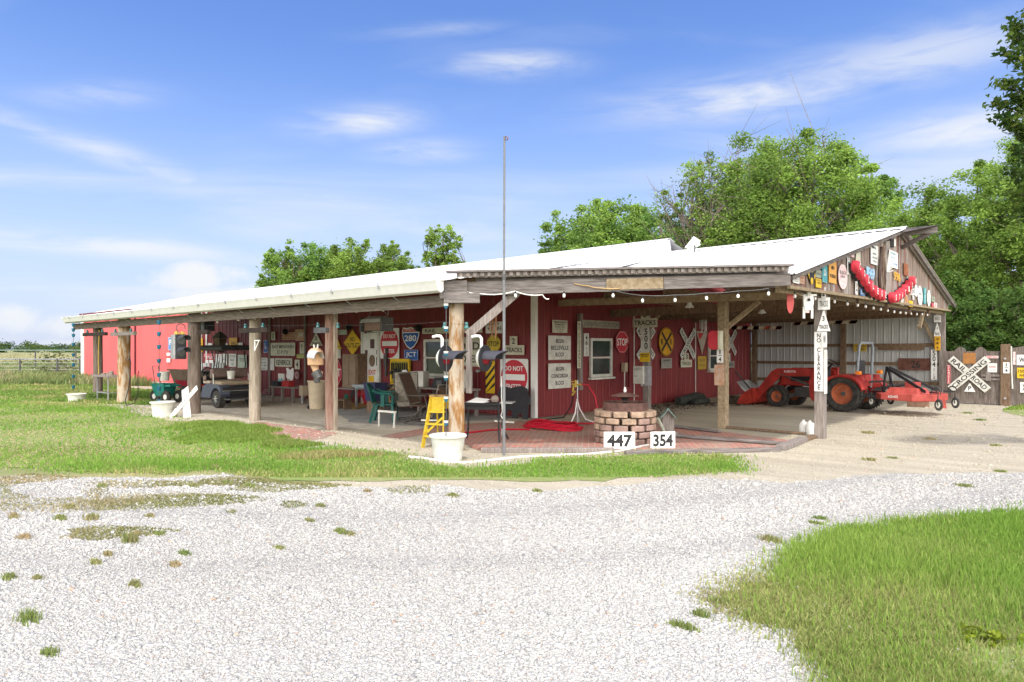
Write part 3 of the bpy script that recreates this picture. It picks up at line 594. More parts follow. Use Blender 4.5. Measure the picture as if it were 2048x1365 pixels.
LP[2] = logpost(506, 843, 23, 2.5, pole3, 'pale straight log post behind the golf cart tail', seed=3)
LP[3] = logpost(383, 829, 25, 2.55, pole1, 'dark brown log post with white crossbuck boards leaning at its foot', seed=4)
LP[4] = logpost(241, 808, 23, 2.55, pole2, 'thick log post with orange streak and a wooden crossarm', flare=.12, lean=.06, seed=5)
LP[5] = logpost(191, 799, 17.5, 2.5, pole1, 'grey log post furthest left beside the metal legged bench', seed=6)
mb = MB(); p = gp(669, 862); o, g, r = LP[1]; mb.box((r+.012, .04, 1.2), (.07, .07, 2.4)); mb.build('side_board', pole3, o)
# ============================================================ SIGNS
redl = mat('red_letters2', (.50, .05, .04), .6, .08); gl = mat('grey_letters', (.16, .16, .15), .7, .1)
wlt = mat('white_letters', (.78, .78, .76), .5, .03); blt = mat('faded_blue', (.12, .25, .5), .6, .2)
S = sign
S(WL, (542, 686, 591, 712), 'place_sign', 'wide cream board reading EAST MENOKEN C.P.73', 'sign', cream, [('EAST MENOKEN', 0, .2, .88, .24), ('C.P.73', 0, -.22, .42, .24)])
S(WL, (551, 717, 585, 734), 'place_sign', 'cream name board reading KENBRICK below the East Menoken board', 'sign', cream, [('KENBRICK', 0, 0, .85, .6)])
S(WL, (590, 720, 600, 739), 'number_sign', 'small cream plate with a single black 4 on the long wall', 'sign', cream, [('4', 0, 0, .45, .6)])
S(WL, (543, 664, 551, 681), 'letter_sign', 'small cream plate with a black X above the East Menoken board', 'sign', cream, [('X', 0, 0, .55, .7)])
S(WL, (565, 665, 590, 680), 'rusty_plate', 'rusty brown panel of horizontal strips above the East Menoken board', 'sign', copper, [], 'rect', None, .03, [('x', 'strip', rust, rectp(0, c, .86, .10)) for c in (-.33, -.11, .11, .33)])
S(WL, (591, 659, 609, 682), 'rusty_plate', 'rusty square plate with pale scratches near the wall batten', 'sign', copper, [('/W', .1, 0, .6, .4, dirtyw)], 'rect')
S(WL, (600, 685, 609, 708), 'picture_board', 'cream board with a brown running figure beside the East Menoken board', 'sign', cream, [('Y', 0, .05, .5, .65, brown)])
S(WL, (594, 709, 609, 717), 'blank_board', 'short yellow green strip board on the long wall', 'sign', mat('lime_paint', (.42, .44, .16)), [], 'rect')
S(WL, (528, 681, 536, 706), 'parking_sign', 'blue disabled parking sign with white wheelchair symbol', 'sign', bluesign, [('L', 0, .12, .35, .3, wlt), ('o', 0, -.1, .5, .22, wlt)], 'round', wlt, .02)
S(WL, (541, 717, 549, 741), 'blank_board', 'narrow blank off white board left of the KENBRICK board', 'sign', dirtyw, [], 'rect')
S(WL, (519, 716, 536, 741), 'arrow_sign', 'pale square sign with two opposed black arrows', 'sign', dirtyw, [('<->', 0, .12, .7, .14), ('->', 0.1, -.1, .6, .14), ('STREET', 0, .36, .55, .09, gl), ('ARROWS', 0, -.36, .5, .09, gl)], 'round', gl, .008)
for i, r in enumerate(((416, 687, 425, 699), (447, 687, 456, 699), (476, 686, 486, 699), (513, 684, 522, 700))):
    S(WL, r, 'arrow_sign', ['small white sign with green arrow left of the lantern', 'small white sign with green arrow partly behind the lantern', 'small white sign with green arrow right of the amber KING sign', 'small white sign with green arrow beside the blue wheelchair sign'][i], 'sign', dirtyw, [('<=>', 0, 0, .75, .25, teal)], 'rect', group='small green arrow signs')
S(WL, (459, 676, 475, 700), 'word_sign', 'amber sign ending in the letters KING above the golf cart roof', 'sign', amber, [('KING', 0.1, .02, .7, .32, brown)])
S(WL, (391, 677, 406, 704), 'word_sign', 'bright yellow sign with letters KING on the sunlit red wall', 'sign', amber, [('KING', 0.05, .0, .7, .3, brown)])
S(WL, (409, 708, 430, 731), 'yield_sign', 'red bordered sign with white panel seen through the golf cart', 'sign', redsign, [('YIELD', 0, .2, .6, .25, wlt)], 'round', wlt, .02, [('x', 'panel', white, rectp(0, -.2, .75, .32))])
S(WL, (432, 709, 444, 731), 'notice_sign', 'small white notice with red heading seen through the golf cart', 'sign', white, [('NOTICE', 0, .32, .7, .14, redl), ('A', 0, -.2, .4, .3, gl)])
S(WL, (446, 708, 455, 731), 'notice_sign', 'narrow plain white notice seen between golf cart roof struts', 'sign', dirtyw, [('- -', 0, 0, .6, .1, gl)])
S(WL, (458, 708, 473, 734), 'notice_sign', 'cream notice reading STOP PAY above the golf cart seat', 'sign', dirtyw, [('STOP', 0, .3, .7, .16, gl), ('PAY', 0, .0, .5, .16), ('25', 0, -.28, .35, .16, gl)])
S(WL, (476, 710, 494, 736), 'notice_sign', 'large faded green white board behind the golf cart rear strut', 'sign', mat('pale_green', (.42, .48, .40)), [('TO', 0, .1, .5, .3, gl)])
S(WL, (590, 743, 599, 759), 'oval_sign', 'small pink oval sign low on the long wall', 'sign', pinkm, [('cow', 0, 0, .5, .3, redl)], 'disc', redl, .03)
S(WL, (620, 667, 646, 692), 'tracks_sign', 'cream triangle sign reading 2 TRACKS on the long wall', 'sign', cream, [('2', 0, .1, .17, .3), ('TRACKS', 0, -.32, .66, .2)], 'tri')
S(WL, (655, 666, 684, 698), 'warning_sign', 'yellow triangle sign half hidden by the reddish post', 'sign', yellow, [('B', .12, -.1, .12, .18, brown), ('NT LAND', .22, -.36, .5, .12, brown)], 'tri')
S(WL, (688, 660, 724, 712), 'warning_sign', 'yellow diamond sign reading NO OUTLET', 'sign', yellow, [('NO', 0, .14, .26, .17), ('OUTLET', 0, -.1, .74, .17)], 'diamond', black, .01)
S(WL, (678, 660, 694, 670), 'blank_board', 'small pale green board left of the NO OUTLET diamond', 'sign', mat('pale_green', (.4, .4, .4)), [('R', -.3, 0, .15, .5, gl)], 'rect')
S(WL, (669, 699, 682, 717), 'blank_board', 'small plain white board right of the reddish post', 'sign', dirtyw, [], 'rect')
S(WL, (660, 719, 684, 772), 'stop_sign', 'large deep red board with white ST letters beside the cabinet', 'sign', redsign, [('ST', .18, 0, .5, .3, wlt)], 'oct', wlt, .012)
S(WL, (735, 660, 754, 672), 'notice_sign', 'small cream board reading RIGHT above the white door', 'sign', cream, [('RIGHT', 0, 0, .7, .4, gl)], 'rect')
def dne(pl, r, label, base=white, **k):
    S(pl, r, 'do_not_enter_sign', label, 'sign', base, [('DO NOT', 0, .24, .62, .115, wlt), ('ENTER', 0, -.25, .52, .115, wlt)], 'round', None, .03, [('x', 'disc', redsign, ellp(0, 0, .95, .95)), ('y', 'bar', wlt, rectp(0, 0, .76, .16))], **k)
_old = S
def sign2(pl, r, name, label, cat, base, texts, shape, extra, group=None):
    """like sign but each inlay sits proud of the one before"""
    o = sign(pl, r, name, label, cat, base, (), shape, None, group=group)
    x0, y0, x1, y1 = r; ym = (y0+y1)/2; A, B = onp(pl, x0, ym), onp(pl, x1, ym); W = (B-A).length; H = (y1-y0)/1365*((A+B)/2-CAM).dot(Fv)
    f = -.012; 
    for i, (nm, m_, pp) in enumerate(extra):
        f2 = f-.002*i; m2 = MB(); m2.prism([(a*W, b*H) for a, b in pp], .002, f2); m2.build(nm, m_, o)
    ff = f-.002*len(extra)-.002; bym = {}
    for tx in texts:
        s_, cx, cz, w_, h_ = tx[:5]; m_ = tx[5] if len(tx) > 5 else black; ang = tx[6] if len(tx) > 6 else 0
        letters(bym.setdefault(m_.name, (MB(), m_))[0], s_, cx*W, cz*H, w_*W, h_*H, ff, ang)
    for a, m_ in bym.values(): a.build('lettering', m_, o)
    return o
def dne(pl, r, label):
    return sign2(pl, r, 'do_not_enter_sign', label, 'sign', white, [('DO NOT', 0, .24, .66, .13, wlt), ('ENTER', 0, -.25, .56, .13, wlt)], 'round', [('disc', redsign, ellp(0, 0, .95, .95)), ('bar', wlt, rectp(0, 0, .78, .16))])
dne(WL, (761, 657, 799, 718), 'red and white DO NOT ENTER sign right of the white door')
dne(WL, (1001, 718, 1057, 792), 'red and white DO NOT ENTER sign near the white corner trim')
sign2(WL, (805, 655, 839, 699), 'route_shield', 'blue and red interstate shield numbered 280', 'sign', wlt, [('280', 0, .0, .68, .28, wlt), ('INTERSTATE', 0, .37, .7, .07, wlt)], 'shield',
      [('blue_field', bluesign, [(a*.92, b*.92) for a, b in SH['shield'] if b < .3] + [(.45, .26), (-.45, .26)] if False else [(0, -.455), (.20, -.34), (.365, -.13), (.45, .12), (.46, .24), (-.46, .24), (-.45, .12), (-.365, -.13), (-.20, -.34)]), ('red_field', redsign, [(.455, .29), (.42, .44), (.2, .41), (0, .45), (-.2, .41), (-.42, .44), (-.455, .29)])])
S(WL, (809, 700, 837, 721), 'junction_sign', 'blue JCT sign below the 280 shield', 'sign', bluesign, [('JCT', 0, 0, .75, .6, wlt)], 'round', wlt, .012)
S(WL, (845, 655, 965, 667), 'rail_sign', 'long cream board starting with RAIL above the window', 'sign', cream, [('RAIL', -.35, 0, .19, .6), ('W', .44, 0, .08, .6)], 'rect')
sign2(WL, (972, 644, 1005, 667), 'safety_sign', 'white safety board ending in the word LIFE', 'sign', white, [('SAFETY', -.05, .3, .8, .2), ('+ IS LIFE', .05, -.1, .85, .34)], 'round', [('cross', redsign, rectp(-.1, .02, .06, .5))])
S(WL, (975, 671, 1001, 705), 'stop_sign', 'old yellow octagon STOP sign behind the wind chimes', 'sign', mat('old_yellow', (.55, .42, .05), .6, .15), [('STOP', 0, 0, .8, .3)], 'oct', black, .006)
S(WL, (1020, 673, 1035, 692), 'tracks_sign', 'small cream plate numbered 2 above the TRACKS plate', 'sign', cream, [('2', 0, 0, .42, .6)], 'rect')
S(WL, (1009, 691, 1049, 710), 'tracks_sign', 'cream plate reading TRACKS above the DO NOT ENTER sign near the corner', 'sign', cream, [('TRACKS', 0, 0, .8, .5)], 'rect')
o = S(WL, (972, 721, 990, 787), 'object_marker', 'tall yellow panel with black diagonal stripes', 'sign', yellow, [])
x0, y0, x1, y1 = 972, 721, 990, 787
A, B = onp(WL, x0, 754), onp(WL, x1, 754); W = (B-A).length; H = 66/1365*((A+B)/2-CAM).dot(Fv); m2 = MB()
for i in range(5):
    z = -H/2 + H*(i*.26-.14); q_ = [(-W/2, z), (W/2, z+W), (W/2, z+W+H*.11), (-W/2, z+H*.11)]
    q_ = [(a, min(max(b, -H/2), H/2)) for a, b in q_]
    if q_[1][1] > q_[0][1] or q_[2][1] > q_[3][1]: m2.prism(q_, .002, -.012)
m2.build('stripe', black, o)
S(WL, (898, 675, 966, 733), 'closed_sign', 'large pale ROAD CLOSED board behind the corner post', 'sign', cream, [('ROAD', 0.02, .2, .78, .26), ('CLOSED', 0, -.24, .86, .26)], 'round', black, .006)
# end wall
sign(WE, (1104, 641, 1134, 666), 'notice_sign', 'small cream notice of five black lines above the BELLEVILLE board', 'sign', cream, [('TRESPASSING', 0, .34, .86, .15), ('FORBIDDEN', 0, .14, .66, .12), ('DO NOT WALK', 0, -.05, .66, .11), ('OR TIE ON', 0, -.22, .5, .1), ('TRACK', 0, -.38, .34, .09)], 'rect')
sign(WE, (1096, 672, 1141, 720), 'place_sign', 'square white board reading BEGIN BELLEVILLE BLOCK', 'sign', dirtyw, [('BEGIN', 0, .28, .36, .17), ('BELLEVILLE', 0, 0, .78, .17), ('BLOCK', 0, -.28, .40, .17)], 'rect')
sign(WE, (1096, 727, 1141, 777), 'place_sign', 'square white board reading BEGIN CONCORDIA BLOCK', 'sign', dirtyw, [('BEGIN', 0, .28, .36, .16), ('CONCORDIA', 0, 0, .75, .16), ('BLOCK', 0, -.28, .40, .16)], 'rect')
sign(('x', .155), (1154, 643, 1161, 737), 'clearance_sign', 'narrow vertical NO CLEARANCE strip on the wall timber near the corner', 'sign', cream, [('N\nO\n \nC\nL\nE\nA\nR\nA\nN\nC\nE', 0, 0, .55, .94)], 'rect')
sign(WE, (1165, 642, 1238, 657), 'name_board', 'long weathered board reading AREFAR-WAY CONSTRUCTION', 'sign', mat('weathered_cream', (.36, .33, .26), .8, .25, 14), [('AREFAR-WAY CONSTRUCTION', 0, 0, .93, .62, gl)], 'rect', gl, .004)
sign(WE, (1167, 667, 1177, 713), 'number_sign', 'narrow vertical white plate numbered 46 left of the end wall window', 'sign', dirtyw, [('4\n6', 0, .2, .42, .42), ('M\nI\nL\nE', 0, -.27, .18, .32, gl)], 'rect')
sign(WE, (1231, 663, 1256, 706), 'stop_sign', 'red octagonal STOP sign on the dark end wall', 'sign', redsign, [('STOP', 0, 0, .82, .34, wlt)], 'oct', wlt, .012)
# post with track plates
FP = ('y', P3.y-.085)
PF = lambda o_: o_
def postsign(pl, r, *a, **k): return sign(pl, r, *a, **k)
postsign(('y', P3.y-.11), (1266, 637, 1315, 655), 'tracks_sign', 'cream TRACKS crossbar plate on the grey meter post', 'sign', cream, [('TRACKS', 0, 0, .88, .55)], 'round', black, .004)
postsign(('y', P3.y-.125), (1282, 619, 1299, 638), 'tracks_sign', 'cream plate numbered 3 above the TRACKS crossbar on the meter post', 'sign', cream, [('3', 0, 0, .4, .68)], 'round')
postsign(('y', P3.y-.09), (1282, 655, 1299, 706), 'number_sign', 'vertical cream plate numbered 500 on the meter post', 'sign', dirtyw, [('5\n0\n0', .12, .05, .38, .8)], 'rect')
postsign(('y', P3.y-.10), (1280, 706, 1300, 724), 'warning_sign', 'small yellow plate reading EMERGENCY above the white meter box', 'sign', yellow, [('EMERGENCY', 0, .3, .8, .16), ('NOTIFY', 0, .08, .7, .14)], 'rect')
mb = MB(); q = onp(('y', P3.y-.10), 1284, 750); o = thing('meter_box', 'white metal electrical box on the grey post reading PACIFIC', 'electrical box', (q.x, q.y-.1, q.z))
mb = MB(); mb.box((0, 0, 0), (.30, .2, .46)); mb.build('box', dirtyw, o, bevel=.015)
mb = MB(); mb.box((.20, .06, -.02), (.10, .2, .5)); mb.build('back_box', steel, o); mb = MB(); mb.cyl((.06, 0, -.23), (.06, 0, -.29), .035); mb.build('conduit_stub', steel, o)
mb = MB(); letters(mb, 'PACIFIC 8', 0, .15, .2, .035, -.106); letters(mb, 'ZERO-1', -.06, -.03, .12, .03, -.106); mb.build('lettering', gl, o)
p = onp(WE, 1246, 735); o = thing('junction_box', 'small beige junction box with white conduit below the red STOP sign', 'electrical box', p, PI/2)
mb = MB(); mb.box((0, -.05, 0), (.16, .10, .24)); mb.build('box', tanp, o); mb = MB(); mb.tube([(0, -.05, -.12), (-.01, -.05, -.6), (0, -.05, -p.z+.02)], .015); mb.build('conduit', white, o)
mb = MB(); mb.box((.25, -.03, .05), (.05, .04, 1.2)); mb.build('conduit', mat('dark_maroon', (0, 0, 0)), o)
for px, a, b, lb in ((1267, 610, 822, 'white vertical conduit pipe on the end wall beside the meter post'), (1390, 622, 803, 'white vertical conduit pipe on the end wall left of the yield triangle')):
    q = onp(WE, px, 700); mb = MB(); mb.tube([(0, 0, .05), (0, 0, 1.4), (0, 0, 2.55)], .016); tag(mb.build('conduit_pipe', dirtyw, None, loc=(q.x+.02, q.y, 0)), lb, 'pipe')
def crossbuck(pl, r, label, name='crossbuck', m=dirtyw, bw_=.17, t1='RAILROAD', t2='CROSSING', ratio=None):
    x0, y0, x1, y1 = r; ym = (y0+y1)/2; A, B = onp(pl, x0, ym), onp(pl, x1, ym); c = (A+B)/2; W = (B-A).length; H = (y1-y0)/1365*(c-CAM).dot(Fv)
    o = thing(name, label, 'railroad sign', (c.x, c.y, c.z), 0 if pl[0] == 'y' else PI/2)
    ln = math.hypot(W, H)*.90; a0 = math.atan2(H*.9, W*.9)
    for k, (ang, tx) in enumerate(((-a0, t1), (a0, t2))):
        M = Matrix.Rotation(-ang, 4, 'Y'); mb = MB(); mb.box((0, -.012-.012*k, 0), (ln, .010, bw_), M=M); b_ = mb.build('board', m, o)
        mb = MB()
        if k == 0 and tx == 'RAILROAD':
            letters(mb, 'RAIL', -.27*ln, 0, .36*ln, bw_*.6, -.019, 0, M=M); letters(mb, 'ROAD', .27*ln, 0, .36*ln, bw_*.6, -.019, 0, M=M)
        else: letters(mb, tx, 0, 0, .88*ln, bw_*.6, -.031, 0, M=M)
        mb.build('lettering', black, b_)
    return o
crossbuck(WE, (1272, 655, 1309, 718), 'white railroad crossbuck on the end wall hidden behind the meter post', bw_=.20)
crossbuck(WE, (1359, 657, 1390, 718), 'full railroad crossbuck on the end wall above the plates 3 TRACKS', bw_=.20)
crossbuck(WE, (1449, 659, 1472, 711), 'railroad crossbuck at the far end of the end wall beside the plate 4', bw_=.20)
o = sign2(WE, (1317, 655, 1347, 713), 'crossing_sign', 'round yellow railroad advance warning sign with black X and R R', 'sign', amber, [('R', -.29, 0, .17, .2), ('R', .29, 0, .17, .2)], 'disc', [('border', black, ellp(0, 0, .97, .97)), ('face', amber, ellp(0, 0, .93, .93)), ('stroke', black, [(-.35, .28), (-.28, .35), (.35, -.28), (.28, -.35)][::-1])])
x0, y0, x1, y1 = 1317, 655, 1347, 713; A, B = onp(WE, x0, 684), onp(WE, x1, 684); W = (B-A).length; H = 58/1365*((A+B)/2-CAM).dot(Fv)
mb = MB(); mb.prism([(a*W, b*H) for a, b in [(.35, .28), (.28, .35), (-.35, -.28), (-.28, -.35)]], .002, -.0185); mb.build('stroke', black, o)
sign(WE, (1322, 717, 1343, 737), 'notice_sign', 'grey WARNING notice below the round yellow crossing sign', 'sign', mat('grey_board', (.30, .29, .26), .7, .15), [('WARNING', 0, .28, .7, .2), ('DO NOT GO ON', 0, .0, .7, .12, gl), ('TRACKS', 0, -.25, .5, .14, gl)], 'rect')
sign(('x', .09), (1368, 707, 1377, 721), 'tracks_sign', 'small cream plate numbered 3 overlapping the full crossbuck', 'sign', cream, [('3', 0, 0, .45, .7)], 'rect')
sign(('x', .07), (1361, 720, 1383, 735), 'tracks_sign', 'cream TRACKS plate below the full crossbuck on the end wall', 'sign', cream, [('TRACKS', 0, 0, .8, .45)], 'rect')
sign2(WE, (1392, 663, 1415, 709), 'yield_sign', 'faded red and white yield triangle under the wind chimes', 'sign', mat('faded_sign', (.42, .36, .30), .7, .2, 10), [], 'trid', [('red_patch', redsign, [(-.38, .42), (.1, .42), (0, .3), (-.22, .1)][::-1])])
sign(WE, (1395, 713, 1412, 739), 'warning_sign', 'dull yellow EXEMPT notice below the yield triangle', 'sign', mat('dull_yellow', (.45, .30, .04), .6, .12), [('ZONE', 0, .2, .65, .18, brown), ('WATCH', 0, -.2, .65, .18, brown)], 'rect')
sign(WE, (1452, 707, 1460, 723), 'tracks_sign', 'small grey plate numbered 4 below the farthest crossbuck', 'sign', dirtyw, [('4', 0, 0, .5, .7)], 'rect')
sign(('x', .07), (1450, 723, 1468, 736), 'tracks_sign', 'grey TRACKS plate below the farthest crossbuck', 'sign', mat('grey_board', (0, 0, 0)), [('TRACKS', 0, 0, .8, .5)], 'rect')
# middle square post P2
pf = ('y', P2.y-.012)
sign(pf, (1434, 698, 1447, 726), 'milepost_plate', 'white plate with fraction 1/4 on the middle carport post', 'sign', white, [('1', 0, .27, .2, .28), ('4', 0, -.25, .4, .3)], 'rect', None, .03, [('x', 'fraction_bar', black, rectp(0, .02, .5, .045))])
q = onp(('y', P2.y-.09), 1430, 681); o = thing('crossing_lamp_cover', 'half round bright red cover with white rim on the middle carport post', 'lamp cover', (q.x+.12, q.y+.02, q.z))
mb = MB(); mb.prism([(-.02, -.19)] + [(-.02-.13-.09*math.cos(a), .11*math.sin(a)*1+(.08 if math.sin(a) > 0 else -.08)) for a in [(-PI/2+PI*k/12) for k in range(13)]] + [(-.02, .19)], .10, 0); mb.build('cover', redsign, o, bevel=.01)
mb = MB(); mb.box((.015, -.06, 0), (.05, .14, .38)); mb.build('rim', cream, o)
o = sign(pf, (1429, 730, 1449, 771), 'wooden_plaque', 'peeling rounded wooden plaque on the middle carport post', 'plaque', copper, [('W\nE\nL', 0, 0.05, .25, .6, mat('faint_paint', (.42, .40, .36), .8))], 'round')
# NO CLEARANCE post P1
f1 = ('y', .72-.083)
sign(f1, (1629, 664, 1647, 783), 'clearance_sign', 'tall white NO CLEARANCE board on the front right carport post', 'sign', white, [('N\nO\n \nC\nL\nE\nA\nR\nA\nN\nC\nE', 0, 0, .46, .94)], 'rect')
sign(('y', .61), (1634, 622, 1661, 663), 'tracks_sign', 'white triangle plate reading 3 TRACKS at the top of the front right post', 'sign', white, [('3', 0, .12, .16, .24), ('TRACKS', 0, -.28, .66, .2)], 'tri')
sign(('y', .60), (1636, 596, 1660, 620), 'tracks_sign', 'square white TRACKS plate under the gable corner', 'sign', white, [('TRACKS', 0, 0, .7, .5, gl)], 'rect')
sign(('y', .585), (1643, 575, 1652, 598), 'tracks_sign', 'small white plate numbered 2 under the gable corner', 'sign', white, [('2', 0, 0, .5, .55)], 'rect')
sign(('y', .59), (1645, 665, 1654, 695), 'whistle_sign', 'small white rounded plate with W beside the NO CLEARANCE board', 'sign', white, [('W', 0, 0, .6, .6)], 'round')
sign(('x', 6.1+.084), (1647, 700, 1653, 788), 'measuring_strip', 'narrow grey strip down the side of the front right post', 'sign', dirtyw, [], 'rect')
# 504 post
f5 = ('y', 12.35-.082)
sign(f5, (1862, 700, 1874, 760), 'milepost_plate', 'tall white plate numbered 504 1/2 on the far right carport post', 'sign', white, [('5\n0\n4', -.0, .2, .55, .54), ('1\n-\n2', .0, -.29, .35, .36)], 'rect')
sign(('y', 12.2), (1869, 673, 1881, 701), 'limit_sign', 'small yellow plate reading YARD LIMIT on the far right post', 'sign', amber, [('YARD', 0, .3, .6, .16), ('LIMIT', 0, 0, .6, .16), ('*', 0, -.3, .3, .2)], 'rect')
sign(('y', 12.2), (1867, 646, 1882, 673), 'tracks_sign', 'white triangle plate on the far right carport post', 'sign', white, [('4', 0, .1, .15, .2, gl), ('TRACKS', 0, -.32, .6, .2)], 'tri')
sign(('y', 12.2), (1868, 631, 1882, 645), 'blank_board', 'small white square plate on the far right carport post', 'sign', white, [('RD', 0, 0, .6, .4, gl)], 'rect')
sign(('y', 12.2), (1872, 604, 1879, 631), 'blank_board', 'narrow white plate topmost on the far right carport post', 'sign', dirtyw, [('H\nI', 0, 0, .3, .5, gl)], 'rect')
# back wall sign
sign(('y', 12.36), (1796, 717, 1861, 741), 'rusty_plate', 'long rusty panel numbered 26 on the grey back wall', 'sign', mat('dark_rust_panel', (.085, .035, .025), .8, .3, 5, .1, None, 0, (1, 1, 1), (.17, .075, .055)), [('26', .05, 0, .28, .62)], 'round')
sign(('y', 12.30), (1707, 688, 1733, 703), 'warning_sign', 'yellow CAUTION board on the grey back wall behind the tractor', 'sign', mat('dull_yellow', (0, 0, 0)), [('CAUTION', 0, .2, .8, .25), ('TRAIN', 0, -.2, .6, .25)], 'rect')
# ---- gable signs
G_ = ('x', 6.225)
def GS(r, name, label, base, texts=(), shape='rect', border=None, bw=.02): return sign(G_, r, name, label, 'sign', base, texts, shape, border, bw, off=.015)
GS((1584, 551, 1597, 567), 'notice_sign', 'small white notice at the left corner of the gable', white, [('AUTO', 0, .25, .6, .14, gl), ('PARTS', 0, 0, .7, .14, gl), ('CLUB', 0, -.25, .6, .14, gl)])
GS((1598, 552, 1607, 568), 'rusty_plate', 'small rusty square near the left corner of the gable', copper, [('OLD', 0, .2, .6, .2, rust), ('TAG', 0, -.2, .6, .2, rust)])
o = GS((1614, 530, 1630, 571), 'warning_sign', 'yellow diamond sign with a black cow on the gable', yellow, [], 'diamond', black, .01)
mb = MB(); pg = [(-.08, -.02), (-.07, .02), (.04, .025), (.06, .05), (.09, .03), (.07, .0), (.06, -.06), (.04, -.06), (.035, -.025), (-.04, -.025), (-.045, -.06), (-.065, -.06)]
mb.prism([(a*1.6, b*1.9) for a, b in pg[::-1]], .002, -.016); mb.build('cow_symbol', black, o)
GS((1630, 526, 1641, 538), 'licence_plate', 'small blue and white plate topmost left on the gable', blt, [('US 10', 0, 0, .7, .5, wlt)])
GS((1630, 541, 1641, 556), 'licence_plate', 'small grey green plate between blue and yellow plates on the gable', mat('grey_green', (.30, .33, .26), .7, .2), [('KANSAS', 0, 0, .7, .3, gl)])
GS((1630, 558, 1641, 576), 'limit_sign', 'small bright yellow plate low on the gable left', yellow, [('STOCK', 0, .3, .7, .18, brown), ('XING', 0, .02, .6, .2, brown)])
GS((1643, 522, 1653, 566), 'price_board', 'tall teal board on the gable left of MEN WORKING', teal, [('GAS', 0, .33, .6, .12, wlt), ('OIL\nAIR', 0, -.05, .5, .3, wlt)], 'rect', wlt, .008)
GS((1656, 523, 1671, 567), 'warning_sign', 'orange board reading MEN WORKING on the gable', mat('faded_orange', (.70, .36, .08), .6, .1), [('MEN', 0, .2, .38, .16), ('WORKING', 0, -.18, .82, .17)])
o = GS((1675, 529, 1693, 579), 'oval_sign', 'pink and white oval sign with scalloped edge on the gable', pinkm, [('BUSCH', 0, .16, .7, .14, gl), ('LIGHT', 0, 0, .5, .1, gl)], 'disc', wlt, .02)
GS((1693, 495, 1698, 550), 'number_sign', 'narrow white vertical board numbered 90 on the gable', white, [('9\n0', 0, .0, .55, .5)])
GS((1700, 501, 1707, 515), 'licence_plate', 'faded pink plate beside the 90 board', pinkm, [('RUN', 0, 0, .6, .3, redl)])
GS((1710, 494, 1719, 524), 'curved_plate', 'blank cream plate above the first red disc on the gable', cream, [])
GS((1740, 491, 1755, 530), 'name_board', 'white board with bold black heading left of the horse collar', white, [('MFA', -.1, .36, .5, .12), ('MILK', .0, .05, .5, .09, gl), ('GRAIN', 0, -.15, .6, .09, gl), ('FEED', 0, -.33, .5, .09, gl)])
GS((1777, 503, 1794, 536), 'name_board', 'white board with green and blue lettering right of the horse collar', white, [('Daily', -.05, .32, .6, .15, teal), ('Eggs', -.1, .08, .5, .14, teal), ('Co-op', .1, -.25, .6, .25, blt)])
GS((1709, 563, 1714, 590), 'number_sign', 'small white vertical plate numbered 14 low on the gable', white, [('1\n4', 0, 0, .5, .6)])
GS((1719, 579, 1728, 592), 'licence_plate', 'small square blue and white plate low on the gable', blt, [('LF', 0, 0, .6, .5, wlt)])
for nm, r, tx, m_, lb in (('house_number', (1730, 536, 1746, 559), '1969', mat('sky_blue_paint', (.28, .50, .72)), 'pale blue cut out numerals 1969 on the gable'), ('house_number', (1785, 545, 1798, 563), '996', amber, 'yellow cut out numerals 996 on the gable')):
    A, B = onp(G_, r[0], (r[1]+r[3])/2), onp(G_, r[2], (r[1]+r[3])/2); c = (A+B)/2; W = (B-A).length; H = (r[3]-r[1])/1365*(c-CAM).dot(Fv)
    mb = MB(); n = len(tx)
    for i, ch in enumerate(tx): letters(mb, ch, (-.5+(i+.5)/n)*W, 0, W/n*1.05, H, -.03, bold=.03)
    tag(mb.build(nm, m_, None, loc=c, rz=PI/2), lb, 'numerals')
GS((1806, 528, 1815, 552), 'rusty_plate', 'plain rust brown rectangle right of the 996 numerals', rust, [])
GS((1810, 562, 1819, 590), 'rusty_plate', 'tall plain rust panel behind the right string of red discs', rust, [])
GS((1816, 602, 1824, 614), 'limit_sign', 'small bright yellow tag at the lower right of the gable', yellow, [])
GS((1807, 590, 1815, 609), 'picture_board', 'orange and rust picture plate right of the red discs', copper, [('XO', 0, 0, .6, .5, orange)])
GS((1800, 597, 1806, 611), 'blank_board', 'small blank grey plate at the lower gable edge', dirtyw, [])
GS((1824, 578, 1827, 600), 'letter_strip', 'narrow white strip with black letters on the lower gable', white, [('M\nO\nR\nE', 0, 0, .5, .85)])
GS((1828, 570, 1834, 594), 'oval_sign', 'small plain white rounded plate right of the letter strip', white, [], 'disc')
GS((1834, 572, 1844, 613), 'oval_sign', 'large white oval sign with black ring on the gable', white, [('MFA', 0, .1, .5, .1, gl), ('Feeds', 0, -.1, .5, .07, gl)], 'disc', gl, .02)
GS((1846, 576, 1851, 608), 'street_sign', 'narrow vertical teal street sign on the gable', teal, [('S\nT\nA\nT\nE', 0, 0, .4, .8, wlt)])
GS((1853, 581, 1860, 613), 'shield_sign', 'tall white octagonal plate near the right gable end', dirtyw, [], 'oct')
GS((1862, 594, 1869, 604), 'licence_plate', 'small faded teal plate near the right gable end', mat('grey_green', (0, 0, 0)), [('55', 0, 0, .5, .5, gl)])
GS((1862, 606, 1866, 615), 'rusty_plate', 'tiny red and white plate at the right gable end', redsign, [('7', 0, 0, .4, .6, wlt)])
GS((1867, 606, 1873, 616), 'licence_plate', 'tiny pink plate at the right gable end', pinkm, [('X', 0, 0, .4, .6, redl)])
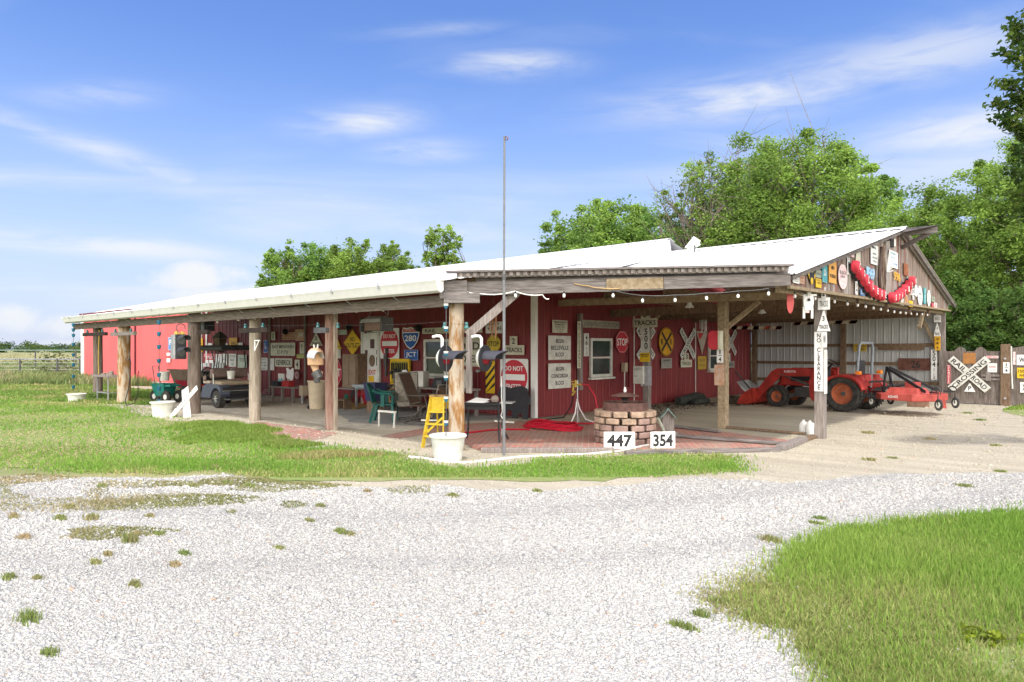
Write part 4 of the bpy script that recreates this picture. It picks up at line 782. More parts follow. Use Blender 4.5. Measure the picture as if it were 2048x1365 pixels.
# red lettered discs
zs = [(1711, 534, 'C'), (1720, 548, 'O'), (1729, 561, 'L'), (1737.5, 573, 'L'), (1747, 583, 'E'), (1755, 588, 'G'), (1763, 591, 'E'), (1784, 596, 'S'), (1791, 595, 'T'), (1797, 591, 'A'), (1803, 586, 'T'), (1810, 579, 'I'), (1817, 571, 'O'), (1824, 563, 'N')]
proto = None
for i, (px, py, ch) in enumerate(zs):
    c = onp(('x', 6.34), px, py); lb = 'round red disc lettered %s, %s in the %s string of discs on the gable' % (ch, ['first', 'second', 'third', 'fourth', 'fifth', 'sixth', 'last'][i % 7], 'left' if i < 7 else 'right')
    if proto is None:
        proto = o = thing('red_letter_disc', lb, 'letter disc', c, PI/2, 'red lettered discs on the gable')
        mb = MB(); mb.lathe([(.0, .08), (.08, .075), (.112, .055), (.12, .02), (.12, -.05), (.0, -.05)][::-1], (0, 0, 0), 22, axis='Y'); mb.build('dome', redsign, o, smooth=True)
        mb = MB(); mb.cyl((0, .06, -.02), (0, .12, -.04), .11, n=20); mb.build('backing', black, o)
        o0 = o
    else: o0 = dup(proto, c, None, lb)
    for k_ in kids(o0):
        if k_.name.startswith('lettering'): bpy.data.objects.remove(k_)
    mb = MB(); letters(mb, ch, 0, 0, .09, .13, -.084); mb.build('lettering', wlt, o0)
# ============================================================ OBJECTS
def T(name, label, cat, px, py, rz=0, group=None, back=0., z=0.):
    g = gp(px, py); g = g + Fv*back; return thing(name, label, cat, (g.x, g.y, z), rz, group)
def part(o, nm, m, fn, smooth=False, bevel=0.):
    mb = MB(); fn(mb); return mb.build(nm, m, o, smooth=smooth, bevel=bevel)
def ring(c, r, n=24, ax=(1, 0, 0), ay=(0, 1, 0), a0=0, a1=2*PI):
    c = V3(c); ax = V3(ax); ay = V3(ay); return [c+ax*(r*math.cos(a0+(a1-a0)*k/n))+ay*(r*math.sin(a0+(a1-a0)*k/n)) for k in range(n+1)]
def tub(px, py, rt, rb, h, label, back=.2):
    o = T('planter_tub', label, 'tub', px, py, back=back)
    part(o, 'wall', dirtyw if rt < .3 else dirtyw, lambda b: b.lathe([(rb-.01, .005), (rb, 0), (rt, h), (rt+.025, h), (rt+.03, h+.02), (rt+.02, h+.035), (rt-.015, h+.03), (rt-.02, h-.02), (rb-.02, .03), (.001, .03)], n=32), True)
    return o
tub(893, 926, .245, .20, .34, 'large round white plastic tub at the corner post', .22)
tub(316, 837, .25, .215, .34, 'white round tub with dark scuffs in front of the green spreader', .22)
tub(145, 805, .25, .21, .22, 'small white tub alone on the grass at the far left', .2)
def chain(px, depth, ys, tub_y, label):
    top = at(px, ys[0], depth); o = thing('rain_chain', label, 'rain chain', (top.x, top.y, 0))
    part(o, 'chain', dsteel, lambda b: b.tube([(0, 0, 2.5), (.01, 0, 1.6), (0, .01, .9), (0, 0, .28)], .006, 5))
    for i, y in enumerate(ys):
        z = at(px, y, depth).z; s_ = depth/10.2*.9 if depth < 12 else 1.25
        c_ = part(o, 'cup', cupb, lambda b: b.lathe([(.012, -.05*s_), (.026*s_, -.045*s_), (.037*s_, .0), (.032*s_, .0), (.02*s_, -.035*s_)], (0, 0, z), 12), True)
        part(c_, 'rim', dirtyw if depth < 12 else cupb, lambda b: b.lathe([(.037*s_, .0), (.041*s_, .035*s_), (.036*s_, .035*s_), (.032*s_, .0)], (0, 0, z), 12), True)
chain(892, 10.0, (612, 658, 707, 756, 798, 846), 0, 'rain chain of blue cups beside the pale corner post')
chain(318, 16.9, (645, 668, 694, 722, 750, 777, 803), 0, 'rain chain of blue cups hanging into the scuffed tub')
chain(147, 21.4, (650, 660, 671, 689, 710, 730, 753, 774), 0, 'rain chain at the far left end of the gutter')
# mast
g = gp(1008, 912); o = thing('metal_mast', 'tall thin grey metal mast rising above the roof', 'pole', (g.x, g.y, 0))
part(o, 'shaft', mat('mast_steel', (.16, .165, .17), .6, .15, 5), lambda b: (b.cyl((0, 0, 0), (0, 0, 2.7), .022, n=10), b.cyl((0, 0, 2.7), (.01, 0, 4.82), .016, n=10)))
part(o, 'pulley', rust, lambda b: b.lathe([(.03, -.012), (.03, .012)], (.05, .0, 4.78), 12, axis='Y')); part(o, 'halyard', dirtyw, lambda b: b.tube([(-.045, 0, 1.2), (-.05, 0, .9), (-.03, .0, .68), (-.06, 0, .6), (-.03, 0, .56)], .008, 5))
part(o, 'clamp', dsteel, lambda b: b.cyl((0, 0, 2.66), (0, 0, 2.74), .03, n=8))
# crossing lamps beside the corner post
for px, lb in ((892, 'black disc crossing lamp with long hood in front of the corner post'), (971, 'black disc crossing lamp with long hood right of the corner post')):
    c = at(px, 717, 10.35); o = thing('crossing_lamp', lb, 'signal lamp', c, .24-.0)
    part(o, 'disc', blackp, lambda b: b.lathe([(.001, -.012), (.2, -.012), (.205, 0), (.2, .006), (.001, .006)], n=36, axis='X'), True)
    part(o, 'lens', mat('dark_red_lens', (.22, .01, .02), .25), lambda b: b.lathe([(.10, .005), (.09, .03), (.05, .045), (.001, .05)], n=24, axis='X'), True)
    part(o, 'housing', dirtyw, lambda b: b.lathe([(.001, -.13), (.10, -.12), (.15, -.07), (.165, -.012)], n=28, axis='X'), True)
    def hood(b):
        n = 18; vs = []; K = 6
        for k in range(n+1):
            a = PI*1.08*(k/n)-.04*PI; L_ = .40-.17*abs(math.cos(a))**1.5
            for x in (0, L_): vs += [(x, .115*math.cos(a), .115*math.sin(a)), (x, .108*math.cos(a), .108*math.sin(a))]
        f = []
        for k in range(n):
            i = 4*k; j = i+4; f += [(i, i+2, j+2, j), (i+1, j+1, j+3, i+3), (i+2, i+3, j+3, j+2)]
        b.add(vs, f)
    part(o, 'hood', mat('faded_black', (.045, .046, .06), .6, .15), hood, True)
    part(o, 'pipe_elbow', white, lambda b: b.tube([(-.07, 0, .16), (-.07, 0, .30), (-.10, 0, .335), (-.17, 0, .34), (-.24, 0, .325)], .023, 10), True)
    part(o, 'bracket', dsteel, lambda b: b.beam((-.05, .0, -.16), (-.10, .18 if px < 900 else -.1, -.2), .05, .03))
# overhead power of the roof dish
g = at(1384, 498, 18.5); o = thing('roof_dish', 'white flat panel antenna on the carport roof ridge', 'antenna', g)
part(o, 'panel', white, lambda b: b.add([(-.22, 0, .05), (.0, .05, -.02), (.20, .12, .10), (.16, .12, .16), (.19, .12, .22), (.02, .05, .34)], [(0, 1, 2, 3, 4, 5), (5, 4, 3, 2, 1, 0)])); part(o, 'mast', dsteel, lambda b: b.cyl((.05, .06, -.25), (.05, .06, .1), .02))
# string lights
def bulbs(pts, label, grp, s_=1.):
    p0 = None
    for p in pts:
        if p0 is None:
            p0 = MB().lathe([(.001, -.075*s_), (.018*s_, -.07*s_), (.031*s_, -.045*s_), (.028*s_, -.02*s_), (.014*s_, .0)], n=10).build('light_bulb', bulbm, None, smooth=True, loc=p); tag(p0, label, 'light bulb', grp)
            MB().cyl((0, 0, 0), (0, 0, .05*s_), .014*s_, n=8).build('socket', black, p0)
        else:
            c = p0.copy(); COL.objects.link(c); c.location = p
            for k in kids(p0): q_ = k.copy(); COL.objects.link(q_); q_.parent = c
def diagp(px, py, o_=.2):
    """point on the vertical plane of the diagonal beam"""
    d = ray(px, py); q_ = PA + DN*o_; t = (q_-CAM).dot(DN)/d.dot(DN); return CAM+d*t
b1 = [diagp(x, y) for x, y in ((937, 590), (1031, 588), (1128, 588), (1226, 588), (1285, 598), (1350, 597), (1413, 593), (1476, 589), (1537, 584))]
bulbs(b1, 'round clear bulb hanging from the diagonal carport beam', 'bulbs along the diagonal beam', .8)
b2 = [onp(('y', -4.72), x, y) for x, y in ((435, 641), (477, 637), (510, 634), (546, 631), (585, 627), (626, 624), (668, 622), (713, 619), (766, 616), (822, 610), (882, 606))]
bulbs(b2, 'round clear bulb hanging under the long porch eave', 'bulbs along the porch eave', .9)
b3 = [onp(('x', 6.12), 1680+x/7.186, 450+y/7.186) for x, y in ((-650, 1000), (-360, 1035), (-80, 1080), (105, 1115), (252, 1135), (367, 1155), (478, 1178), (583, 1196), (685, 1213), (776, 1232), (865, 1245), (942, 1252), (1018, 1260), (1100, 1270), (1177, 1270), (1252, 1280))]
bulbs(b3, 'round clear bulb hanging under the gable boards', 'bulbs under the gable', .85)
def cable(name, label, pts, r, m, cat='cable'):
    c = V3(pts[0]); return tag(MB().tube([V3(p)-c for p in pts], r, 5).build(name, m, None, loc=c), label, cat)
def sag(pts, s_=.04):
    out_ = []
    for a, b in zip(pts[:-1], pts[1:]):
        a, b = V3(a), V3(b)
        for k in range(5): t = k/5; out_.append(a.lerp(b, t) - V3((0, 0, 4*s_*t*(1-t))))
    return out_+[V3(pts[-1])]
up = V3((0, 0, .05))
cable('light_cable', 'dark string light cable under the diagonal beam', sag([p+up for p in b1[3:]], .01), .006, dsteel)
cable('light_cable', 'white cable looped along the left of the diagonal beam', sag([b1[0]+V3((-.15, -.1, .12)), diagp(960, 588), diagp(1030, 583), diagp(1085, 590), diagp(1098, 598)], .03), .009, white)
cable('light_cable', 'thin string light cable under the porch eave', sag([p+up for p in b2], .01), .005, dsteel)
cable('light_cable', 'thin string light cable under the gable boards', sag([p+up for p in b3], .01), .005, dsteel)
cable('power_cord', 'tan cord drooping across the diagonal beam', sag([diagp(1148, 567, .19), diagp(1175, 572, .19), diagp(1205, 577, .19), diagp(1240, 577, .19)], .01), .008, mat('tan_cord', (.5, .33, .15)))
# crossarms with glass insulators
def crossarm(pl, x0, x1, y, label, ins, m=wood, lift=0):
    A, B = onp(pl, x0, y), onp(pl, x1, y); c = (A+B)/2; o = thing('crossarm', label, 'crossarm', c, 0 if pl[0] == 'y' else PI/2); W = (B-A).length
    part(o, 'arm', m, lambda b: b.box((0, 0, 0), (W, .08, .10)))
    for px in ins:
        q_ = onp(pl, px, y); u = (q_-A).length-W/2
        i_ = part(o, 'insulator', insul, lambda b: b.lathe([(.001, .15), (.022, .145), (.03, .12), (.022, .11), (.037, .08), (.04, .06), (.03, .05)], (u, 0, 0), 14), True); part(i_, 'pin', dsteel, lambda b: b.cyl((u, 0, .04), (u, 0, .08), .012))
yp = -4.95
dkwood = mat('dark_wood', (.035, .025, .02), .9, .3, 8, .2)
crossarm(('y', yp), 481, 538, 661, 'dark wooden crossarm with teal insulators on the pale log post', (491, 526), dkwood)
crossarm(('y', yp), 631, 655, 661, 'short grey bracket arm with teal insulator on the reddish post', (636,), dsteel)
crossarm(('y', yp), 224, 271, 668, 'grey crossarm on the thick orange streaked post', (231, 262), wood)
crossarm(('y', yp), 168, 213, 669, 'dark crossarm with hanging wires on the leftmost post', (175, 205), dkwood)
crossarm(('y', yp+.02), 398, 418, 665, 'short dark crossarm on the dark brown post', (), dkwood)
wp0 = [at(300, 648, 18.7)] + [onp(('y', yp), x, y) for x, y in ((380, 650), (491, 650), (526, 651), (636, 649), (676, 651), (889, 644), (932, 648))]
cable('insulator_wire', 'thin wire strung between the teal insulators along the porch', sag(wp0, .02), .0025, dsteel)
for px, lb in ((676, 'teal glass insulator hanging right of the reddish post'), (889, 'teal glass insulator left of the corner post'), (933, 'teal glass insulator right of the corner post')):
    p = onp(('y', -4.9), px, 651); tag(MB().lathe([(.001, .05), (.022, .045), (.03, .015), (.022, .005), (.038, -.03), (.035, -.05)], n=14).build('glass_insulator', insul, None, smooth=True, loc=p), lb, 'insulator')
# traffic light on the dark post
p = at(360, 694, 16.6); o = thing('traffic_light', 'black two lamp traffic light hung beside the dark brown post', 'traffic light', p, PI/2-.15)
part(o, 'housing', blackp, lambda b: (b.box((0, 0, 0), (.25, .22, .60))), bevel=.02)
part(o, 'side_panel', steel, lambda b: b.box((-.155, .0, 0), (.05, .22, .58)))
for z in (.15, -.14):
    part(o, 'lens', mat('dark_lens', (.03, .035, .03), .15, .2, spec=.6), lambda b: b.lathe([(.001, -.135), (.09, -.125), (.10, -.11)], (.0, 0, z), 20, axis='Y', M=None) if False else b.prism(ellp(0, z, .19, .19), .02, -.105))
    part(o, 'visor', mat('faded_black', (0, 0, 0)), lambda b: b.add([v for k in range(15) for v in ((.11*math.cos(PI*k/14), -.105, z+.01+.12*math.sin(PI*k/14)), (.11*math.cos(PI*k/14)+.08, -.105-.10-.16*math.sin(PI*k/14), z+.02+.11*math.sin(PI*k/14)))], [(2*k, 2*k+1, 2*k+3, 2*k+2) for k in range(14)]))
part(o, 'top_bracket', mat('brass', (.45, .33, .06), .4, .2), lambda b: (b.cyl((-.08, 0, .30), (-.08, 0, .37), .05, .03), b.cyl((.05, 0, .30), (.05, 0, .37), .05, .03), b.box((0, 0, .33), (.24, .08, .03))))
part(o, 'hook', dsteel, lambda b: b.tube(ring((0.02, 0, .46), .10, 16, (1, 0, 0), (0, 0, 1), -.3, 4.2), .010, 6))
# tan signal lamp
p = at(633, 713, 13.1); o = thing('signal_lamp', 'tan rounded signal lamp with silver hood on the reddish post', 'signal lamp', p, 0)
part(o, 'body', mat('signal_tan', (.60, .38, .22), .5), lambda b: b.lathe([(.001, .16), (.08, .15), (.135, .10), (.15, .02), (.15, -.16), (.14, -.17), (.001, -.17)], (-.03, 0, 0), 20), True)
part(o, 'hood', tin, lambda b: b.add([v for k in range(13) for v in ((.02, -.10-.12*math.cos(PI*k/12), -.02+.15*math.sin(PI*k/12)), (.32, -.14-.11*math.cos(PI*k/12), -.04+.13*math.sin(PI*k/12)))], [(2*k, 2*k+1, 2*k+3, 2*k+2) for k in range(12)]), True)
part(o, 'ear', dirtyw, lambda b: (b.cyl((-.07, 0, .14), (-.09, 0, .23), .02, .012), b.cyl((.03, 0, .14), (.05, 0, .23), .02, .012)))
part(o, 'neck', mat('signal_tan', (0, 0, 0)), lambda b: (b.cyl((-.06, 0, -.17), (-.02, 0, -.30), .08, .05), b.cyl((0, 0, -.28), (.12, .02, -.33), .05, .05)))
part(o, 'gear_bracket', dsteel, lambda b: (b.cyl((.06, -.05, -.30), (.14, -.02, -.42), .10, .08, 12), b.cyl((.10, -.06, -.42), (.12, -.05, -.50), .07, .05, 12)))
# hanging infrared heater
p = onp(('y', -3.2), 755, 648); o = thing('hanging_heater', 'silver box heater hung on wires above the white door', 'heater', p, 0)
part(o, 'reflector', tin, lambda b: b.add([(-.36, -.16, .10), (.36, -.16, .10), (.36, .02, .16), (-.36, .02, .16), (-.36, -.2, .02), (.36, -.2, .02)], [(0, 1, 2, 3), (4, 5, 1, 0), (3, 2, 1, 0)]))
part(o, 'casing', dsteel, lambda b: (b.box((-.36, -.04, -.02), (.03, .3, .30)), b.box((.37, -.04, -.02), (.06, .3, .30)), b.box((0, .06, -.02), (.70, .02, .26))))
part(o, 'grille', mat('heater_grille', (.25, .16, .12), .6, .3, 40), lambda b: b.box((0, -.08, -.04), (.68, .02, .20))); part(o, 'hanger', steel, lambda b: (b.tube([(-.34, 0, .15), (-.05, 0, .42), (.36, 0, .17)], .006, 5), b.tube([(.36, 0, .17), (.40, 0, .5)], .006, 5)))
p = onp(('y', -4.4), 411, 651); o = thing('flood_lamp', 'grey square box lamp hung beside the dark brown post', 'lamp', p, .2)
part(o, 'case', steel, lambda b: b.box((-.08, 0, 0), (.30, .2, .26)), bevel=.02); part(o, 'back', black, lambda b: b.box((.13, .02, 0), (.12, .22, .30)), bevel=.01); part(o, 'bracket', rust, lambda b: b.tube([(-.2, 0, .1), (-.28, 0, 0), (-.2, 0, -.1)], .015, 6))
# lantern
p = onp(('y', -2.4), 440, 700); o = thing('lantern', 'large black four sided lantern hanging above the golf cart', 'lantern', p, .3); o.scale = (.66, .66, .95)
part(o, 'roof', dsteel, lambda b: b.add([(-.26, -.26, .38), (.26, -.26, .38), (.26, .26, .38), (-.26, .26, .38), (-.10, -.10, .55), (.10, -.10, .55), (.10, .10, .55), (-.10, .10, .55), (0, 0, .6)], [(0, 1, 5, 4), (1, 2, 6, 5), (2, 3, 7, 6), (3, 0, 4, 7), (4, 5, 8), (5, 6, 8), (6, 7, 8), (7, 4, 8), (3, 2, 1, 0)]))
part(o, 'frame', black, lambda b: [b.beam((sx*.13, sy*.13, -.08), (sx*.2, sy*.2, .38), .025, .025) for sx in (-1, 1) for sy in (-1, 1)] + [b.box((0, 0, -.08), (.3, .3, .03))])
part(o, 'pane', mat('lantern_glass', (.10, .08, .05), .2, .3), lambda b: b.add([(-.12, -.12, -.06), (.12, -.12, -.06), (.12, .12, -.06), (-.12, .12, -.06), (-.185, -.185, .37), (.185, -.185, .37), (.185, .185, .37), (-.185, .185, .37)], [(0, 1, 5, 4), (1, 2, 6, 5), (2, 3, 7, 6), (3, 0, 4, 7)]))
part(o, 'chain', dsteel, lambda b: b.cyl((0, 0, .6), (0, 0, 1.4), .01, n=5))
# garage floor things near the wall --------------------------------
o = T('garbage_can', 'tall tan plastic garbage can left of the reddish post', 'garbage can', 629, 821, back=.25)
part(o, 'bin', tanp, lambda b: b.lathe([(.001, .02), (.20, .02), (.24, .72), (.26, .74), (.26, .78), (.23, .78), (.19, .06), (.001, .06)], n=24), True); part(o, 'wheel', black, lambda b: b.cyl((-.19, -.12, .06), (-.14, -.14, .06), .06))
o = T('step_stool', 'low brown wooden step stool right of the reddish post', 'stool', 684, 820, back=.15)
part(o, 'top', brown, lambda b: b.box((0, 0, .26), (.42, .26, .03)))
for s_ in (-1, 1): part(o, 'side', brown, lambda b: b.box((s_*.18, 0, .12), (.03, .24, .25)))
o = thing('wall_bench', 'grey wooden bench under the pig board by the long wall', 'bench', gp(566, 806)+Fv*.2+V3((0, .1, 0)), 0)
part(o, 'top', wood, lambda b: b.box((0, 0, .46), (1.35, .42, .04)))
for sx in (-.6, -.05, .58): part(o, 'leg', wood, lambda b: (b.box((sx, -.17, .22), (.06, .06, .44)), b.box((sx, .17, .22), (.06, .06, .44))))
bl = V3(o.location)
tb = thing('red_toolbox', 'red metal box lying on the grey wall bench', 'box', bl+V3((.02, -.02, .48))); part(tb, 'box', mat('dull_red_box', (.35, .03, .03), .5), lambda b: b.box((0, 0, .09), (.42, .2, .18)), bevel=.01); part(tb, 'handle', black, lambda b: b.tube([(-.08, 0, .18), (-.06, 0, .22), (.06, 0, .22), (.08, 0, .18)], .01, 6))
tb = thing('sign_box', 'white and teal landscape picture board standing on the wall bench', 'picture', bl+V3((-.42, .02, .48)), 0); part(tb, 'board', dirtyw, lambda b: b.box((0, 0, .19), (.32, .05, .38))); part(tb, 'picture', teal, lambda b: b.prism([(-.13, .06), (.13, .06), (.13, .2), (.05, .26), (-.03, .18), (-.13, .24)], .004, -.026))
tb = thing('black_crates', 'two small black boxes on the left end of the wall bench', 'box', bl+V3((-.40, -.16, .48)), 0); part(tb, 'box', blackp, lambda b: b.box((-.10, 0, .08), (.17, .15, .16))); part(tb, 'box', blackp, lambda b: b.box((.10, 0, .075), (.17, .15, .15)))
pc = onp(('y', -.35), 580, 752); mb = MB(); mb.prism([(-.22, .26), (-.16, .24), (-.1, .27), (.0, .20), (.08, .20), (.18, .26), (.24, .24), (.26, .08), (.22, -.08), (.10, -.22), (.0, -.24), (-.12, -.14), (-.20, -.02), (-.16, .12)][::-1], .02, 0)
tag(mb.build('animal_cutout', white, None, loc=pc), 'white pig head cutout board above the wall bench', 'cutout')
# cabinet, hoses, tools
A, B = onp(('y', -.40), 685, 742), onp(('y', -.40), 713, 742); cab = thing('wall_cabinet', 'grey brown two door cabinet on the wall below the NO OUTLET diamond', 'cabinet', ((A.x+B.x)/2, -.22, A.z), 0); Wc = B.x-A.x; Hc = .98
cm_ = mat('cabinet_taupe', (.26, .19, .13), .7, .12)
part(cab, 'body', cm_, lambda b: b.box((0, 0, 0), (Wc, .36, Hc))); part(cab, 'side', brown, lambda b: b.box((Wc/2+.04, 0, .0), (.08, .38, Hc+.04)))
for s_ in (-1, 1): part(cab, 'door', cm_, lambda b: b.box((s_*Wc*.24, -.19, 0), (Wc*.44, .02, Hc*.86)))
part(cab, 'shelf', steel, lambda b: b.box((0, -.05, -Hc/2-.03), (Wc+.1, .5, .03)))
for i, (m_, rr_, dx, nm) in enumerate(((redhose, .26, .35, 'red hose coil hanging under the right end of the wall cabinet'), (mat('dark_hose', (.05, .05, .05), .6), .24, .0, 'dark hose coil hanging under the middle of the wall cabinet'), (mat('green_hose', (.02, .16, .10), .6), .12, -.42, 'green hose coil hanging under the left of the wall cabinet'))):
    o = thing('hose_coil', nm, 'hose', (cab.location.x+dx, -.22, cab.location.z-Hc/2-.36), 0, 'hoses under the cabinet')
    for k in range(5): part(o, 'loop', m_, lambda b: b.tube(ring((.012*k, -.02*k, -.02*k), rr_*(1-.07*k), 20, (.9, 0, 0), (0, 0, 1.25)), .014, 6))
for i, (px, w_) in enumerate(((760, .0), )): pass
p0_ = onp(WL, 770, 772); tbx = p0_.x
table = thing('work_table', 'long cluttered grey work table along the wall between door and corner post', 'table', (tbx+1.7, -.75, 0), 0); table.scale = (1, 1, .9)
part(table, 'top', wood, lambda b: b.box((.9, 0, .72), (3.2, .6, .05))); part(table, 'shelf', brown, lambda b: b.box((.9, .05, .25), (3.1, .5, .04)))
for sx in (-.62, .9, 2.4): part(table, 'leg', wood, lambda b: (b.box((sx, -.25, .35), (.07, .07, .70)), b.box((sx, .25, .35), (.07, .07, .70))))
sink = thing('wash_basin', 'long white blue basin at the left end of the work table', 'basin', (tbx+.45, -.75, .0), 0); sink.scale = (1, 1, .76); part(sink, 'basin', mat('pale_blue_white', (.36, .42, .46), .4), lambda b: b.add([(-.62, -.3, .84), (.62, -.3, .84), (.62, .3, .84), (-.62, .3, .84), (-.55, -.24, .70), (.55, -.24, .70), (.55, .24, .70), (-.55, .24, .70), (-.62, -.3, .77), (.62, -.3, .77), (.62, .3, .77), (-.62, .3, .77)], [(0, 1, 5, 4), (1, 2, 6, 5), (2, 3, 7, 6), (3, 0, 4, 7), (4, 5, 6, 7), (0, 8, 9, 1), (1, 9, 10, 2), (2, 10, 11, 3), (3, 11, 8, 0), (11, 10, 9, 8)]))
part(sink, 'leg', steel, lambda b: [b.box((sx*.52, sy*.22, .38), (.05, .05, .78)) for sx in (-1, 1) for sy in (-1, 1)])
A, B = onp(WL, 785, 744), onp(WL, 823, 744); tb = thing('tool_board', 'yellow framed tool board with black hanging tools on the long wall', 'tool board', ((A.x+B.x)/2, -.08, A.z), 0); Wt = B.x-A.x; Ht = .74
part(tb, 'board', mat('olive_yellow', (.33, .30, .04), .6, .25, 12), lambda b: b.box((0, 0, 0), (Wt, .03, Ht))); part(tb, 'frame', yellow, lambda b: (b.box((0, -.03, Ht/2-.04), (Wt, .05, .08)), b.box((0, -.03, -Ht/2+.03), (Wt, .05, .06)), b.box((-Wt/2+.03, -.03, 0), (.06, .05, Ht-.15)), b.box((Wt/2-.03, -.03, 0), (.06, .05, Ht-.15))))
rg = random.Random(3)
for k in range(8):
    x = -Wt*.4+Wt*.8*k/7; h_ = rg.uniform(.2, .5); part(tb, 'tool', black, lambda b: (b.beam((x, -.07, .25), (x+rg.uniform(-.04, .04), -.07, .25-h_), .035, .02), b.box((x, -.08, .25-h_), (rg.uniform(.06, .14), .04, .10))))
o = thing('long_tool', 'tall dark tool handle leaning between the EXIT door and the yellow tool board', 'tool', (onp(WL, 776, 745).x, -.12, 0)); part(o, 'shaft', dsteel, lambda b: (b.beam((0, 0, .85), (.02, 0, 1.65), .07, .05), b.box((0, -.02, 1.3), (.12, .05, .3))))
c = onp(('y', -1.0), 822, 772); o = thing('white_carton', 'open white cardboard carton on the work table', 'carton', (c.x, -.85, .675), .35)
part(o, 'side', dirtyw, lambda b: b.box((.12, 0, .19), (.36, .30, .38))); part(o, 'flap', white, lambda b: b.add([(-.30, -.10, 0), (-.06, -.16, 0), (-.06, -.16, .30), (-.20, -.13, .42), (-.34, -.10, .40)], [(0, 1, 2, 3, 4), (4, 3, 2, 1, 0)]))
for lb, px, m_, r_ in (('tangled coil of tan rope under the work table', 795, mat('tan_rope', (.30, .19, .11), .9, .4, 30), .26), ('dark brown coil of wire under the work table', 812, mat('dark_wire', (.10, .075, .06), .9, .3, 30), .22)):
    c = onp(('y', -1.15), px, 789); o = thing('rope_coil', lb, 'rope', c, 0, 'coils under the table')
    for k in range(7): part(o, 'strand', m_, lambda b: b.tube(ring((rg.uniform(-.05, .05), -.03*k+.1, rg.uniform(-.04, .04)), r_*rg.uniform(.55, 1), 16, (1, rg.uniform(-.3, .3), 0), (0, rg.uniform(-.3, .3), .9)), .022, 5))
c = onp(('y', -1.4), 757, 785); o = thing('storage_tote', 'dark blue plastic tote standing behind the green chair', 'tote', (c.x, -1.5, 0), 0); part(o, 'box', mat('navy_plastic', (.03, .035, .09), .5), lambda b: b.add([(-.2, -.15, .3), (.2, -.15, .3), (.2, .15, .3), (-.2, .15, .3), (-.24, -.19, .72), (.24, -.19, .72), (.24, .19, .72), (-.24, .19, .72)], [(0, 1, 5, 4), (1, 2, 6, 5), (2, 3, 7, 6), (3, 0, 4, 7)])); part(o, 'lid', mat('navy_plastic', (0, 0, 0)), lambda b: b.box((0, 0, .74), (.52, .42, .05)), bevel=.01); part(o, 'stand', brown, lambda b: b.box((0, 0, .15), (.36, .26, .3)))
c = onp(WL, 948, 758); o = thing('white_bin', 'white plastic bin with a dark hole at the right end of the work table', 'bin', (c.x, -.6, c.z), 0); part(o, 'bin', dirtyw, lambda b: b.box((0, 0, 0), (.62, .42, .50)), bevel=.04); part(o, 'hole', brown, lambda b: b.prism([(-.22, -.14), (.0, -.18), (.04, .0), (-.06, .10), (-.2, .12)], .006, -.212))
c = onp(('y', -.9), 878, 765); o = thing('black_cooler', 'black slanted box on the work table behind the rain chain', 'box', (c.x, -.8, .675), 0); part(o, 'body', black, lambda b: b.add([(-.24, -.15, 0), (.2, -.15, 0), (.2, .15, 0), (-.24, .15, 0), (-.14, -.12, .24), (.22, -.12, .24), (.22, .12, .24), (-.14, .12, .24)], [(0, 1, 5, 4), (1, 2, 6, 5), (2, 3, 7, 6), (3, 0, 4, 7), (4, 5, 6, 7)])); part(o, 'panel', dsteel, lambda b: b.box((.05, -.145, .12), (.2, .01, .12)))
# wind chimes
for lb, px, y0, y1, pl, m_, n_ in (('copper wind chimes hanging before the yellow STOP octagon', 986, 632, 680, ('y', -1.2), mat('copper_tube', (.50, .27, .16), .35, .15, metal=.5), 5), ('silver wind chimes hanging in front of the yield triangle', 1406, 640, 668, ('x', .7), silver, 5)):
    a, b_ = onp(pl, px, y0), onp(pl, px, y1); o = thing('wind_chimes', lb, 'wind chimes', a); h_ = a.z-b_.z
    for k in range(n_): part(o, 'tube', m_, lambda b: b.cyl(((k-n_/2+.5)*.05, .02*(k % 2), 0), ((k-n_/2+.5)*.05, .02*(k % 2), -h_*(.65+.08*((k*3) % 5))), .012, n=8))
    part(o, 'top_disc', brown, lambda b: b.cyl((0, 0, 0), (0, 0, .03), .11)); part(o, 'cord', dsteel, lambda b: b.cyl((0, 0, .03), (0, 0, .4), .005, n=5))
# caged ceiling lamps inside the carport
for lb, px, py, d in (('white ceiling lamp holder under the carport header left', 1379, 612, 15.5), ('white ceiling lamp holder under the carport header right', 1524, 624, 17.)):
    p = at(px, py, d); o = thing('ceiling_lamp', lb, 'lamp', p, 0, 'carport ceiling lamps'); part(o, 'shade', white, lambda b: b.lathe([(.04, .10), (.05, .03), (.10, -.03), (.10, -.04), (.05, .0)], n=14), True); part(o, 'base', white, lambda b: b.cyl((0, 0, .10), (0, 0, .14), .08, n=12)); part(o, 'bulb', bulbm, lambda b: b.lathe([(.001, -.06), (.025, -.04), (.03, -.01), (.02, .03)], n=10), True)
# gates arms in the carport
def gatearm(a, b, label):
    o = thing('striped_barrier', label, 'gate arm', a); d = V3(b)-V3(a); n = 9
    part(o, 'arm', mat('arm_cream', (.62, .52, .40), .6, .15), lambda q_: q_.beam((0, 0, 0), d, .03, .10))
    for k in range(0, n, 2): part(o, 'stripe', mat('arm_red', (.45, .09, .05), .6, .15), lambda q_: q_.add([v+V3((0, -.019, 0)) for v in (d*(k/n)+V3((0, 0, -.051)), d*((k+1)/n)+V3((0, 0, -.051)), d*((k+1.3)/n)+V3((0, 0, .051)), d*((k+.3)/n)+V3((0, 0, .051)))], [(0, 1, 2, 3), (3, 2, 1, 0)]))
gatearm(onp(('y', 8.6), 1462, 656), onp(('y', 8.6), 1562, 656), 'red and cream striped crossing gate arm hung at the back of the carport')
gatearm(onp(('y', 10.8), 1586, 648), onp(('y', 10.8), 1712, 644), 'faded red and cream gate arm hung higher on the grey back wall')
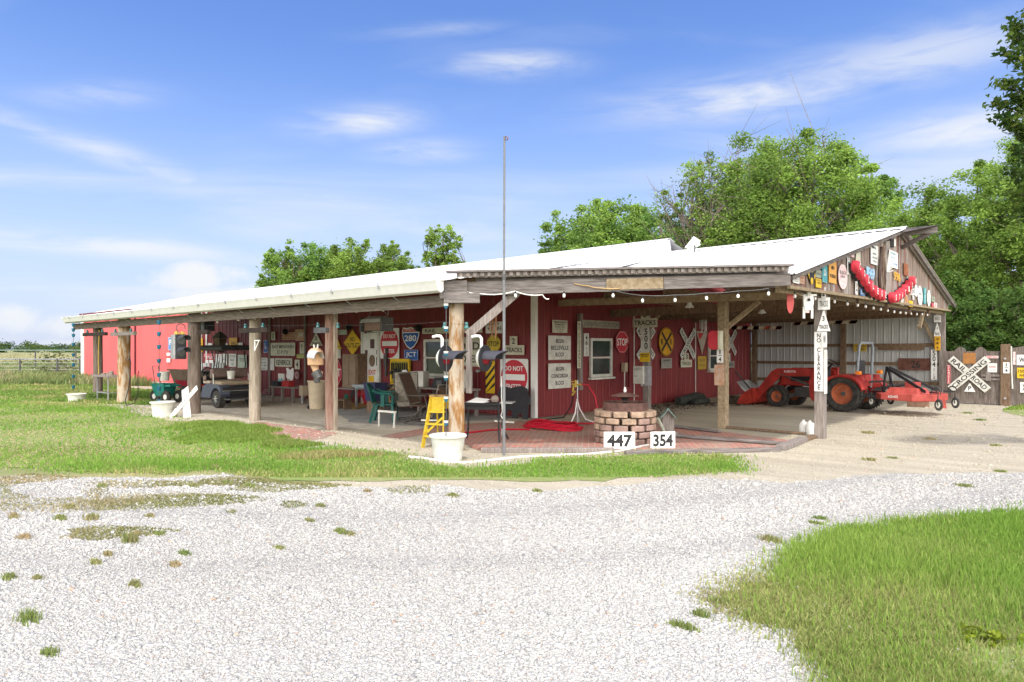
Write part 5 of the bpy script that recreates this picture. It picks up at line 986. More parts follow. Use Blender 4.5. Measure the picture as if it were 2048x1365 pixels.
# green plastic chair
def plchair(o):
    m_ = green_pl
    part(o, 'seat', m_, lambda b: (b.box((0, 0, .40), (.46, .44, .03)), b.box((0, -.21, .37), (.46, .03, .08))), bevel=.01)
    for sx in (-1, 1):
        part(o, 'leg', m_, lambda b: b.beam((sx*.21, -.20, .40), (sx*.25, -.25, 0), .07, .05)); part(o, 'leg', m_, lambda b: b.beam((sx*.21, .18, .42), (sx*.25, .28, 0), .07, .05))
        part(o, 'armrest', m_, lambda b: (b.tube([(sx*.24, -.22, .40), (sx*.26, -.22, .60), (sx*.27, -.16, .65), (sx*.27, .1, .66), (sx*.24, .22, .72)], .03, 8)), True)
        part(o, 'side_frame', m_, lambda b: b.box((sx*.26, 0, .50), (.02, .08, .28)))
    def back(b):
        vs = []; n = 12
        for k in range(n+1):
            a = -PI*.42+PI*.84*k/n; x = .25*math.sin(a); y = .20+.07*math.cos(a); h_ = .80+.06*math.cos(a*1.6)
            for z in (.42, h_-.12, h_):
                vs += [(x, y+(z-.42)*.28, z)]
        f = []
        for k in range(n):
            i = 3*k
            if k % 2 == 0: f += [(i, i+1, i+4, i+3)]
            f += [(i+1, i+2, i+5, i+4)]
        b.add(vs, f)
    q_ = part(o, 'backrest', m_, back, True); md = q_.modifiers.new('s', 'SOLIDIFY'); md.thickness = .02
o = T('plastic_chair', 'dark green moulded plastic armchair on the porch floor', 'chair', 765, 847, 2.3, back=.25, ); plchair(o); o.scale = (1.0, 1.0, 1.0)
# cushioned rocker and sling chair
def frame_chair(o, seatm, backm, tilt, frame, rocker=True, cushion=False):
    for sx in (-1, 1):
        part(o, 'side_frame', frame, lambda b: (b.tube([(sx*.27, -.30, .05), (sx*.27, -.26, .42), (sx*.27, -.20, .62), (sx*.27, .18, .62)], .013, 7), b.tube([(sx*.27, -.22, .42), (sx*.27, .26, .05)], .013, 7), b.tube([(sx*.27, .10, .36), (sx*.27, .10+tilt, 1.08)], .014, 7)), True)
        part(o, 'armrest', frame, lambda b: b.box((sx*.28, -.02, .63), (.06, .46, .025)), bevel=.008)
        if rocker: part(o, 'rocker', frame, lambda b: b.tube([(sx*.27, -.52+.1*k, .015+.0035*(k-5)**2) for k in range(11)], .014, 7), True)
        else: part(o, 'foot', frame, lambda b: b.tube([(sx*.27, -.34, .02), (sx*.27, .32, .02)], .014, 7))
    part(o, 'crossbar', frame, lambda b: (b.tube([(-.27, .10+tilt, 1.08), (.27, .10+tilt, 1.08)], .014, 7), b.tube([(-.27, -.26, .4), (.27, -.26, .4)], .014, 7), b.tube([(-.27, .26, .06), (.27, .26, .06)], .012, 7)))
    part(o, 'seat', seatm, lambda b: b.box((0, -.06, .41), (.50, .46, .10 if cushion else .02), tilt=(.08, 'X')), bevel=.03 if cushion else 0)
    part(o, 'backrest', backm, lambda b: b.box((0, .12+tilt*.5, .76), (.50, .11 if cushion else .02, .66), tilt=(-math.atan2(tilt, .72), 'X')), bevel=.04 if cushion else 0)
frm = mat('dark_tube_frame', (.07, .06, .05), .5); cush = mat('floral_cushion', (.20, .18, .14), .9, .3, 14, 0, None, 0, (1, 1, 1), (.36, .33, .28))
o = T('rocking_chair', 'metal rocking chair with pale patterned cushions', 'chair', 806, 848, 1.0, back=.6); frame_chair(o, cush, cush, .22, frm, True, True)
o = T('sling_chair', 'dark brown sling rocking chair seen from behind', 'chair', 838, 852, -1.15+PI, back=.35); frame_chair(o, mat('brown_sling', (.075, .045, .03), .85, .2, 30), mat('brown_sling', (0, 0, 0)), .30, frm)
o = T('folding_chair', 'folded pale aluminium chair frame leaning on the work table', 'chair', 872, 848, .3, back=1.0)
part(o, 'frame', mat('tan_metal', (.32, .27, .20), .5), lambda b: (b.tube([(-.25, 0, 0), (-.15, .15, .78), (.25, .15, .78), (.30, 0, 0)], .016, 7), b.tube([(-.30, -.15, 0), (.28, .12, .6)], .014, 7), b.tube([(-.1, .1, .5), (.24, .1, .5)], .014, 7))); part(o, 'web', mat('brown_sling', (0, 0, 0)), lambda b: b.box((.06, .12, .62), (.34, .01, .24)))
o = T('tray_table', 'small low pale wire frame stand before the green chair', 'stand', 773, 856, .1, back=.05)
part(o, 'rail', dirtyw, lambda b: b.box((0, 0, .33), (.50, .05, .04)));
for sx in (-1, 1): part(o, 'leg', dirtyw, lambda b: b.beam((sx*.23, 0, .33), (sx*.22, -.02, 0), .02, .03))
c = gp(838, 838); o = thing('loose_stick', 'short white stick lying level beside the yellow ladder', 'stick', at(860, 841, 13.)); part(o, 'stick', dirtyw, lambda b: b.beam((-.14, -.1, 0), (.12, .1, .0), .02, .025))
tag(MB().tube(noisy([V3((0, 0, 0)), V3((.9, .5, 0))], 0, .2, 1, False), .012).build('x', brown, None), 'x', 'x') if False else None
# yellow ladder
o = T('step_ladder', 'worn yellow wooden step ladder behind the white tub', 'ladder', 877, 898, .35, back=.25); o.scale = (.85, .85, .86)
yl = mat('worn_yellow', (.42, .27, .015), .6, .15, 9, .15, 25, 0, (1, 1, 1), (.55, .40, .03))
part(o, 'top_step', mat('worn_board', (.25, .16, .07), .9, .4, 12), lambda b: b.box((0, 0, .98), (.36, .24, .035))); part(o, 'apron', yl, lambda b: (b.box((0, -.11, .82), (.30, .02, .28)), b.box((-.15, 0, .85), (.02, .2, .22)), b.box((.15, 0, .85), (.02, .2, .22))))
for sx in (-1, 1):
    part(o, 'rail', yl, lambda b: b.beam((sx*.13, -.10, .96), (sx*.22, -.30, 0), .03, .07)); part(o, 'rear_leg', yl, lambda b: b.beam((sx*.12, .09, .96), (sx*.19, .28, 0), .03, .05))
for z, w_ in ((.22, .40), (.45, .36), (.68, .32)): part(o, 'step', yl, lambda b: b.box((0, -.27+.2*z, z), (w_, .12, .03)))
part(o, 'brace', yl, lambda b: b.beam((-.16, -.22, .3), (.16, -.2, .58), .02, .04))
# griddle stand
o = T('griddle_stand', 'black iron griddle table with bent legs right of the corner post', 'grill', 975, 888, .55, back=.25)
part(o, 'top', black, lambda b: (b.box((-.12, .12, .66), (.75, .42, .03)), b.box((-.12, .12, .60), (.6, .34, .08))))
for a, b_ in (((.2, -.05), (.23, -.12)), ((.2, .28), (.30, .34)), ((-.42, -.05), (-.46, -.10)), ((-.42, .28), (-.46, .33))): part(o, 'leg', black, lambda q_: q_.tube([(a[0], a[1], .64), (a[0], a[1], .22), (b_[0], b_[1], 0)], .018, 7))
part(o, 'side_shelf', steel, lambda b: b.box((.32, .15, .68), (.22, .34, .02)))
ol = V3(o.location)
o = thing('paper_stack', 'white papers lying on the black griddle table', 'papers', ol+V3((-.22, -.02, .68)), .3); part(o, 'sheet', white, lambda b: b.add([(-.18, -.12, 0), (.16, -.12, .0), (.18, .12, .05), (-.1, .12, .07)], [(0, 1, 2, 3), (3, 2, 1, 0)])); part(o, 'sheet', white, lambda b: b.box((.03, 0, .01), (.28, .2, .02)))
tag(MB().lathe([(.001, -.03), (.06, -.02), (.075, .03), (.05, .08), (.001, .10)], n=14).build('round_stone', mat('grey_stone', (.22, .18, .15), .9, .2, 14), None, smooth=True, loc=ol+V3((.05, .12, .71))), 'brown round stone on the black griddle table', 'stone')
o = T('metal_rod_stand', 'thin grey rod stand with pale stick beside the griddle table', 'stand', 1003, 880, 0, back=.5); part(o, 'rod', steel, lambda b: b.cyl((0, 0, 0), (0, 0, .62), .012)); part(o, 'crossbar', dirtyw, lambda b: b.beam((-.18, 0, .27), (.25, .05, .27), .02, .03))
# bear cutout
c = onp(('y', -.35), 1028, 820); mb = MB(); pg = [(-.46, .28), (-.40, .36), (-.30, .38), (-.10, .33), (.10, .38), (.28, .40), (.42, .33), (.50, .15), (.52, .0), (.46, -.02), (.44, -.35), (.28, -.36), (.24, -.22), (.14, -.28), (.12, -.36), (-.04, -.36), (-.06, -.18), (-.18, -.16), (-.26, -.36), (-.40, -.36), (-.36, -.05), (-.42, .10), (-.52, .16)]
mb.prism([(a*.98, b) for a, b in pg[::-1]], .025, 0); tag(mb.build('bear_cutout', mat('faded_black2', (.03, .03, .035), .6), None, loc=(c.x, c.y, .375)), 'black bear shaped cutout leaning by the corner trim', 'cutout')
# red hose
g = gp(1105, 858); o = thing('garden_hose', 'bright red rubber hose coiled on the brick patio', 'hose', (g.x, g.y, .02)); rg = random.Random(9)
for k in range(7):
    a_ = rg.uniform(0, 6); part(o, 'coil', redhose, lambda b: b.tube([(.70*(1-.035*k+.03*math.sin(a*2+a_))*math.cos(a)+rg.uniform(-.01, .01), (.44*(1-.05*k)+.02*math.cos(a_))*math.sin(a), .02+.014*k+.02*math.sin(a*3+k)) for a in [2*PI*j/26 for j in range(27)]], .016, 7), True)
part(o, 'tail', redhose, lambda b: b.tube([V3(gp(x, y))-g+V3((0, 0, .01)) for x, y in ((1060, 862), (1010, 862), (975, 864), (945, 868), (915, 869))], .016, 7), True)
sp = gp(1155, 850); part(o, 'riser', redhose, lambda b: b.tube([V3(sp)-g+V3(q_) for q_ in ((.08, 0, .85), (.25, .05, .83), (.40, .08, .6), (.48, .05, .3), (.47, -.02, .06), (.30, -.08, .03), (.0, -.12, .03))], .016, 7), True)
o = thing('standpipe', 'thin water standpipe with brass taps by the end wall', 'standpipe', (sp.x, sp.y, 0)); part(o, 'pipe', steel, lambda b: b.cyl((0, 0, 0), (0, 0, .95), .014)); part(o, 'post', wood, lambda b: b.box((0, .08, .5), (.04, .04, 1.0)) if False else b.cyl((0, .03, .0), (0, .03, .3), .02))
part(o, 'tap', mat('brass', (0, 0, 0)), lambda b: (b.cyl((-.14, 0, .86), (.10, 0, .86), .022, n=8), b.cyl((-.10, 0, .86), (-.12, 0, .70), .02, n=8), b.cyl((-.04, 0, .80), (-.04, 0, .95), .028, n=8), b.box((-.14, 0, .92), (.09, .02, .02)), b.cyl((-.06, 0, .72), (-.14, 0, .62), .02, n=8)))
o = thing('garden_hose', 'grey white hoses running down from the standpipe', 'hose', (sp.x, sp.y, 0)); part(o, 'hose', mat('pale_hose', (.5, .47, .47), .5), lambda b: b.tube([(.0, -.02, .55), (.08, -.03, .35), (.25, -.05, .14), (.5, .0, .07), (.9, .15, .05)], .016, 7), True); part(o, 'hose', white, lambda b: b.tube([(0, -.02, .52), (-.03, -.04, .25), (-.10, -.10, .04)], .014, 7), True)
tag(MB().tube([(-.12, 0, .62), (-.2, .05, .4), (-.45, .1, .12), (-1.0, .15, .03)], .014, 7).build('garden_hose', black, None, smooth=True, loc=(sp.x, sp.y, 0)), 'black hose trailing left from the standpipe', 'hose')
ph = [gp(x, y) for x, y in ((818, 917), (850, 920), (893, 928), (930, 929), (980, 924), (1040, 917), (1110, 914), (1180, 911), (1240, 905), (1275, 897), (1297, 893))]
c0 = ph[0]; tag(MB().tube([p-c0+V3((0, 0, .02)) for p in ph], .020, 8).build('white_hose', mat('white_hose', (.62, .58, .54), .5, .1), None, smooth=True, loc=c0), 'long white hose lying along the sand in front of the patio', 'hose')
# fire ring
g = gp(1260, 893)+Fv*.5; o = thing('fire_pit', 'round fire pit of tan retaining blocks with a rusty steel ring', 'fire pit', (g.x, g.y, 0)); rg = random.Random(2)
bms = [mat('block_tan', (.34, .245, .18), .95, .25, 8, .4, 40), mat('block_pink', (.28, .19, .16), .95, .25, 8, .4, 40), mat('block_brown', (.22, .145, .12), .95, .25, 8, .4, 40)]
for L_ in range(5):
    n = 11
    for k in range(n):
        a = 2*PI*(k+.5*(L_ % 2))/n + rg.uniform(-.02, .02); R_ = .415+rg.uniform(-.008, .008); M = Matrix.Translation((R_*math.cos(a), R_*math.sin(a), .057+L_*.114)) @ Matrix.Rotation(a, 4, 'Z') @ Matrix.Rotation(rg.uniform(-.02, .02), 4, 'Y')
        mb = MB(); mb.add([(-.09, -.075, -.05), (.09, -.12, -.05), (.09, .12, -.05), (-.09, .075, -.05), (-.09, -.075, .05), (.09, -.12, .05), (.09, .12, .05), (-.09, .075, .05), (.115, -.06, -.045), (.115, .06, -.045), (.115, -.06, .045), (.115, .06, .045)], [(0, 3, 2, 9, 8, 1), (4, 5, 10, 11, 6, 7), (0, 1, 5, 4), (2, 3, 7, 6), (0, 4, 7, 3), (1, 8, 10, 5), (8, 9, 11, 10), (9, 2, 6, 11)], 0, M)
        mb.build('block', bms[min(2, max(0, (4-L_+rg.choice((-1, 0, 0, 1)))//2))], o, bevel=.012)
rr2 = mat('dark_rusty_iron', (.075, .040, .034), .8, .3, 9, .2, 30, 0, (1, 1, 1), (.16, .085, .07)); part(o, 'steel_ring', rr2, lambda b: b.lathe([(.36, .56), (.37, .69), (.385, .70), (.385, .56)], n=40), True); part(o, 'ash_bed', black, lambda b: b.lathe([(.001, .58), (.36, .58)], n=30))
part(o, 'lid_dish', rr2, lambda b: b.lathe([(.001, .86), (.1, .85), (.24, .81), (.245, .80), (.12, .79), (.06, .76), (.05, .70), (.001, .70)], n=32), True); part(o, 'hub', black, lambda b: b.lathe([(.07, .80), (.06, .74), (.04, .68), (.001, .60)], n=16), True); part(o, 'knob', white, lambda b: b.lathe([(.001, .96), (.022, .945), (.018, .92), (.028, .905), (.022, .87), (.001, .86)], n=12), True)
def numberbox(px, py, w_, h_, tx, label, rz, back, tilt=0.):
    g = gp(px, py); o = thing('number_box', label, 'sign', (g.x, g.y, 0), rz)
    part(o, 'panel', white, lambda b: b.box((0, back/2, h_/2), (w_, back, h_)), bevel=.004); mb = MB(); letters(mb, tx, .0, h_/2, w_*.80, h_*.72, -.003, bold=.035); mb.build('lettering', black, o); return o
numberbox(1239, 899, .50, .275, '447', 'white box with black number 447 leaning on the fire pit', YAW-.02, .07)
numberbox(1326, 898, .41, .275, '354', 'white board with black number 354 right of the fire pit', YAW+.12, .025)
# birdhouse
g = gp(1340, 878)+Fv*.2; o = thing('bird_house', 'grey wooden birdhouse with peaked roof standing behind the 354 board', 'birdhouse', (g.x, g.y, 0), YAW-.15)
part(o, 'body', wood, lambda b: b.prism([(-.09, .10), (.12, .10), (.12, .38), (.015, .50), (-.09, .38)], .2, .2)); part(o, 'roof_board', mat('green_grey_board', (.16, .22, .19), .9, .25, 9), lambda b: (b.beam((.155, .05, .355), (.0, .05, .53), .28, .02), b.beam((-.125, .05, .36), (.02, .05, .53), .28, .02))); part(o, 'leaning_slat', mat('pale_green_slat', (.36, .38, .30), .8), lambda b: b.beam((-.17, -.02, .36), (-.05, -.08, .08), .07, .02)); part(o, 'base_board', wood, lambda b: b.box((.03, .05, .05), (.3, .2, .10)))
# timbers edging the patio
def timber(pts, w_, h_, label, m=wood, z=0):
    a, b_ = gp(*pts[0]), gp(*pts[1]); o = MB().beam((0, 0, h_/2+z), (b_-a)+V3((0, 0, h_/2+z)), w_, h_).build('edging_timber', m, None, loc=a, bevel=.012); tag(o, label, 'timber', 'timbers edging the brick patio')
timber(((962, 906), (1228, 906)), .10, .08, 'long round grey edging timber in front of the brick patio')
timber(((1250, 911), (1560, 904)), .10, .07, 'grey edging timber running right from the 354 board', woodh)
timber(((1562, 902), (1606, 884)), .16, .09, 'short thick timber block at the patio corner')
timber(((1606, 884), (1632, 876)), .12, .06, 'short timber against the foot of the front right post', brown)
timber(((1292, 872), (1572, 893)), .12, .05, 'weathered plank crossing the bricks behind the fire pit', woodh, .02)
timber(((1340, 856), (1440, 868)), .10, .05, 'grey plank leading to the middle carport post', woodh, .02)
timber(((1450, 858), (1612, 872)), .08, .04, 'thin board between the middle and front right posts', brown, .02)
# jugs
for px, py, lb in ((1611, 868, 'translucent white plastic jug left of its twin'), (1624, 870, 'white plastic jug touching the front right post')):
    o = T('plastic_jug', lb, 'jug', px, py, .5, 'jugs by the post', back=.1); part(o, 'body', white, lambda b: b.lathe([(.001, .0), (.07, .0), (.075, .01), (.075, .15), (.05, .21), (.022, .24), (.022, .26), (.001, .26)], n=14), True); part(o, 'handle', white, lambda b: b.tube([(.05, 0, .21), (.085, 0, .19), (.075, 0, .13)], .012, 6))
# hanging things at the gable corner
c = at(1580, 603, 11.6); o = thing('red_pennant', 'long red rounded panel hanging at the left gable corner', 'panel', c, YAW); mb = MB(); mb.prism([(-.055, .12), (-.06, -.05), (-.045, -.15), (-.02, -.20), (.01, -.21), (.04, -.16), (.06, -.05), (.062, .12)], .012, 0); mb.build('panel', mat('bleached_red', (.58, .10, .10), .5), o); part(o, 'cord', dsteel, lambda b: b.cyl((0, -.006, .12), (0, -.006, .28), .004, n=5))
c = at(1615, 606, 11.7); o = thing('cow_figure', 'small white wooden animal figure with dangling legs hung under the gable', 'figure', c, YAW)
part(o, 'body', white, lambda b: b.prism([(-.09, .13), (-.08, -.06), (.08, -.06), (.09, .02), (.08, .13), (0, .16)][::1], .04, 0)); part(o, 'head', dirtyw, lambda b: b.prism([(0, .26), (-.035, .2), (-.03, .12), (.03, .12), (.035, .2)], .03, -.042)); part(o, 'belly', white, lambda b: b.box((0, -.03, -.09), (.14, .03, .08)))
for sx in (-1, 1): part(o, 'leg', white, lambda b: b.box((sx*.07, -.01, -.17), (.035, .03, .20)))
part(o, 'pink_tag', pinkm, lambda b: b.box((-.02, -.03, -.15), (.07, .01, .05))); part(o, 'bell', black, lambda b: b.lathe([(.001, .04), (.02, .0), (.028, -.02)], (0, -.06, .05), 10)); part(o, 'bar', dirtyw, lambda b: b.beam((-.14, -.02, .135), (.14, -.02, .13), .03, .03))
# horse collar, fan, light on the gable
c = onp(('x', 6.30), 1764, 552); o = thing('horse_collar', 'brown leather horse collar hanging below the gable peak', 'horse collar', c, PI/2); lea = mat('brown_leather', (.07, .045, .035), .7, .2, 8)
part(o, 'collar', lea, lambda b: b.tube([(.02, 0, .62), (-.03, 0, .40), (-.16, 0, .15), (-.22, 0, -.08), (-.16, 0, -.30), (-.03, 0, -.40), (.06, 0, -.40), (.16, 0, -.28), (.21, 0, -.08), (.16, 0, .15), (.06, 0, .40), (.02, 0, .62)], [.05, .045, .045, .04, .035, .025, .025, .03, .035, .035, .04, .05], 8), True); part(o, 'hames', brown, lambda b: b.tube([(.02, -.04, .66), (-.08, -.05, .3), (-.13, -.05, .0), (-.10, -.05, -.26), (0, -.05, -.33)], .018, 7), True); part(o, 'ring', mat('brass', (0, 0, 0)), lambda b: b.tube(ring((.0, -.05, -.37), .035, 10, (1, 0, 0), (0, 0, 1)), .01, 6))
c = onp(('x', 6.32), 1776, 546); o = thing('wire_fan', 'white wire fan shaped ornament beside the horse collar', 'ornament', c, PI/2)
for k in range(8):
    a = .15+k*.17; part(o, 'rib', dirtyw, lambda b: b.tube([(-.12, 0, 0), (-.12+.42*math.cos(a), -.03, .46*math.sin(a))], .010, 5))
part(o, 'hub', steel, lambda b: b.lathe([(.001, -.03), (.05, .0), (.001, .03)], (-.14, -.02, .0), 10, axis='Y'))
c = onp(('x', 6.35), 1784, 487); o = thing('flood_light', 'small floodlight under the peak hood of the gable', 'lamp', c, PI/2+.3); part(o, 'lamp', dirtyw, lambda b: b.box((0, -.05, 0), (.12, .03, .16))); part(o, 'housing', black, lambda b: b.box((0, 0, 0), (.15, .07, .19)), bevel=.01); part(o, 'bracket', black, lambda b: b.box((0, .08, .08), (.04, .12, .04)))
c = onp(('x', 6.30), 1822, 575); o = thing('red_arrow_ornament', 'thin pink white post with round foot at the end of the red discs', 'ornament', c, PI/2); part(o, 'stem', pinkm, lambda b: b.cyl((0, 0, .2), (.02, 0, -.16), .018)); part(o, 'foot', white, lambda b: b.cyl((.02, 0, -.16), (.02, 0, -.19), .08))
# leaning crossbuck by dark post
g = gp(361, 836)+Fv*.1; o = thing('leaning_crossbuck', 'white crossbuck boards standing on the ground against the dark brown post', 'railroad sign', (g.x, g.y, 0), YAW)
part(o, 'board', white, lambda b: b.beam((.0+.16, -.03, .0), (-.02, .02, .74), .13, .02, 0) if False else b.add([(.03, -.02, 0), (.21, -.02, 0), (.12, .02, .74), (-.03, .02, .62), (.03, .0, 0), (.21, .0, 0), (.12, .04, .74), (-.03, .04, .62)], [(0, 1, 2, 3), (7, 6, 5, 4), (0, 4, 5, 1), (1, 5, 6, 2), (2, 6, 7, 3), (3, 7, 4, 0)]))
part(o, 'board', white, lambda b: b.add([(-.32, -.07, 0), (-.20, -.07, 0), (.36, .0, .66), (.33, .0, .76), (-.32, -.05, 0), (-.20, -.05, 0), (.36, .02, .66), (.33, .02, .76)], [(0, 1, 2, 3), (7, 6, 5, 4), (0, 4, 5, 1), (1, 5, 6, 2), (2, 6, 7, 3), (3, 7, 4, 0)]))
mb = MB(); M = Matrix.Translation((.03, -.055, .38)) @ Matrix.Rotation(.10, 4, 'X'); letters(mb, 'C R O S S I N G', 0, 0, .66, .07, -.01, .86, M=M); mb.build('lettering', gl, o)
# metal legged bench at far left
g = gp(204, 806)+Fv*.3; o = thing('metal_leg_bench', 'rough board bench on thin metal legs between the two leftmost posts', 'bench', (g.x, g.y, 0), 0)
part(o, 'top', wood, lambda b: b.box((0, 0, .80), (1.5, .45, .05)));
for sx in (-.45, .5): part(o, 'leg', steel, lambda b: (b.beam((sx, -.15, 0), (sx, -.15, .78), .03, .03), b.beam((sx, .15, 0), (sx, .15, .78), .03, .03), b.beam((sx, -.15, .3), (sx, .15, .3), .02, .02)))
part(o, 'rail', steel, lambda b: b.beam((-.45, -.15, .3), (.5, -.15, .3), .02, .03))
for k, (dx, h_) in enumerate(((-.35, .05), (.1, .08), (.3, .12))): part(o, 'stone', mat('grey_stone', (0, 0, 0)), lambda b: b.lathe([(.001, 0), (.08, .0), (.06, h_), (.001, h_+.02)], (dx, 0, .825), 8))
# black cable loop hanging at post
p = onp(('y', -4.95), 258, 720); o = thing('cable_loop', 'long black cable looping from the thick post to the grass', 'cable', p, 0); part(o, 'cable', black, lambda b: b.tube([(0, 0, 0), (.08, 0, .05), (.14, 0, -.1), (.08, 0, -.5), (-.02, 0, -.8), (0, -.1, -1.15), (.25, -.15, -1.27), (.55, -.05, -1.2), (.68, 0, -.9), (.66, 0, -.45), (.7, 0, -.3)], .012, 6), True); part(o, 'hook', dsteel, lambda b: b.cyl((0, 0, 0), (-.15, 0, 0), .02))
p = onp(('y', -4.95), 196, 700); o = thing('yellow_rope', 'thin yellow rope hanging down the leftmost post', 'rope', p, 0); part(o, 'rope', mat('yellow_rope', (.5, .36, .06), .8), lambda b: b.tube([(.12, 0, .6), (.08, 0, .2), (.03, 0, -.3), (.06, 0, -.75)], .012, 6))
# broadcast spreader
o = T('broadcast_spreader', 'teal green wheeled spreader with handles behind the scuffed tub', 'spreader', 320, 807, .3, back=.3); gsp = mat('spreader_green', (.015, .17, .14), .5)
part(o, 'hopper', gsp, lambda b: b.add([(-.22, -.16, .2), (.16, -.16, .2), (.16, .16, .2), (-.22, .16, .2), (-.32, -.24, .58), (.24, -.24, .58), (.24, .24, .58), (-.32, .24, .58)], [(0, 1, 5, 4), (1, 2, 6, 5), (2, 3, 7, 6), (3, 0, 4, 7), (3, 2, 1, 0)])); part(o, 'fender', gsp, lambda b: b.box((.28, 0, .52), (.34, .4, .06)), bevel=.02)
for x, y in ((.33, -.22), (.33, .2), (-.3, -.1)):
    wl = part(o, 'wheel', rubber, lambda b: b.lathe([(.08, -.05), (.17, -.05), (.19, -.02), (.19, .02), (.17, .05), (.08, .05)], (x, y, .19), 20, axis='Y'), True); part(wl, 'hub', dirtyw, lambda b: b.cyl((x, y-.045, .19), (x, y+.045, .19), .08))
part(o, 'handle', dsteel, lambda b: (b.tube([(-.3, -.1, .5), (-.42, -.1, 1.1), (-.42, .1, 1.1), (-.3, .1, .5)], .012, 6), b.cyl((-.25, 0, .5), (-.25, 0, 1.35), .01)))
o = T('white_pail', 'white plastic pail sitting in the teal spreader', 'pail', 322, 807, 0, back=.3, z=.56); part(o, 'pail', dirtyw, lambda b: b.lathe([(.001, .0), (.12, 0), (.15, .28), (.16, .28), (.14, .27), (.11, .02), (.001, .02)], (-.1, 0, .1), 16), True)
# utility trailer
o = T('utility_trailer', 'rusty brown tipping trailer behind the left posts with a red rail', 'trailer', 352, 806, 0, back=1.5)
part(o, 'box', mat('rusty_trailer', (.14, .10, .07), .8, .3, 7, .2), lambda b: (b.add([(-.75, -.45, .45), (.9, -.45, .45), (.9, .5, .45), (-.75, .5, .45), (-.95, -.55, .95), (1.1, -.55, .95), (1.1, .6, .95), (-.95, .6, .95)], [(0, 1, 5, 4), (1, 2, 6, 5), (2, 3, 7, 6), (3, 0, 4, 7), (3, 2, 1, 0)]), b.box((0, -.56, .95), (2.1, .04, .05)))); part(o, 'red_rail', mat('bright_red_plastic', (.48, .02, .05), .5), lambda b: b.add([(-.62, -.50, .62), (.7, -.50, .62), (.6, -.48, .38), (-.4, -.48, .38)], [(0, 3, 2, 1), (0, 1, 2, 3)])); part(o, 'frame', mat('olive_metal', (.14, .13, .06), .8), lambda b: (b.box((0, -.35, .32), (1.8, .08, .10)), b.box((0, .35, .32), (1.8, .08, .10)), b.box((.1, 0, .3), (.08, .9, .08))))
for y in (-.5, .5):
    wl = part(o, 'wheel', rubber, lambda b: b.lathe([(.12, -.06), (.21, -.06), (.23, -.03), (.23, .03), (.21, .06), (.12, .06)], (.1, y, .23), 20, axis='Y'), True); part(wl, 'rim', dirtyw, lambda b: b.cyl((.1, y-.05, .23), (.1, y+.05, .23), .12))
part(o, 'stake', dsteel, lambda b: [b.cyl((x, .55, .9), (x, .55, 1.35), .01, n=5) for x in (-.8, -.5, .3, .5)])
# blue parking panel and small white tags on the sunlit wall
S(WL, (337, 675, 345, 701), 'parking_sign', 'blue and white parking panel half behind the traffic light', 'sign', blt, [('P', 0, .1, .5, .4, wlt)], 'round', wlt, .02)
for r, lb in (((334, 706, 341, 712), 'upper tiny white tag on the sunlit wall under the parking panel'), ((334, 717, 341, 725), 'lower tiny white tag on the sunlit wall under the parking panel')): S(WL, r, 'wall_tag', lb, 'tag', white, [], 'rect')

# small dark spot lamps on the long wall
for px, py, lb in ((570, 664, 'small black spot lamp above the EAST MENOKEN board'), (697, 655, 'small black spot lamp left above the NO OUTLET diamond'), (836, 657, 'small black spot lamp right of the 280 shield')):
    p = onp(('y', -.14), px, py); o = thing('spot_lamp', lb, 'lamp', p, 0, 'black spot lamps on the long wall'); part(o, 'head', black, lambda b: b.lathe([(.001, -.12), (.06, -.10), (.10, .02), (.09, .04), (.001, .03)], (0, 0, 0), 14, axis='X'), True); part(o, 'arm', black, lambda b: b.tube([(0, .02, 0), (0, .09, .02)], .02, 6))
p = onp(('y', -5.02), 514, 690); o = thing('wall_bracket', 'small white triangular bracket on the pale straight log post', 'bracket', p, 0); part(o, 'bar', white, lambda b: (b.beam((-.09, 0, .09), (.12, 0, .09), .015, .02), b.beam((-.09, 0, .09), (-.09, 0, -.13), .015, .02), b.beam((-.09, 0, -.12), (.10, 0, .09), .015, .02)))
g = [gp(*q_) for q_ in ((674, 816), (712, 820), (762, 808), (724, 804))]; c = (g[0]+g[2])/2; mb = MB(); mb.add([(q_.x-c.x, q_.y-c.y, z) for z in (0, .012) for q_ in g], [(3, 2, 1, 0), (4, 5, 6, 7), (0, 1, 5, 4), (1, 2, 6, 5), (2, 3, 7, 6), (3, 0, 4, 7)]); tag(mb.build('door_rug', mat('straw_rug', (.36, .22, .08), .95, .3, 20), None, loc=(c.x, c.y, .012)), 'flat straw coloured rug on the floor before the white door', 'rug')
g = gp(604, 808)+Fv*.15; o = thing('valve_stand', 'short stand of grey pipe valves left of the tan garbage can', 'valve', (g.x, g.y, 0), 0); part(o, 'box', tanp, lambda b: b.box((0, 0, .38), (.18, .18, .30))); part(o, 'pipe', steel, lambda b: (b.cyl((.03, -.06, 0), (.03, -.06, .3), .035), b.cyl((-.05, -.08, .12), (.08, -.08, .12), .03)))
g = gp(528, 806)+Fv*.1; o = thing('wire_rack', 'curved thin silver wire rack behind the pale log post', 'rack', (g.x, g.y, 0), 0)
for k in range(4): part(o, 'wire', steel, lambda b: b.tube(ring((.1, 0, 0), .22+.06*k, 10, (1, 0, 0), (0, 0, 1), PI*.45, PI), .008, 5))
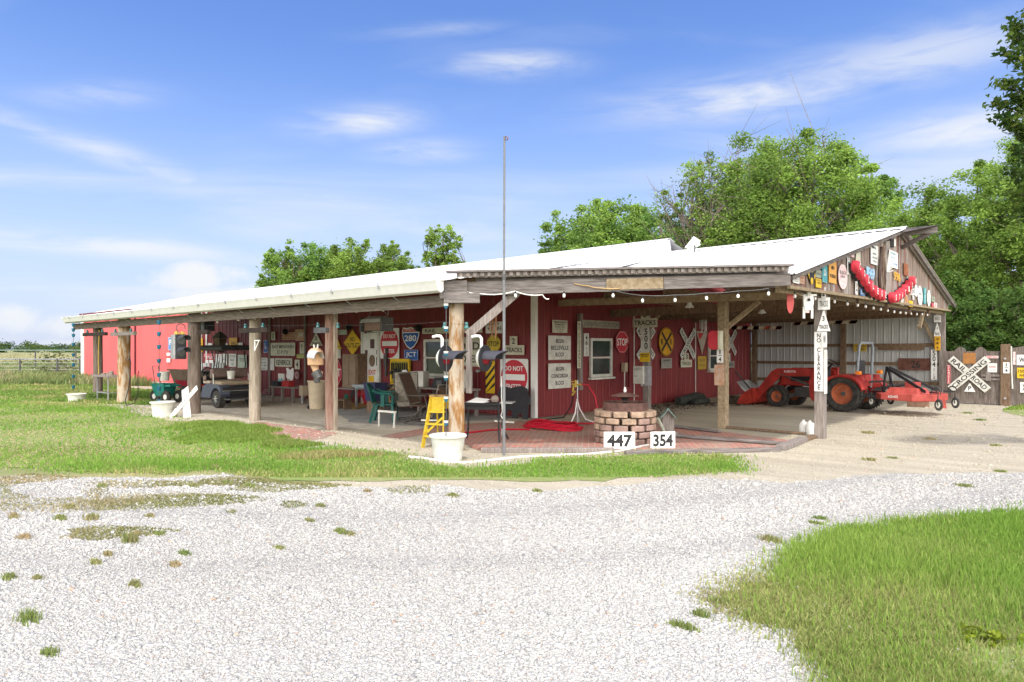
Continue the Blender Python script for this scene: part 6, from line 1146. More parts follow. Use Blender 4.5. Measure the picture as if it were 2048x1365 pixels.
# ============================================================ GOLF CART (front towards local +x)
g = gp(440, 817); cart = thing('golf_cart', 'slate blue golf cart with black roof and rear facing tan seat', 'golf cart', (g.x-.85, g.y+.48, 0), PI-.03); cart.scale = (1, 1, .93)
dk = blackp
for x, nm in ((.82, 'f'), (-.82, 'r')):
    for y in (-.46, .46):
        wl = part(cart, 'wheel', rubber, lambda b: b.lathe([(.12, -.10), (.20, -.105), (.255, -.08), (.265, -.03), (.265, .03), (.255, .08), (.20, .105), (.12, .10)], (x, y, .265), 28, axis='Y'), True)
        part(wl, 'rim', black, lambda b: b.cyl((x, y-.06, .265), (x, y+.06, .265), .135))
        def spk(b):
            for k in range(7):
                a = 2*PI*k/7; s_ = 1 if y > 0 else -1
                b.beam((x+.02*math.cos(a), y+s_*.105, .265+.02*math.sin(a)), (x+.13*math.cos(a+.15), y+s_*.095, .265+.13*math.sin(a+.15)), .02, .02)
        part(wl, 'spoke', silver, spk)
# body (left side of the cart faces -y world => local +y)
part(cart, 'chassis', black, lambda b: (b.box((0, 0, .34), (2.1, .70, .10)), b.box((-.75, 0, .42), (.5, .8, .2))))
def body(b):
    for s_ in (-1, 1):
        y0, y1 = s_*.30, s_*.56
        pr_ = [(-.45, .30), (.55, .27), (.60, .34), (.10, .42), (.02, .62), (-.30, .72), (-.60, .70), (-.98, .70), (-1.12, .62), (-1.14, .42), (-1.10, .34)] + [(-.82+.33*math.cos(a), .265+.33*math.sin(a)) for a in [PI*.88-PI*.76*k/10 for k in range(11)]]
        poly = [(x, z) for x, z in pr_]; b.prism(poly if s_ < 0 else poly, abs(y1-y0), y1 if s_ > 0 else y0)
part(cart, 'body', cartblue, body, bevel=.012)
part(cart, 'front_cowl', cartblue, lambda b: b.add([(.52, -.5, .35), (.52, .5, .35), (1.25, -.42, .38), (1.25, .42, .38), (1.30, -.40, .55), (1.30, .40, .55), (1.0, -.5, .80), (1.0, .5, .80), (.70, -.52, .86), (.70, .52, .86)], [(0, 2, 4, 6, 8), (9, 7, 5, 3, 1), (2, 3, 5, 4), (4, 5, 7, 6), (6, 7, 9, 8)]), bevel=.02)
part(cart, 'dashboard', black, lambda b: b.box((.66, 0, .82), (.14, 1.0, .10)), bevel=.02)
part(cart, 'floor', black, lambda b: b.box((.35, 0, .31), (.6, .95, .03)))
part(cart, 'front_seat', tanseat, lambda b: (b.box((-.05, 0, .74), (.46, .98, .10))), bevel=.03); part(cart, 'front_backrest', mat('taupe_vinyl', (.17, .12, .10), .6), lambda b: b.box((-.32, 0, 1.0), (.10, .98, .30), tilt=(-.12, 'Y')), bevel=.035)
part(cart, 'rear_backrest', mat('taupe_vinyl', (0, 0, 0)), lambda b: b.box((-.44, 0, 1.02), (.10, 1.0, .26), tilt=(.10, 'Y')), bevel=.035)
part(cart, 'rear_seat', mat('cream_vinyl', (.32, .25, .17), .6), lambda b: b.box((-.78, 0, .73), (.44, 1.0, .12)), bevel=.04)
part(cart, 'arm_rest', mat('taupe_vinyl', (0, 0, 0)), lambda b: b.lathe([(.001, -.03), (.07, -.03), (.09, 0), (.07, .03), (.001, .03)], (.0, .50, .86), 14, axis='Y'), True)
part(cart, 'bumper_rail', silver, lambda b: b.tube([(-1.14, -.5, .52), (-1.14, .5, .52)], .012, 6))
for s_ in (-1, 1): part(cart, 'hip_rail', silver, lambda b: b.tube([(-.55, s_*.5, .70), (-.55, s_*.5, .98), (-.50, s_*.5, 1.0)], .016, 6))
part(cart, 'bag_well', black, lambda b: b.box((-1.0, 0, .52), (.26, 1.0, .22)))
part(cart, 'footrest', dsteel, lambda b: b.box((-1.3, 0, .28), (.32, .9, .03)))
part(cart, 'steering_wheel', black, lambda b: (b.tube(ring((.40, .24, 1.02), .17, 20, (.5, 0, .86), (0, 1, 0)), .016, 6), b.cyl((.42, .24, 1.0), (.66, .24, .82), .02), b.box((.41, .24, 1.01), (.06, .30, .03), tilt=(-1.0, 'Y'))))
part(cart, 'pedal', mat('red_pedal', (.5, .05, .03)), lambda b: b.box((.72, .26, .60), (.04, .09, .06)))
part(cart, 'roof', black, lambda b: b.add([(-1.15, -.55, 1.80), (1.0, -.55, 1.78), (1.0, .55, 1.78), (-1.15, .55, 1.80), (-1.0, -.46, 1.86), (.88, -.46, 1.85), (.88, .46, 1.85), (-1.0, .46, 1.86), (-1.13, -.53, 1.71), (.98, -.53, 1.69), (.98, .53, 1.69), (-1.13, .53, 1.71)], [(0, 1, 5, 4), (1, 2, 6, 5), (2, 3, 7, 6), (3, 0, 4, 7), (4, 5, 6, 7), (0, 8, 9, 1), (1, 9, 10, 2), (2, 10, 11, 3), (3, 11, 8, 0), (11, 10, 9, 8)]), bevel=.01)
for s_ in (-1, 1):
    part(cart, 'roof_strut', black, lambda b: b.tube([(.72, s_*.46, .84), (.92, s_*.48, 1.30), (.86, s_*.48, 1.76)], .018, 6)); part(cart, 'roof_strut', black, lambda b: b.tube([(-.38, s_*.44, .9), (-.48, s_*.45, 1.3), (-.34, s_*.46, 1.76)], .018, 6)); part(cart, 'roof_strut', black, lambda b: b.tube([(-.60, s_*.44, 1.15), (-.78, s_*.46, 1.76)], .014, 6))
wsm = bpy.data.materials.new('windshield'); wsm.use_nodes = True; b_ = wsm.node_tree.nodes['Principled BSDF']; b_.inputs['Transmission Weight'].default_value = .9; b_.inputs['Roughness'].default_value = .1; b_.inputs['Base Color'].default_value = (.6, .65, .66, 1); b_.inputs['IOR'].default_value = 1.05
part(cart, 'windshield', wsm, lambda b: b.add([(.80, -.45, .86), (.80, .45, .86), (.93, .46, 1.30), (.93, -.46, 1.30)], [(0, 1, 2, 3)]))
o = thing('white_pail', 'white pail standing on the golf cart rear seat', 'pail', V3(cart.location)+V3((.72, -.1, .79))); part(o, 'pail', dirtyw, lambda b: b.lathe([(.001, 0), (.09, 0), (.115, .22), (.12, .22), (.10, .2), (.085, .02), (.001, .02)], n=16), True); part(o, 'handle', steel, lambda b: b.tube(ring((0, 0, .2), .12, 10, (1, 0, 0), (0, .5, .9), 0, PI), .004, 5))
# ============================================================ TRACTOR (front towards local +x)
rw, fw = gp(1688, 824), gp(1570, 813); hd = math.radians(171)
cx_ = rw + (V3((math.cos(hd), math.sin(hd), 0))*.0) + V3((-math.sin(hd), math.cos(hd), 0))*(-.62)
tr = thing('compact_tractor', 'small orange red tractor with front loader parked in the carport', 'tractor', (cx_.x, cx_.y, 0), hd)
WB = (fw-rw).length
def tyre(b, x, y, r, w_, rim, n=36):
    b.lathe([(rim, -w_*.42), (r*.88, -w_*.5), (r*.97, -w_*.40), (r, -w_*.2), (r, w_*.2), (r*.97, w_*.40), (r*.88, w_*.5), (rim, w_*.42)], (x, y, r), n, axis='Y')
    for k in range(n):
        for s_ in (-1, 1):
            a = 2*PI*(k+.25*s_)/n; M = Matrix.Translation((x+(r+.004)*math.cos(a), y+s_*w_*.25, r+(r+.004)*math.sin(a))) @ Matrix.Rotation(-a+PI/2, 4, 'Y') @ Matrix.Rotation(s_*.5, 4, 'Z')
            b.box((0, 0, 0), (.030, w_*.42, .022), M=M)
for x, r, w_, rim, ys in ((0, .47, .30, .27, .62), (WB, .295, .19, .155, .48)):
    for s_ in (-1, 1):
        wl = part(tr, 'wheel', rubber, lambda b: tyre(b, x, s_*ys, r, w_, rim))
        part(wl, 'rim', rimo, lambda b: b.lathe([(.001, -s_*w_*.12), (rim*.35, -s_*w_*.14), (rim*.55, -s_*w_*.05), (rim*.85, -s_*w_*.1), (rim*.98, -s_*w_*.40), (rim*1.02, -s_*w_*.41), (rim*1.02, s_*w_*.4)], (x, s_*ys, r), 28, axis='Y'), True); part(wl, 'hub', dsteel, lambda b: b.cyl((x, s_*ys, r), (x, s_*(ys+w_*.22), r), rim*.22))
part(tr, 'chassis', dsteel, lambda b: (b.box((.85, 0, .42), (1.5, .28, .26)), b.box((0, 0, .47), (.3, .95, .2)), b.box((WB, 0, .30), (.12, .8, .12))))
part(tr, 'hood', tractor_red, lambda b: b.add([(.75, -.24, .60), (2.0, -.23, .60), (2.0, .23, .60), (.75, .24, .60), (.75, -.22, 1.06), (1.95, -.19, .98), (1.95, .19, .98), (.75, .22, 1.06)], [(0, 1, 5, 4), (1, 2, 6, 5), (2, 3, 7, 6), (3, 0, 4, 7), (4, 5, 6, 7), (3, 2, 1, 0)]), bevel=.03)
part(tr, 'grille', black, lambda b: (b.box((2.01, 0, .78), (.02, .36, .30)), b.box((1.3, .235, .8), (.7, .02, .14))))
for s_ in (-1, 1):
    def fender(b):
        n = 12; vs = []
        for k in range(n+1):
            a = PI*.12+PI*.80*k/n; x = .54*math.cos(a); z = .47+.50*math.sin(a)
            z = min(z, .96); vs += [(x, s_*.46, z), (x, s_*.78, z-.01), (x, s_*.78, z-.07)]
        b.add(vs, [f for k in range(n) for f in ((3*k, 3*k+3, 3*k+4, 3*k+1), (3*k+1, 3*k+4, 3*k+5, 3*k+2))])
        b.add([(.54, s_*.46, .5), (-.5, s_*.46, .5), (-.42, s_*.46, .95), (.42, s_*.46, .95)], [(0, 1, 2, 3)])
    fe = part(tr, 'fender', tractor_red, fender, True); md = fe.modifiers.new('s', 'SOLIDIFY'); md.thickness = .02
    part(fe, 'tail_lamp', mat('orange_lens', (.8, .22, .02), .25), lambda b: b.box((-.36, s_*.62, 1.01), (.13, .12, .09)), bevel=.02)
part(tr, 'floorboard', black, lambda b: b.box((.55, 0, .50), (.55, .95, .04))); part(tr, 'seat', black, lambda b: (b.box((.08, 0, .90), (.42, .44, .10)), b.box((-.14, 0, 1.12), (.08, .42, .40))), bevel=.03)
part(tr, 'steering_wheel', black, lambda b: (b.tube(ring((.58, 0, 1.24), .19, 20, (.75, 0, .5), (0, 1, 0)), .015, 6), b.cyl((.58, 0, 1.24), (.80, 0, 1.0), .03)))
part(tr, 'dash', black, lambda b: b.box((.80, 0, 1.0), (.16, .36, .26)), bevel=.02)
part(tr, 'roll_bar', mat('grey_roll_bar', (.22, .25, .28), .45), lambda b: b.tube([(-.22, -.42, .6), (-.24, -.42, 1.0), (-.28, -.40, 1.68), (-.28, -.32, 1.78), (-.28, .32, 1.78), (-.28, .40, 1.68), (-.24, .42, 1.0), (-.22, .42, .6)], .035, 8), True)
# loader
for s_ in (-1, 1):
    la = part(tr, 'loader_arm', tractor_red, lambda b: (b.prism([(.72, 1.02), (.74, .88), (1.85, .86), (2.52, .16), (2.66, .20), (2.60, .40), (2.10, 1.0), (1.95, 1.08), (1.2, 1.10)], .07, s_*.44+.035)), bevel=.008)
    mb = MB(); letters(mb, 'KUBOTA', 0, 0, .34, .06, 0); lo = mb.build('lettering', wlt, la)
    if s_ > 0: lo.rotation_euler.z = PI; lo.location = (1.55, .44+.040, 1.0)
    else: lo.location = (1.55, -.44-.040, 1.0)
    part(tr, 'loader_tower', tractor_red, lambda b: b.prism([(.72, .30), (.88, .22), (.95, .32), (.98, .75), (.84, 1.12), (.66, 1.12), (.68, .8)], .09, s_*.50+.045), bevel=.008)
    part(tr, 'lift_cylinder', dsteel, lambda b: (b.cyl((.9, s_*.46, .60), (1.35, s_*.46, .76), .035), b.cyl((1.35, s_*.46, .76), (1.9, s_*.46, .93), .02)))
    part(tr, 'tilt_link', tractor_red, lambda b: b.beam((2.02, s_*.40, .86), (2.42, s_*.40, .34), .04, .05))
part(tr, 'cross_tube', tractor_red, lambda b: b.cyl((2.28, -.44, .55), (2.28, .44, .55), .05))
def bucket(b):
    pr_ = [(2.60, .50), (2.56, .30), (2.58, .10), (2.72, .03), (3.10, .02), (3.10, .04), (2.74, .055), (2.61, .12), (2.60, .30), (2.64, .50)]
    vs = [(x, y, z) for y in (-.68, .68) for x, z in pr_]; n = len(pr_); b.add(vs, [(i, (i+1) % n, (i+1) % n+n, i+n) for i in range(n)])
    for y in (-.68, .66): b.prism([(2.58, .10), (2.74, .03), (3.08, .03), (2.95, .28), (2.63, .50)], .02, y+.02)
part(tr, 'bucket', mat('worn_red', (.40, .04, .025), .6, .3, 6), bucket)
part(tr, 'three_point_arm', dsteel, lambda b: (b.beam((-.15, .3, .45), (-.75, .3, .38), .05, .06), b.beam((-.15, -.3, .45), (-.75, -.3, .38), .05, .06), b.beam((-.2, 0, .75), (-.75, 0, .80), .04, .05)))
part(tr, 'rear_housing', tractor_red, lambda b: (b.box((-.25, 0, .80), (.22, .3, .3)), b.box((-.35, .25, .88), (.10, .10, .16))), bevel=.02)
# mower
mw = thing('finish_mower', 'red rear mowing deck with four small wheels hitched behind the tractor', 'mower', V3(tr.location)+V3((math.cos(hd)*-1.35, math.sin(hd)*-1.75, .17)), hd); mw.scale = (.64, .9, 1)
mred = mat('faded_mower_red', (.30, .045, .035), .55, .15, 4, .08, 30, 0, (1, 1, 1), (.46, .085, .07))
part(mw, 'deck', mred, lambda b: b.add([(.95, -.55, .22), (.95, .55, .22), (.55, .92, .22), (-.55, .92, .20), (-1.1, .45, .20), (-1.1, -.45, .20), (-.55, -.92, .20), (.55, -.92, .22), (.95, -.55, .36), (.95, .55, .36), (.55, .92, .36), (-.55, .92, .38), (-1.1, .45, .36), (-1.1, -.45, .36), (-.55, -.92, .38), (.55, -.92, .36)], [(i, (i+1) % 8, (i+1) % 8+8, i+8) for i in range(8)] + [tuple(range(8, 16)), tuple(range(7, -1, -1))]), bevel=.02)
part(mw, 'belt_cover', mred, lambda b: (b.add([(.6, .55, .37), (-.6, .62, .37), (-.75, .0, .37), (.65, .0, .37), (.5, .45, .50), (-.5, .5, .50), (-.6, .08, .50), (.55, .08, .50)], [(0, 1, 5, 4), (1, 2, 6, 5), (2, 3, 7, 6), (3, 0, 4, 7), (4, 5, 6, 7)]), b.box((-.1, 0, .52), (.4, .36, .22))), bevel=.015)
mb = MB(); letters(mb, 'RCR1872', 0, 0, .34, .06, 0); lo = mb.build('lettering', wlt, mw); lo.rotation_euler.z = PI; lo.location = (.1, .935, .30)
part(mw, 'mast', black, lambda b: (b.beam((.85, .25, .35), (.80, .1, 1.00), .05, .06), b.beam((.85, -.25, .35), (.80, -.1, 1.00), .05, .06), b.beam((.80, .1, .98), (-.75, .42, .42), .05, .07), b.beam((.80, -.1, .98), (-.75, -.42, .42), .05, .07), b.beam((.78, .1, .97), (.35, .35, .40), .04, .06)))
part(mw, 'drive_shaft', dsteel, lambda b: b.cyl((.1, 0, .58), (1.3, 0, .42), .05, .035))
for x, y in ((1.05, .62), (1.05, -.62), (-1.28, .60), (-1.28, -.60)):
    wl = part(mw, 'caster_wheel', rubber, lambda b: b.lathe([(.07, -.04), (.12, -.045), (.135, -.02), (.135, .02), (.12, .045), (.07, .04)], (x, y, .14), 20, axis='Y'), True); part(wl, 'hub', dirtyw, lambda b: b.lathe([(.02, -.042), (.08, -.04), (.08, .04), (.02, .042)], (x, y, .14), 14, axis='Y'))
    part(mw, 'caster_arm', black, lambda b: b.tube([(x, y+.06, .14), (x, y+.06, .30), (x+(.0), y+.03, .42), (x*.72, y*.8, .42)], .018, 6))
    if x < 0: part(mw, 'caster_hoop', black, lambda b: b.tube(ring((x+.10, y, .38), .16, 12, (1, 0, 0), (0, 0, 1), 0, PI), .016, 6))
o = thing('scrap_blades', 'rusty concrete block and red scrap under the mower tail', 'scrap', onp(('y', 9.6), 1836, 802)); o.location.z = 0; part(o, 'block', mat('rust_block', (.22, .13, .09), .9, .3), lambda b: b.box((0, 0, .12), (.5, .25, .22))); part(o, 'scrap', mred, lambda b: b.add([(.4, -.1, 0), (.7, -.1, 0), (.65, 0, .28), (.45, 0, .22)], [(0, 1, 2, 3), (3, 2, 1, 0)]))
# pile of dark stuff against the end wall, grey panel beside the bucket
g = onp(WE, 1352, 808); o = thing('rolled_mat', 'dark rolled rubber mats lying against the end wall', 'mat', (.6, g.y, 0), .05)
for dy, r, dx in ((-.5, .14, 0), (.0, .17, .05), (-.2, .10, .32)): part(o, 'roll', mat('dark_mat', (.035, .04, .035), .9, .4, 10, .4), lambda b: b.tube([(dx, dy-.5, r*.9), (dx+.05, dy, r), (dx, dy+.55, r*.85)], [r*.8, r, r*.75], 12), True)
g = onp(WE, 1460, 790); o = thing('metal_chute', 'bent grey metal panel leaning by the window end of the end wall', 'panel', (.7, g.y-.6, 0), 0); part(o, 'panel', steel, lambda b: b.add([(0, -.35, .55), (.1, .35, .6), (.45, .5, .35), (.4, .1, .02), (.15, -.25, .3)], [(0, 1, 2, 3, 4), (4, 3, 2, 1, 0)])); part(o, 'brace', black, lambda b: b.beam((0, -.45, .9), (.45, .2, .05), .04, .04))
rg = np.random.default_rng(4)
# dark gravelly litter on the carport floor near the end wall
n = 1500; V = []; F = []
for i in range(n):
    u, v = rg.random(2); y = 1.2+9.2*u; x = .5+1.7*rg.beta(1.2, 2.2)+.5*math.sin(y); s_ = rg.uniform(.012, .04); k = len(V); q_ = rg.random(3)
    V += [(x-s_, y, .01), (x+s_*.3, y-s_, .008), (x+s_, y+s_*.4, .012), (x, y+s_, .01), (x, y, .014+s_*q_[0])]; F += [(k, k+1, k+4), (k+1, k+2, k+4), (k+2, k+3, k+4), (k+3, k, k+4)]
np_mesh('leaf_litter', V, F, mat('dark_litter', (.09, .075, .055), .95, .4, 20))['kind'] = 'stuff'
# ============================================================ FENCES
FY = 11.75; f0 = onp(('y', FY), 1889, 780); f1_ = onp(('y', FY), 2000, 780); f2_ = onp(('y', FY), 2030, 780)
def boards(o, x0, x1, hf, m, nm='boards', w_=.14):
    mb = MB(); x = x0; rg_ = random.Random(int(x0*10)); 
    while x < x1-.02:
        xe = min(x+w_-.008, x1); h_ = hf((x+xe)/2); d = rg_.uniform(0, .008); n_ = 4
        top = [(xe - (xe-x)*k/n_, hf(xe-(xe-x)*k/n_)) for k in range(n_+1)]
        mb.prism([(x, .03), (xe, .03)] + top, .02, d); x += w_
    return mb.build(nm, m, o)
fw_ = mat('fence_board', (.10, .078, .066), .9, .3, 7, .35, 14, 0, (5, 5, .5), (.22, .185, .165))
L_ = f1_.x-f0.x
gate = thing('wooden_gate', 'weathered board gate with two scalloped bumps carrying the RAILROAD CROSSING crossbuck', 'gate', (f0.x, FY, 0))
def hf(x):
    t = x/L_; h_ = 1.56
    for c_ in (.29, .66):
        if abs(t-c_) < .11: h_ += .13*math.cos((t-c_)/.11*PI/2)
    return h_
boards(gate, 0, L_, hf, fw_)
part(gate, 'latch_board', wood, lambda b: (b.box((L_*.84, -.05, .86), (L_*.32, .03, .06)), b.box((L_*.84, -.05, .75), (L_*.36, .03, .05)), b.box((L_*.80, -.07, .83), (.12, .03, .26)))); part(gate, 'hinge_post', wood, lambda b: b.box((-.02, .06, .8), (.09, .09, 1.6)))
gpost = thing('gate_post', 'thick dark gate post right of the wooden gate', 'post', (onp(('y', FY), 2011, 780).x, FY, 0)); part(gpost, 'post', brown, lambda b: b.box((0, -.02, .88), (.22, .18, 1.76)), bevel=.01); part(gpost, 'pipe', dirtyw, lambda b: b.tube([(.14, -.1, 1.7), (.15, -.1, .9), (.17, -.1, .5)], .02, 6)); part(gpost, 'bolt', steel, lambda b: (b.cyl((0, -.14, 1.35), (0, -.10, 1.35), .03), b.cyl((0, -.14, .22), (0, -.10, .22), .03)))
fen = thing('board_fence', 'weathered board fence at the right edge carrying the WEST sign', 'fence', (f2_.x-.12, FY, 0)); boards(fen, 0, 3.2, lambda x: 1.64+.10*abs(math.sin(x*2.2)), fw_)
PFn = ('y', FY-.03)
crossbuck(('y', FY-.06), (1897, 714, 1980, 783), 'large RAILROAD CROSSING crossbuck on the weathered wooden gate', bw_=.215)
sign(PFn, (1928, 767, 1951, 784), 'parking_triangle', 'small white triangle with letter P under the gate crossbuck', 'sign', white, [('P', 0, -.08, .26, .5)], 'tri')
sign(('y', FY-.02), (1926, 706, 1951, 728), 'rusty_plate', 'orange rusty square on the top of the wooden gate', 'sign', mat('orange_rust', (.30, .13, .05), .8, .3, 6, .1, None, 0, (1, 1, 1), (.42, .20, .06)), [], 'rect')
sign(PFn, (1972, 712, 1997, 717), 'letter_strip', 'thin pink lettered strip on the upper right of the gate', 'sign', pinkm, [('KEEP OUT', 0, 0, .85, .5, redl)], 'rect')
sign(PFn, (1975, 727, 1994, 745), 'notice_sign', 'small white notice with red word on the right of the gate', 'sign', white, [('NOTICE', 0, .1, .65, .22, redl), ('- - - -', 0, -.25, .6, .08, gl)])
sign(PFn, (1894, 730, 1901, 768), 'letter_strip', 'vertical red and white lettered strip on the left of the gate', 'sign', redsign, [('D\nA\nN\nG\nE\nR', 0, 0, .5, .85, wlt)], 'rect', wlt, .02)
sign(('y', FY-.115), (2006, 725, 2019, 747), 'milepost_plate', 'white plate with fraction 1/4 on the thick gate post', 'sign', white, [('1', 0, .27, .15, .28), ('4', 0, -.25, .4, .3)], 'rect', None, .03, [('x', 'fraction_bar', black, rectp(0, .02, .5, .045))])
sign(PFn, (2033, 710, 2070, 731), 'place_sign', 'white board starting WEST at the right edge of the photo', 'sign', white, [('WEST', 0, 0, .72, .5)], 'rect')
sign(PFn, (2034, 736, 2062, 757), 'distance_sign', 'yellow sign reading 1500 AHEAD at the right edge', 'sign', yellow, [('1500', -.1, .18, .6, .3), ('AHEAD', 0, -.22, .7, .28)], 'round')
sign(PFn, (2040, 765, 2070, 786), 'letter_sign', 'white board with an X at the right edge', 'sign', white, [('X', -.2, 0, .3, .6)], 'rect')
sign(PFn, (2026, 704, 2031, 730), 'letter_strip', 'narrow pink vertical strip left of the WEST board', 'sign', pinkm, [], 'rect')
# chain link fences, far left
def wirefence(y_top, y_base, pxs, label, x0=-300, x1=166, m=steel):
    d = 1365*1.6/(y_base-700); zt = 1.6+(700-y_top)/1365*d; a = at(x0, 700, d); b_ = at(x1, 700, d); o = thing('wire_fence', label, 'fence', (a.x, a.y, 0)); e = b_-a
    part(o, 'top_rail', m, lambda q_: q_.tube([(0, 0, zt), (e.x, e.y, zt)], .035, 6))
    for px in pxs: p_ = at(px, 700, d)-a; part(o, 'post', dsteel, lambda q_: q_.cyl((p_.x, p_.y, 0), (p_.x, p_.y, zt+.03), .05, n=8))
    for k in range(1, 5): part(o, 'wire', m, lambda q_: q_.tube([(0, 0, zt*k/5), (e.x, e.y, zt*k/5)], .008, 4))
wirefence(719, 753, (-180, -70, 40, 115, 160), 'near wire mesh fence left of the building')
wirefence(701, 741, (-200, -60, 71, 152), 'taller wire fence behind the near mesh fence', m=mat('green_grey_metal', (.22, .30, .26), .5))
# ============================================================ VEGETATION
leafm = colmat('leaf', .55, .5); grassm = colmat('grass_blade', .6, .42); stonem = colmat('gravel_stone', .85)
barkm = mat('bark', (.11, .085, .065), .95, .3, 9, .4, 20, 0, (3, 3, .8), (.20, .165, .13)); deadm = mat('dead_twig', (.20, .165, .135), .95, .25)
def inpoly(P_, poly):
    x, y = P_[:, 0], P_[:, 1]; c = np.zeros(len(P_), bool); n = len(poly)
    for i in range(n):
        x1, y1, x2, y2 = poly[i][0], poly[i][1], poly[(i+1) % n][0], poly[(i+1) % n][1]
        if y1 == y2: continue
        c ^= ((y1 > y) != (y2 > y)) & (x < (x2-x1)*(y-y1)/(y2-y1)+x1)
    return c
def vnoise(P_, s, seed=0):
    """cheap smooth noise from a few sines"""
    r = np.random.default_rng(seed); v = np.zeros(len(P_))
    for k in range(7):
        a = r.uniform(0, 6.28); f = s*r.uniform(.5, 2.2); v += np.sin((P_[:, 0]*math.cos(a)+P_[:, 1]*math.sin(a))*f+r.uniform(0, 6.28))
    return v/4.2
def polar(n, d0, d1, a0, a1, pw=-1.):
    """points spread over the ground around the drive; density falls with distance"""
    u = RNG.random(n); d = (d0**pw + u*(d1**pw-d0**pw))**(1/pw) if pw else d0*(d1/d0)**u
    t = a0+(a1-a0)*RNG.random(n)   # tangent of the azimuth from the view axis
    return np.stack([CAM.x+Fv.x*d+Rv.x*d*t, CAM.y+Fv.y*d+Rv.y*d*t], 1), d
def blades(name, P_, D, h0, col_a, col_b, dry, dryamt, z0, wmul=1., seed=0, lean=.5):
    n = len(P_); r = np.random.default_rng(seed)
    h = h0*r.uniform(.45, 1.25, n)*(1+.35*vnoise(P_, 2.2, seed+5)).clip(.4, 2); wd = (.0028+.00075*D)*wmul*r.uniform(.7, 1.3, n)
    a = r.uniform(0, 2*PI, n); b = r.uniform(0, 2*PI, n); l = lean*h*r.uniform(.2, 1.2, n)
    cx, sx = np.cos(a)*wd, np.sin(a)*wd; X, Y = P_[:, 0], P_[:, 1]; Z = np.full(n, z0)
    V = np.empty((n, 5, 3)); V[:, 0] = np.stack([X-cx, Y-sx, Z], 1); V[:, 1] = np.stack([X+cx, Y+sx, Z], 1)
    mx, my = X+np.cos(b)*l*.35, Y+np.sin(b)*l*.35
    V[:, 2] = np.stack([mx+cx*.7, my+sx*.7, Z+h*.6], 1); V[:, 3] = np.stack([mx-cx*.7, my-sx*.7, Z+h*.6], 1)
    V[:, 4] = np.stack([X+np.cos(b)*l, Y+np.sin(b)*l, Z+h], 1)
    base = np.arange(n)[:, None]*5; F = np.concatenate([base+np.array([[0, 1, 2, 2]]), base+np.array([[0, 2, 3, 3]]), base+np.array([[3, 2, 4, 4]])])
    F = np.concatenate([base+np.array([[0, 1, 2]]), base+np.array([[0, 2, 3]]), base+np.array([[3, 2, 4]])])
    m = (vnoise(P_, 1.3, seed+1)*.5+.5+r.normal(0, .22, n)).clip(0, 1)[:, None]; dr = ((vnoise(P_, .8, seed+2)+vnoise(P_, 3.1, seed+3)*.5)*.9+dryamt+r.normal(0, .25, n)).clip(0, 1)[:, None]
    c = np.array(col_a)*(1-m)+np.array(col_b)*m; c = c*(1-dr)+np.array(dry)*dr; c = c*r.uniform(.8, 1.2, (n, 1))
    o = np_mesh(name, V.reshape(-1, 3), F, grassm, np.repeat(c, 5, 0)); o['kind'] = 'stuff'; return o
GA, GB, DRY = (.165, .31, .04), (.29, .42, .08), (.52, .44, .21)
lawn_xy = [(p.x, p.y) for p in lawn]; patch_xy = [(p.x, p.y) for p in patch]
P_, D = polar(420000, 3.0, 12, -.1, 1.15, -1.2); k = inpoly(P_, patch_xy) | (inpoly(P_+RNG.normal(0, 1, P_.shape)*(.10+.14*np.clip(vnoise(P_, 2.5, 95), 0, 1))[:, None], patch_xy)); P_, D = P_[k], D[k]
# thin the straw coloured lower left tongue of the verge
tongue = vnoise(P_, 1.6, 77) + RNG.normal(0, .3, len(P_)); nearedge = (P_-np.array([gp(1560, 1240).x, gp(1560, 1240).y])); ne = np.hypot(nearedge[:, 0], nearedge[:, 1])
bare_ = vnoise(P_, 2.0, 91)+.7*vnoise(P_, 5.0, 92)+RNG.normal(0, .3, len(P_)); straw = np.clip(1.25-ne/1.6, 0, 1)
keep = ((ne > .5) | (tongue > -.3)) & (bare_ > -1.25+straw*.6); P_, D, ne = P_[keep], D[keep], ne[keep]; keep = slice(None)
print('verge blades', len(P_)); far_ = ne[keep]
hs_ = np.clip((ne-.55)/1.6+.45*vnoise(P_, 2.2, 93), .06, .97)
ks = RNG.random(len(P_)) < hs_
blades('verge_grass', P_[ks], D[ks], .062, GA, GB, DRY, -.02, .014, .5, 21)
blades('dry_verge_grass', P_[~ks], D[~ks], .028, (.28, .33, .09), (.42, .42, .17), DRY, .22, .012, .7, 29, .9)
P_, D = polar(520000, 8.5, 45, -1.3, .75, -.6); k = inpoly(P_+RNG.normal(0, 1, P_.shape)*(.02*D[:, None]), lawn_xy); P_, D = P_[k], D[k]; print('lawn blades', len(P_))
brown_ = np.array([gp(60, 870).x, gp(60, 870).y]); bd = np.hypot(*(P_-brown_).T); keep = (RNG.random(len(P_)) < np.clip((bd-1.5)/4, .25, 1)) & (RNG.random(len(P_)) < .25+.75*np.clip(vnoise(P_, 1.1, 5)+.55, 0, 1)); P_, D = P_[keep], D[keep]
blades('lawn_grass', P_, D, .045, (.145, .31, .035), (.26, .42, .075), DRY, -.22, .012, .8, 22)
P_, D = polar(260000, 8.5, 45, -1.3, .75, -.8); k = inpoly(P_+RNG.normal(0, 1, P_.shape)*(.012*D[:, None]), lawn_xy); P_, D = P_[k], D[k]
bd = np.hypot(*((P_-brown_)*np.array([1, 1])).T)+1.2*vnoise(P_, .8, 6); edge_ = np.array([(gp(-60, 925)-gp(60, 870)).x, 0]); dr_ = bd < 5.2
blades('lawn_thatch', P_[~dr_], D[~dr_], .022, (.18, .32, .06), (.31, .41, .11), DRY, .04, .012, .8, 28, 1.)
